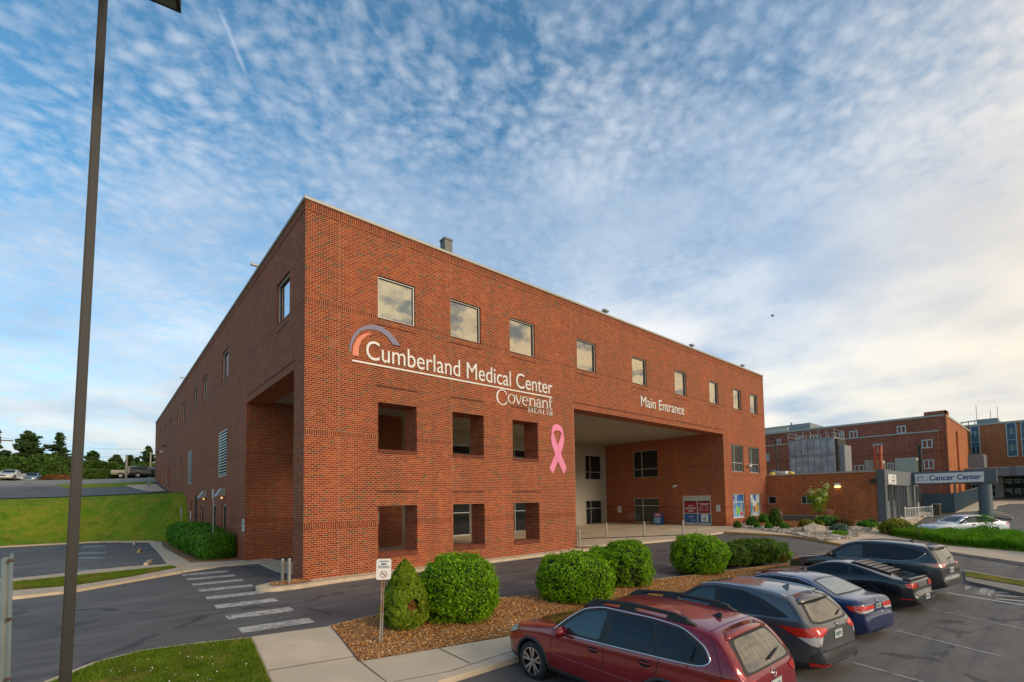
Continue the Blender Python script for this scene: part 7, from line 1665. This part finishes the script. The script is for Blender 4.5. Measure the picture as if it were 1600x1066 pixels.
def saloon_glass(c, H_=1.43, deck=1.06, trim=CHROME, rg=CGR2):
    c.both(c.patch, [(1.58, .95), (1.98, 1.19), (2.28, H_-.12), (2.7, H_-.075), (3.3, H_-.085), (3.66, H_-.19), (3.92, H_-.32), (4.0, 1.06), (3.7, 1.0)], 'S', BLACKP, 'window_surround', off=.002, sm=1)
    c.both(c.patch, [(1.74, .975), (2.05, 1.17), (2.34, H_-.14), (2.62, H_-.11), (2.62, .99)], 'S', CGF, 'side_window', off=.006, sm=1); c.both(c.patch, [(2.72, .995), (2.72, H_-.11), (3.28, H_-.12), (3.50, H_-.2), (3.56, 1.02)], 'S', CGL, 'side_window', off=.006, sm=1); c.both(c.patch, [(3.62, 1.03), (3.58, H_-.24), (3.86, 1.06)], 'S', CGL, 'quarter_window', off=.006, sm=0)
    c.both(c.strip, [(1.56, .945), (1.96, 1.20), (2.28, H_-.10), (2.7, H_-.06), (3.3, H_-.07), (3.68, H_-.17), (3.95, H_-.31), (4.03, 1.06), (3.7, .99), (1.6, .935)], 'S', .010, trim, 'window_trim', sm=1)
    c.patch([(-.66, 1.0), (-.52, H_-.10), (.52, H_-.10), (.66, 1.0)], 'F', CGL, 'windscreen', sm=1)
    c.patch([(3.56, -.52), (4.16, -.66), (4.19, 0), (4.16, .66), (3.56, .52), (3.52, 0)], 'T', BLACKP, 'rear_glass_surround', off=.003, sm=1)
    c.patch([(3.61, -.49), (4.12, -.61), (4.145, 0), (4.12, .61), (3.61, .49), (3.57, 0)], 'T', rg, 'rear_window', off=.007, sm=1)
saloon_glass(c)
for sd in (1, -1):
    ax_ = 'L' if sd > 0 else 'R'
    c.strip([(2.67, .30), (2.67, .96)], ax_, .005, SEAM, 'door_seam'); c.strip([(3.62, 1.0), (3.45, .62), (3.30, .30)], ax_, .005, SEAM, 'door_seam'); c.strip([(1.58, .93), (1.50, .30)], ax_, .005, SEAM, 'door_seam')
    c.handle(2.38, .86, NVY, ax_); c.handle(3.32, .89, NVY, ax_); c.mirror(1.82, .98, sd, NVY)
    c.patch([(4.42, .90), (4.70, .92), (4.73, .84), (4.70, .76), (4.50, .80)], ax_, REDB, 'tail_lamp', off=.008, sm=0)
    c.patch([(sd*.22, .90), (sd*.80, .915), (sd*.80, .82), (sd*.22, .83)], 'B', REDB, 'tail_lamp', off=.009, sm=0); c.patch([(sd*.22, .825), (sd*.80, .815), (sd*.76, .755), (sd*.30, .77)], 'B', CLEARL, 'reversing_lamp', off=.009, sm=0)
    c.strip([(sd*.20, .915), (sd*.80, .93)], 'B', .008, CHROME, 'lamp_trim', off=.004)
    c.patch([(.12, .60), (.45, .72), (.5, .77), (.2, .74)], ax_, CLEARL, 'headlamp', off=.006, sm=1)
    c.strip([(x, sd*(.64+.02*x/4)) for x in np.linspace(4.2, 4.66, 6)], 'T', .005, SEAM, 'boot_seam')
c.strip([(4.665, y) for y in np.linspace(-.66, .66, 9)], 'T', .012, NVY, 'boot_lip', off=.0); c.strip([(y, .70) for y in np.linspace(-.7, .7, 12)], 'B', .006, SEAM, 'bumper_seam')
c.badge(0, .965, .045, 'h'); c.plate(0, .86, .26, .10); c.patch(disc(-.12, .73, .03, .03), 'B', CHROME, 'boot_lock', sm=0)

# ---- 4: black fastback coupe
BLK = paint('black paint', (.006, .0065, .009), .1, .25)
sp = dict(L=4.78, W=.94, wr=.345, arch=.39, wheels=(.95, 3.67), paint=BLK, crown=.06, tum=.60, mid=.5,
  top=[(0, .56), (.03, .68), (.12, .76), (.4, .86), (1.0, .945), (1.55, .99), (1.7, 1.03), (2.1, 1.23), (2.45, 1.345), (2.8, 1.375), (3.1, 1.35), (3.5, 1.26), (4.0, 1.12), (4.30, 1.045), (4.5, 1.02), (4.62, 1.0), (4.66, .94), (4.68, .78), (4.71, .66), (4.76, .60), (4.78, .42)],
  belt=[(0, .72), (1.5, .93), (2.6, .95), (3.6, 1.0), (4.2, .99), (4.78, .95)],
  bot=[(0, .34), (.05, .24), (.3, .17), (4.3, .18), (4.65, .26), (4.78, .32)],
  wid=[(0, .56), (.04, .68), (.15, .79), (.4, .88), (.8, .93), (1.3, .91), (2.6, .91), (3.3, .935), (3.9, .94), (4.4, .88), (4.62, .80), (4.72, .74), (4.78, .66)])
pos, rz_ = car_pose(12.3, -11.2, -.50, -97)
c = Car('black fastback coupe with slatted rear window louvres and triple-bar tail lamps', 'car', pos, rz_, sp, scale=.965)
c.wheels('five', rim=BLACKP, archm=BLK, archr=.016)
c.both(c.patch, [(1.90, 1.0), (2.2, 1.16), (2.5, 1.265), (2.9, 1.29), (3.05, 1.27), (3.12, 1.0)], 'S', CGL, 'side_window', off=.006, sm=1); c.both(c.patch, [(3.22, 1.02), (3.16, 1.25), (3.42, 1.19), (3.66, 1.07)], 'S', CGL, 'quarter_window', off=.006, sm=1)
c.patch([(-.66, 1.04), (-.5, 1.30), (.5, 1.30), (.66, 1.04)], 'F', CGL, 'windscreen', sm=1)
c.patch([(3.10, -.46), (3.6, -.50), (4.28, -.52), (4.32, 0), (4.28, .52), (3.6, .50), (3.10, .46), (3.06, 0)], 'T', CGR, 'rear_window', off=.004, sm=1)
for k in range(6):
    x = 3.10+.155*k; P0 = [c.hit(x, y, 'T')[0] for y in np.linspace(-.48, .48, 9)]; P1 = [c.hit(x+.12, y, 'T')[0] for y in np.linspace(-.48, .48, 9)]
    vs = [p_+Vector((0, 0, .035)) for p_ in P0]+[p_+Vector((.03, 0, .045)) for p_ in P1]+[p_+Vector((.03, 0, .030)) for p_ in P1]+[p_+Vector((0, 0, .02)) for p_ in P0]
    ff = []
    for i in range(8): ff += [(i, i+1, 9+i+1, 9+i), (9+i, 10+i, 19+i, 18+i), (18+i, 19+i, 28+i, 27+i), (27+i, 28+i, i+1, i)]
    mb = MB(); mb.add(vs, ff); mb.build('louvre_slat', mat('dusty satin black', (.16, .14, .12), .35, var=.15), c.root, True, fix=True)
mb = MB()
for sd in (1, -1): mb.tube([c.hit(x, sd*.50, 'T')[0]+Vector((0, 0, .025)) for x in (3.08, 3.4, 3.8, 4.1)], .02, 6)
mb.build('louvre_frame', BLACKP, c.root)
mb = MB(); sec = []
for y in np.linspace(-.72, .72, 13):
    k = (abs(y)/.72)**2; sec += [(4.44-.02*k, -y, 1.055-.03*k), (4.70-.11*k, -y, 1.075-.05*k), (4.70-.11*k, -y, 1.05-.05*k), (4.44, -y, 1.02-.03*k)]
mb.add(sec, fs+[(0, 1, 2, 3), (51, 50, 49, 48)]); mb.build('spoiler', BLK, c.root, True, fix=True)
for sd in (1, -1):
    ax_ = 'L' if sd > 0 else 'R'
    c.strip([(3.18, 1.0), (3.14, .28)], ax_, .005, SEAM, 'door_seam'); c.strip([(1.72, .95), (1.66, .28)], ax_, .005, SEAM, 'door_seam'); c.handle(2.85, .86, BLK, ax_); c.mirror(1.95, 1.0, sd, BLK, .88)
    c.strip([(3.75+.08*math.cos(a), .93+.08*math.sin(a)) for a in np.linspace(0, 2*PI, 18)], ax_, .004, SEAM, 'fuel_flap_seam')
    for k in range(3): y = .44+.115*k; c.patch([(sd*y, .93), (sd*(y+.085), .925), (sd*(y+.10), .79), (sd*(y+.02), .79)], 'B', REDB, 'tail_lamp', off=.012, sm=0, step=.03)
    c.patch([(4.50, .90), (4.64, .92), (4.665, .80), (4.56, .80)], ax_, REDB, 'tail_lamp', off=.010, sm=0)
    c.patch([(4.40, .50), (4.68, .505), (4.68, .475), (4.40, .47)], ax_, REDL, 'reflector', off=.008, sm=0)
    c.patch([(.12, .64), (.42, .74), (.45, .79), (.2, .76)], ax_, CLEARL, 'headlamp', off=.006, sm=1)
    mb = MB(); mb.tube([(4.55, -sd*.5, .30), (4.72, -sd*.5, .30)], .042, 10); mb.build('exhaust_pipe', STEEL, c.root, True)
c.patch([(-.34, .93), (.34, .93), (.36, .79), (-.36, .79)], 'B', mat('satin grey panel', (.20, .20, .19), .35, metal=.4), 'tail_panel', off=.006, sm=0)
c.patch([(-.66, .40), (.66, .40), (.60, .28), (-.60, .28)], 'B', CLAD, 'diffuser', off=.008, sm=1); c.plate(0, .52); c.strip([(y, .60) for y in np.linspace(-.72, .72, 12)], 'B', .007, BLK, 'bumper_crease')
p_, n_2 = c.hit(2.62, -.1, 'T'); mb = MB(); mb.lathe([(.03, 0), (.03, .03), (0, .035)], 10, c=tuple(p_)); mb.build('roof_aerial', BLACKP, c.root)

# ---- 5: dark grey suv
DGR = paint('charcoal grey paint', (.055, .056, .062), .45)
def suv_spec(pt, L=4.60, H_=1.68):
    return dict(L=L, W=.92, wr=.355, arch=.42, wheels=(.92, 3.58), paint=pt, crown=.07, tum=.38,
      top=[(0, .58), (.03, .74), (.12, .86), (.35, .96), (.9, 1.05), (1.15, 1.09), (1.3, 1.13), (1.65, 1.38), (1.95, 1.56), (2.3, H_-.03), (2.8, H_), (3.5, H_-.02), (4.0, H_-.07), (4.15, H_-.11), (4.22, H_-.17), (4.40, 1.24), (4.47, 1.12), (4.51, 1.04), (4.53, .72), (4.56, .64), (4.59, .60), (4.60, .44)],
      belt=[(0, .78), (1.2, 1.02), (1.5, 1.05), (3.2, 1.09), (3.9, 1.17), (4.6, 1.12)],
      bot=[(0, .46), (.05, .32), (.3, .23), (4.1, .24), (4.45, .34), (4.60, .42)],
      wid=[(0, .54), (.04, .66), (.15, .78), (.4, .87), (.8, .91), (1.4, .92), (3.6, .92), (4.1, .90), (4.4, .82), (4.53, .74), (4.58, .68), (4.60, .60)],
      clad=lambda x: .36 if 1.3 < x < 3.1 else .42)
def suv_glass(c, H_, fg=CGF):
    k = H_-1.68
    c.both(c.patch, [(1.40, 1.07), (1.68, 1.27), (2.0, 1.50+k), (2.4, 1.575+k), (3.3, 1.575+k), (3.85, 1.50+k), (4.15, 1.38+k), (3.95, 1.18), (3.6, 1.115), (2.4, 1.08)], 'S', BLACKP, 'window_surround', off=.002, sm=0)
    c.both(c.patch, [(1.56, 1.10), (1.80, 1.28), (2.08, 1.48+k), (2.46, 1.54+k), (2.52, 1.11)], 'S', fg, 'side_window', off=.006, sm=1); c.both(c.patch, [(2.64, 1.115), (2.62, 1.54+k), (3.24, 1.54+k), (3.40, 1.13)], 'S', CGL, 'side_window', off=.006, sm=1)
    c.both(c.patch, [(3.50, 1.14), (3.38, 1.53+k), (3.72, 1.49+k), (4.02, 1.39+k), (3.84, 1.19)], 'S', CGL, 'quarter_window', off=.006, sm=0)
    c.patch([(-.66, 1.12), (-.54, 1.56+k), (.54, 1.56+k), (.66, 1.12)], 'F', CGL, 'windscreen', sm=1)
    c.patch([(-.60, 1.16), (-.55, 1.47+k), (.55, 1.47+k), (.60, 1.16), (.5, 1.13), (-.5, 1.13)], 'B', CGR, 'rear_window', off=.006, sm=1)
    mb = MB(); sec = []
    for y in np.linspace(-.60, .60, 13):
        q_ = (abs(y)/.60)**2; z = H_-.075-.04*q_; sec += [(4.0, -y, z+.012), (4.36-.05*q_, -y, z-.045), (4.36-.05*q_, -y, z-.068), (4.1, -y, z-.075)]
    mb.add(sec, fs+[(0, 1, 2, 3), (51, 50, 49, 48)]); mb.build('spoiler', c.sp['paint'], c.root, True, fix=True)
pos, rz_ = car_pose(14.75, -11.55, -.36, -98.3)
c = Car('charcoal grey suv with pinkish pointed tail lamps, farthest of the parked row', 'car', pos, rz_, suv_spec(DGR))
c.wheels('five'); suv_glass(c, 1.68)
for sd in (1, -1):
    ax_ = 'L' if sd > 0 else 'R'
    c.strip([(2.58, .34), (2.58, 1.08)], ax_, .005, SEAM, 'door_seam'); c.strip([(3.50, 1.10), (3.42, .80), (3.18, .55), (3.12, .34)], ax_, .005, SEAM, 'door_seam'); c.strip([(1.38, 1.05), (1.34, .34)], ax_, .005, SEAM, 'door_seam')
    c.handle(2.28, .95, BLACKP, ax_); c.handle(3.16, .98, BLACKP, ax_); c.mirror(1.62, 1.12, sd, DGR)
    c.strip([(1.5, 1.065), (2.5, 1.085), (3.5, 1.10), (3.95, 1.17), (4.14, 1.37)], ax_, .008, CHROME, 'window_trim')
    c.strip([(3.78+.085*math.cos(a), .97+.085*math.sin(a)) for a in np.linspace(0, 2*PI, 18)], ax_, .004, SEAM, 'fuel_flap_seam')
    c.patch([(3.98, 1.075), (4.2, 1.085), (4.50, 1.09), (4.51, .98), (4.36, .97)], ax_, PINKL2, 'tail_lamp', off=.008, sm=0)
    c.patch([(sd*.36, 1.07), (sd*.78, 1.085), (sd*.76, .98), (sd*.55, .97)], 'B', PINKL2, 'tail_lamp', off=.009, sm=0)
    c.patch([(.14, .80), (.52, .92), (.60, .97), (.4, .96), (.18, .88)], ax_, CLEARL, 'headlamp', off=.006, sm=1); c.patch([(.30, .84), (.48, .88), (.50, .92), (.32, .89)], ax_, AMBER, 'indicator', off=.010, sm=0)
c.strip([(y, .64) for y in np.linspace(-.66, .66, 12)], 'B', .02, mat('satin silver', ()) if False else MATS['satin silver'], 'bumper_lip', off=-.006, n=8); c.fin(3.55, DGR); c.wiper([(0, 1.17), (-.36, 1.22)]); c.badge(0, 1.08, .04); c.plate(0, .86)
c.patch([(-.70, .60), (.70, .60), (.76, .44), (-.76, .44)], 'B', CLAD, 'rear_bumper', off=.010, sm=1)

# ---- silver saloon beyond the grass island
SLV = paint('pearl white paint', (.62, .66, .74), .2)
q = G(1500, 831); 
a = G(1437, 829.5); b = G(1575, 834); 
c = Car('pearl white saloon half hidden by the ornamental grass', 'car', Vector((0, 0, 0)), 0, saloon_spec(SLV, 1.45, 4.7))
ctr = Vector((36.6, -14.0, 0)); dcar = (Vector((b.x, b.y, 0))-Vector((a.x, a.y, 0))).normalized()
dcar = Vector((math.cos(-YAW-R(4)), math.sin(-YAW-R(4)), 0))
c.root.location = ctr-dcar*2.4+Vector((0, 0, T(36.6, -14)-.08)); c.root.rotation_euler = (0, 0, math.atan2(dcar.y, dcar.x)); c.wheels('multi', archm=SLV, archr=.014); saloon_glass(c, 1.45, rg=CGL)
WCAR = c
for sd in (1, -1):
    ax_ = 'L' if sd > 0 else 'R'; c.strip([(2.67, .30), (2.67, .96)], ax_, .006, SEAM, 'door_seam'); c.handle(2.38, .86, SLV, ax_); c.mirror(1.82, .98, sd, SLV); c.patch([(4.30, .96), (4.62, .98), (4.70, .9), (4.5, .86)], ax_, REDB, 'tail_lamp', off=.008, sm=0); c.patch([(.12, .60), (.5, .72), (.55, .80), (.2, .74)], ax_, CLEARL, 'headlamp', off=.006, sm=1)
# ---- cars on the upper lot
def far_car(spec, label, u, vb, Y, deg, glass, H_=None, cat='car', name='parked_car', gl=None):
    x = atY(u, vb, Y).x; c = Car(label, cat, Vector((x, Y, T(x, Y))), R(deg), spec, name=name); d = Vector((math.cos(R(deg)), math.sin(R(deg)), 0)); c.root.location -= d*spec['L']*.5; c.wheels('five', archm=spec['paint'], archr=.014); glass(c); return c
def front_face(c, z=.62):
    for sd in (1, -1): c.patch([(sd*.42, z+.02), (sd*.78, z+.06), (sd*.76, z-.06), (sd*.45, z-.05)], 'F', CLEARL, 'headlamp', off=.01, sm=0); c.mirror(1.8, 1.0, sd, c.sp['paint'])
    c.patch([(-.36, z), (.36, z), (.32, z-.14), (-.32, z-.14)], 'F', BLACKP, 'grille', off=.01, sm=0)
WHP = paint('white paint car', (.70, .68, .62), .0); c = far_car(saloon_spec(WHP), 'white saloon facing the camera on the upper lot at the left edge', 17, 748, 71.5, 76, lambda c: saloon_glass(c)); front_face(c)
SBP = paint('silver blue paint', (.30, .36, .42), .5); c = far_car(saloon_spec(SBP), 'silver blue car half sunk behind the brow of the upper lot', 50, 748, 74.0, 84, lambda c: saloon_glass(c)); front_face(c); c.root.location.z -= .35
c = far_car(suv_spec(BLK, 4.7, 1.70), 'black suv parked side-on near the building edge on the upper lot', 231, 751, 72.6, 178, lambda c: suv_glass(c, 1.70)); 
c = far_car(suv_spec(paint('silver suv paint', (.50, .52, .54), .5), 4.6, 1.72), 'silver suv behind the black one at the building edge', 238, 749, 75.6, 182, lambda c: suv_glass(c, 1.72))
# pickup
TAN = paint('tan paint', (.42, .36, .26), .2)
sp = dict(L=5.6, W=.95, wr=.37, arch=.43, wheels=(1.0, 4.4), paint=TAN, crown=.05, tum=.30,
  top=[(0, .80), (.05, 1.0), (.3, 1.08), (1.3, 1.16), (1.45, 1.2), (1.9, 1.6), (2.15, 1.78), (2.6, 1.82), (3.4, 1.80), (3.55, 1.70), (3.60, 1.25), (3.66, 1.2), (5.5, 1.2), (5.57, 1.15), (5.6, .6)],
  belt=[(0, .9), (1.4, 1.12), (5.6, 1.15)], bot=[(0, .5), (.2, .4), (5.3, .42), (5.6, .5)], wid=[(0, .75), (.1, .86), (.5, .94), (5.2, .95), (5.6, .93)])
def pk(c):
    c.both(c.patch, [(1.75, 1.2), (2.2, 1.66), (2.7, 1.7), (2.7, 1.2)], 'S', CGL, 'side_window', off=.006, sm=0); c.both(c.patch, [(2.8, 1.2), (2.8, 1.7), (3.35, 1.68), (3.4, 1.2)], 'S', CGL, 'side_window', off=.006, sm=0)
    c.patch([(-.7, 1.24), (-.6, 1.68), (.6, 1.68), (.7, 1.24)], 'F', CGL, 'windscreen', sm=0); c.patch([(3.75, -.72), (5.45, -.72), (5.45, .72), (3.75, .72)], 'T', DARKIN, 'load_bed', off=.004, sm=0)
    c.both(c.patch, [(.06, .86), (.3, .9), (.3, 1.0), (.08, .98)], 'S', CLEARL, 'headlamp', off=.006, sm=0)
far_car(sp, 'tan pickup truck beside the pale utility pole on the upper lot', 211, 750, 74.3, 172, pk, cat='pickup truck', name='pickup_truck')
#@@NEXT
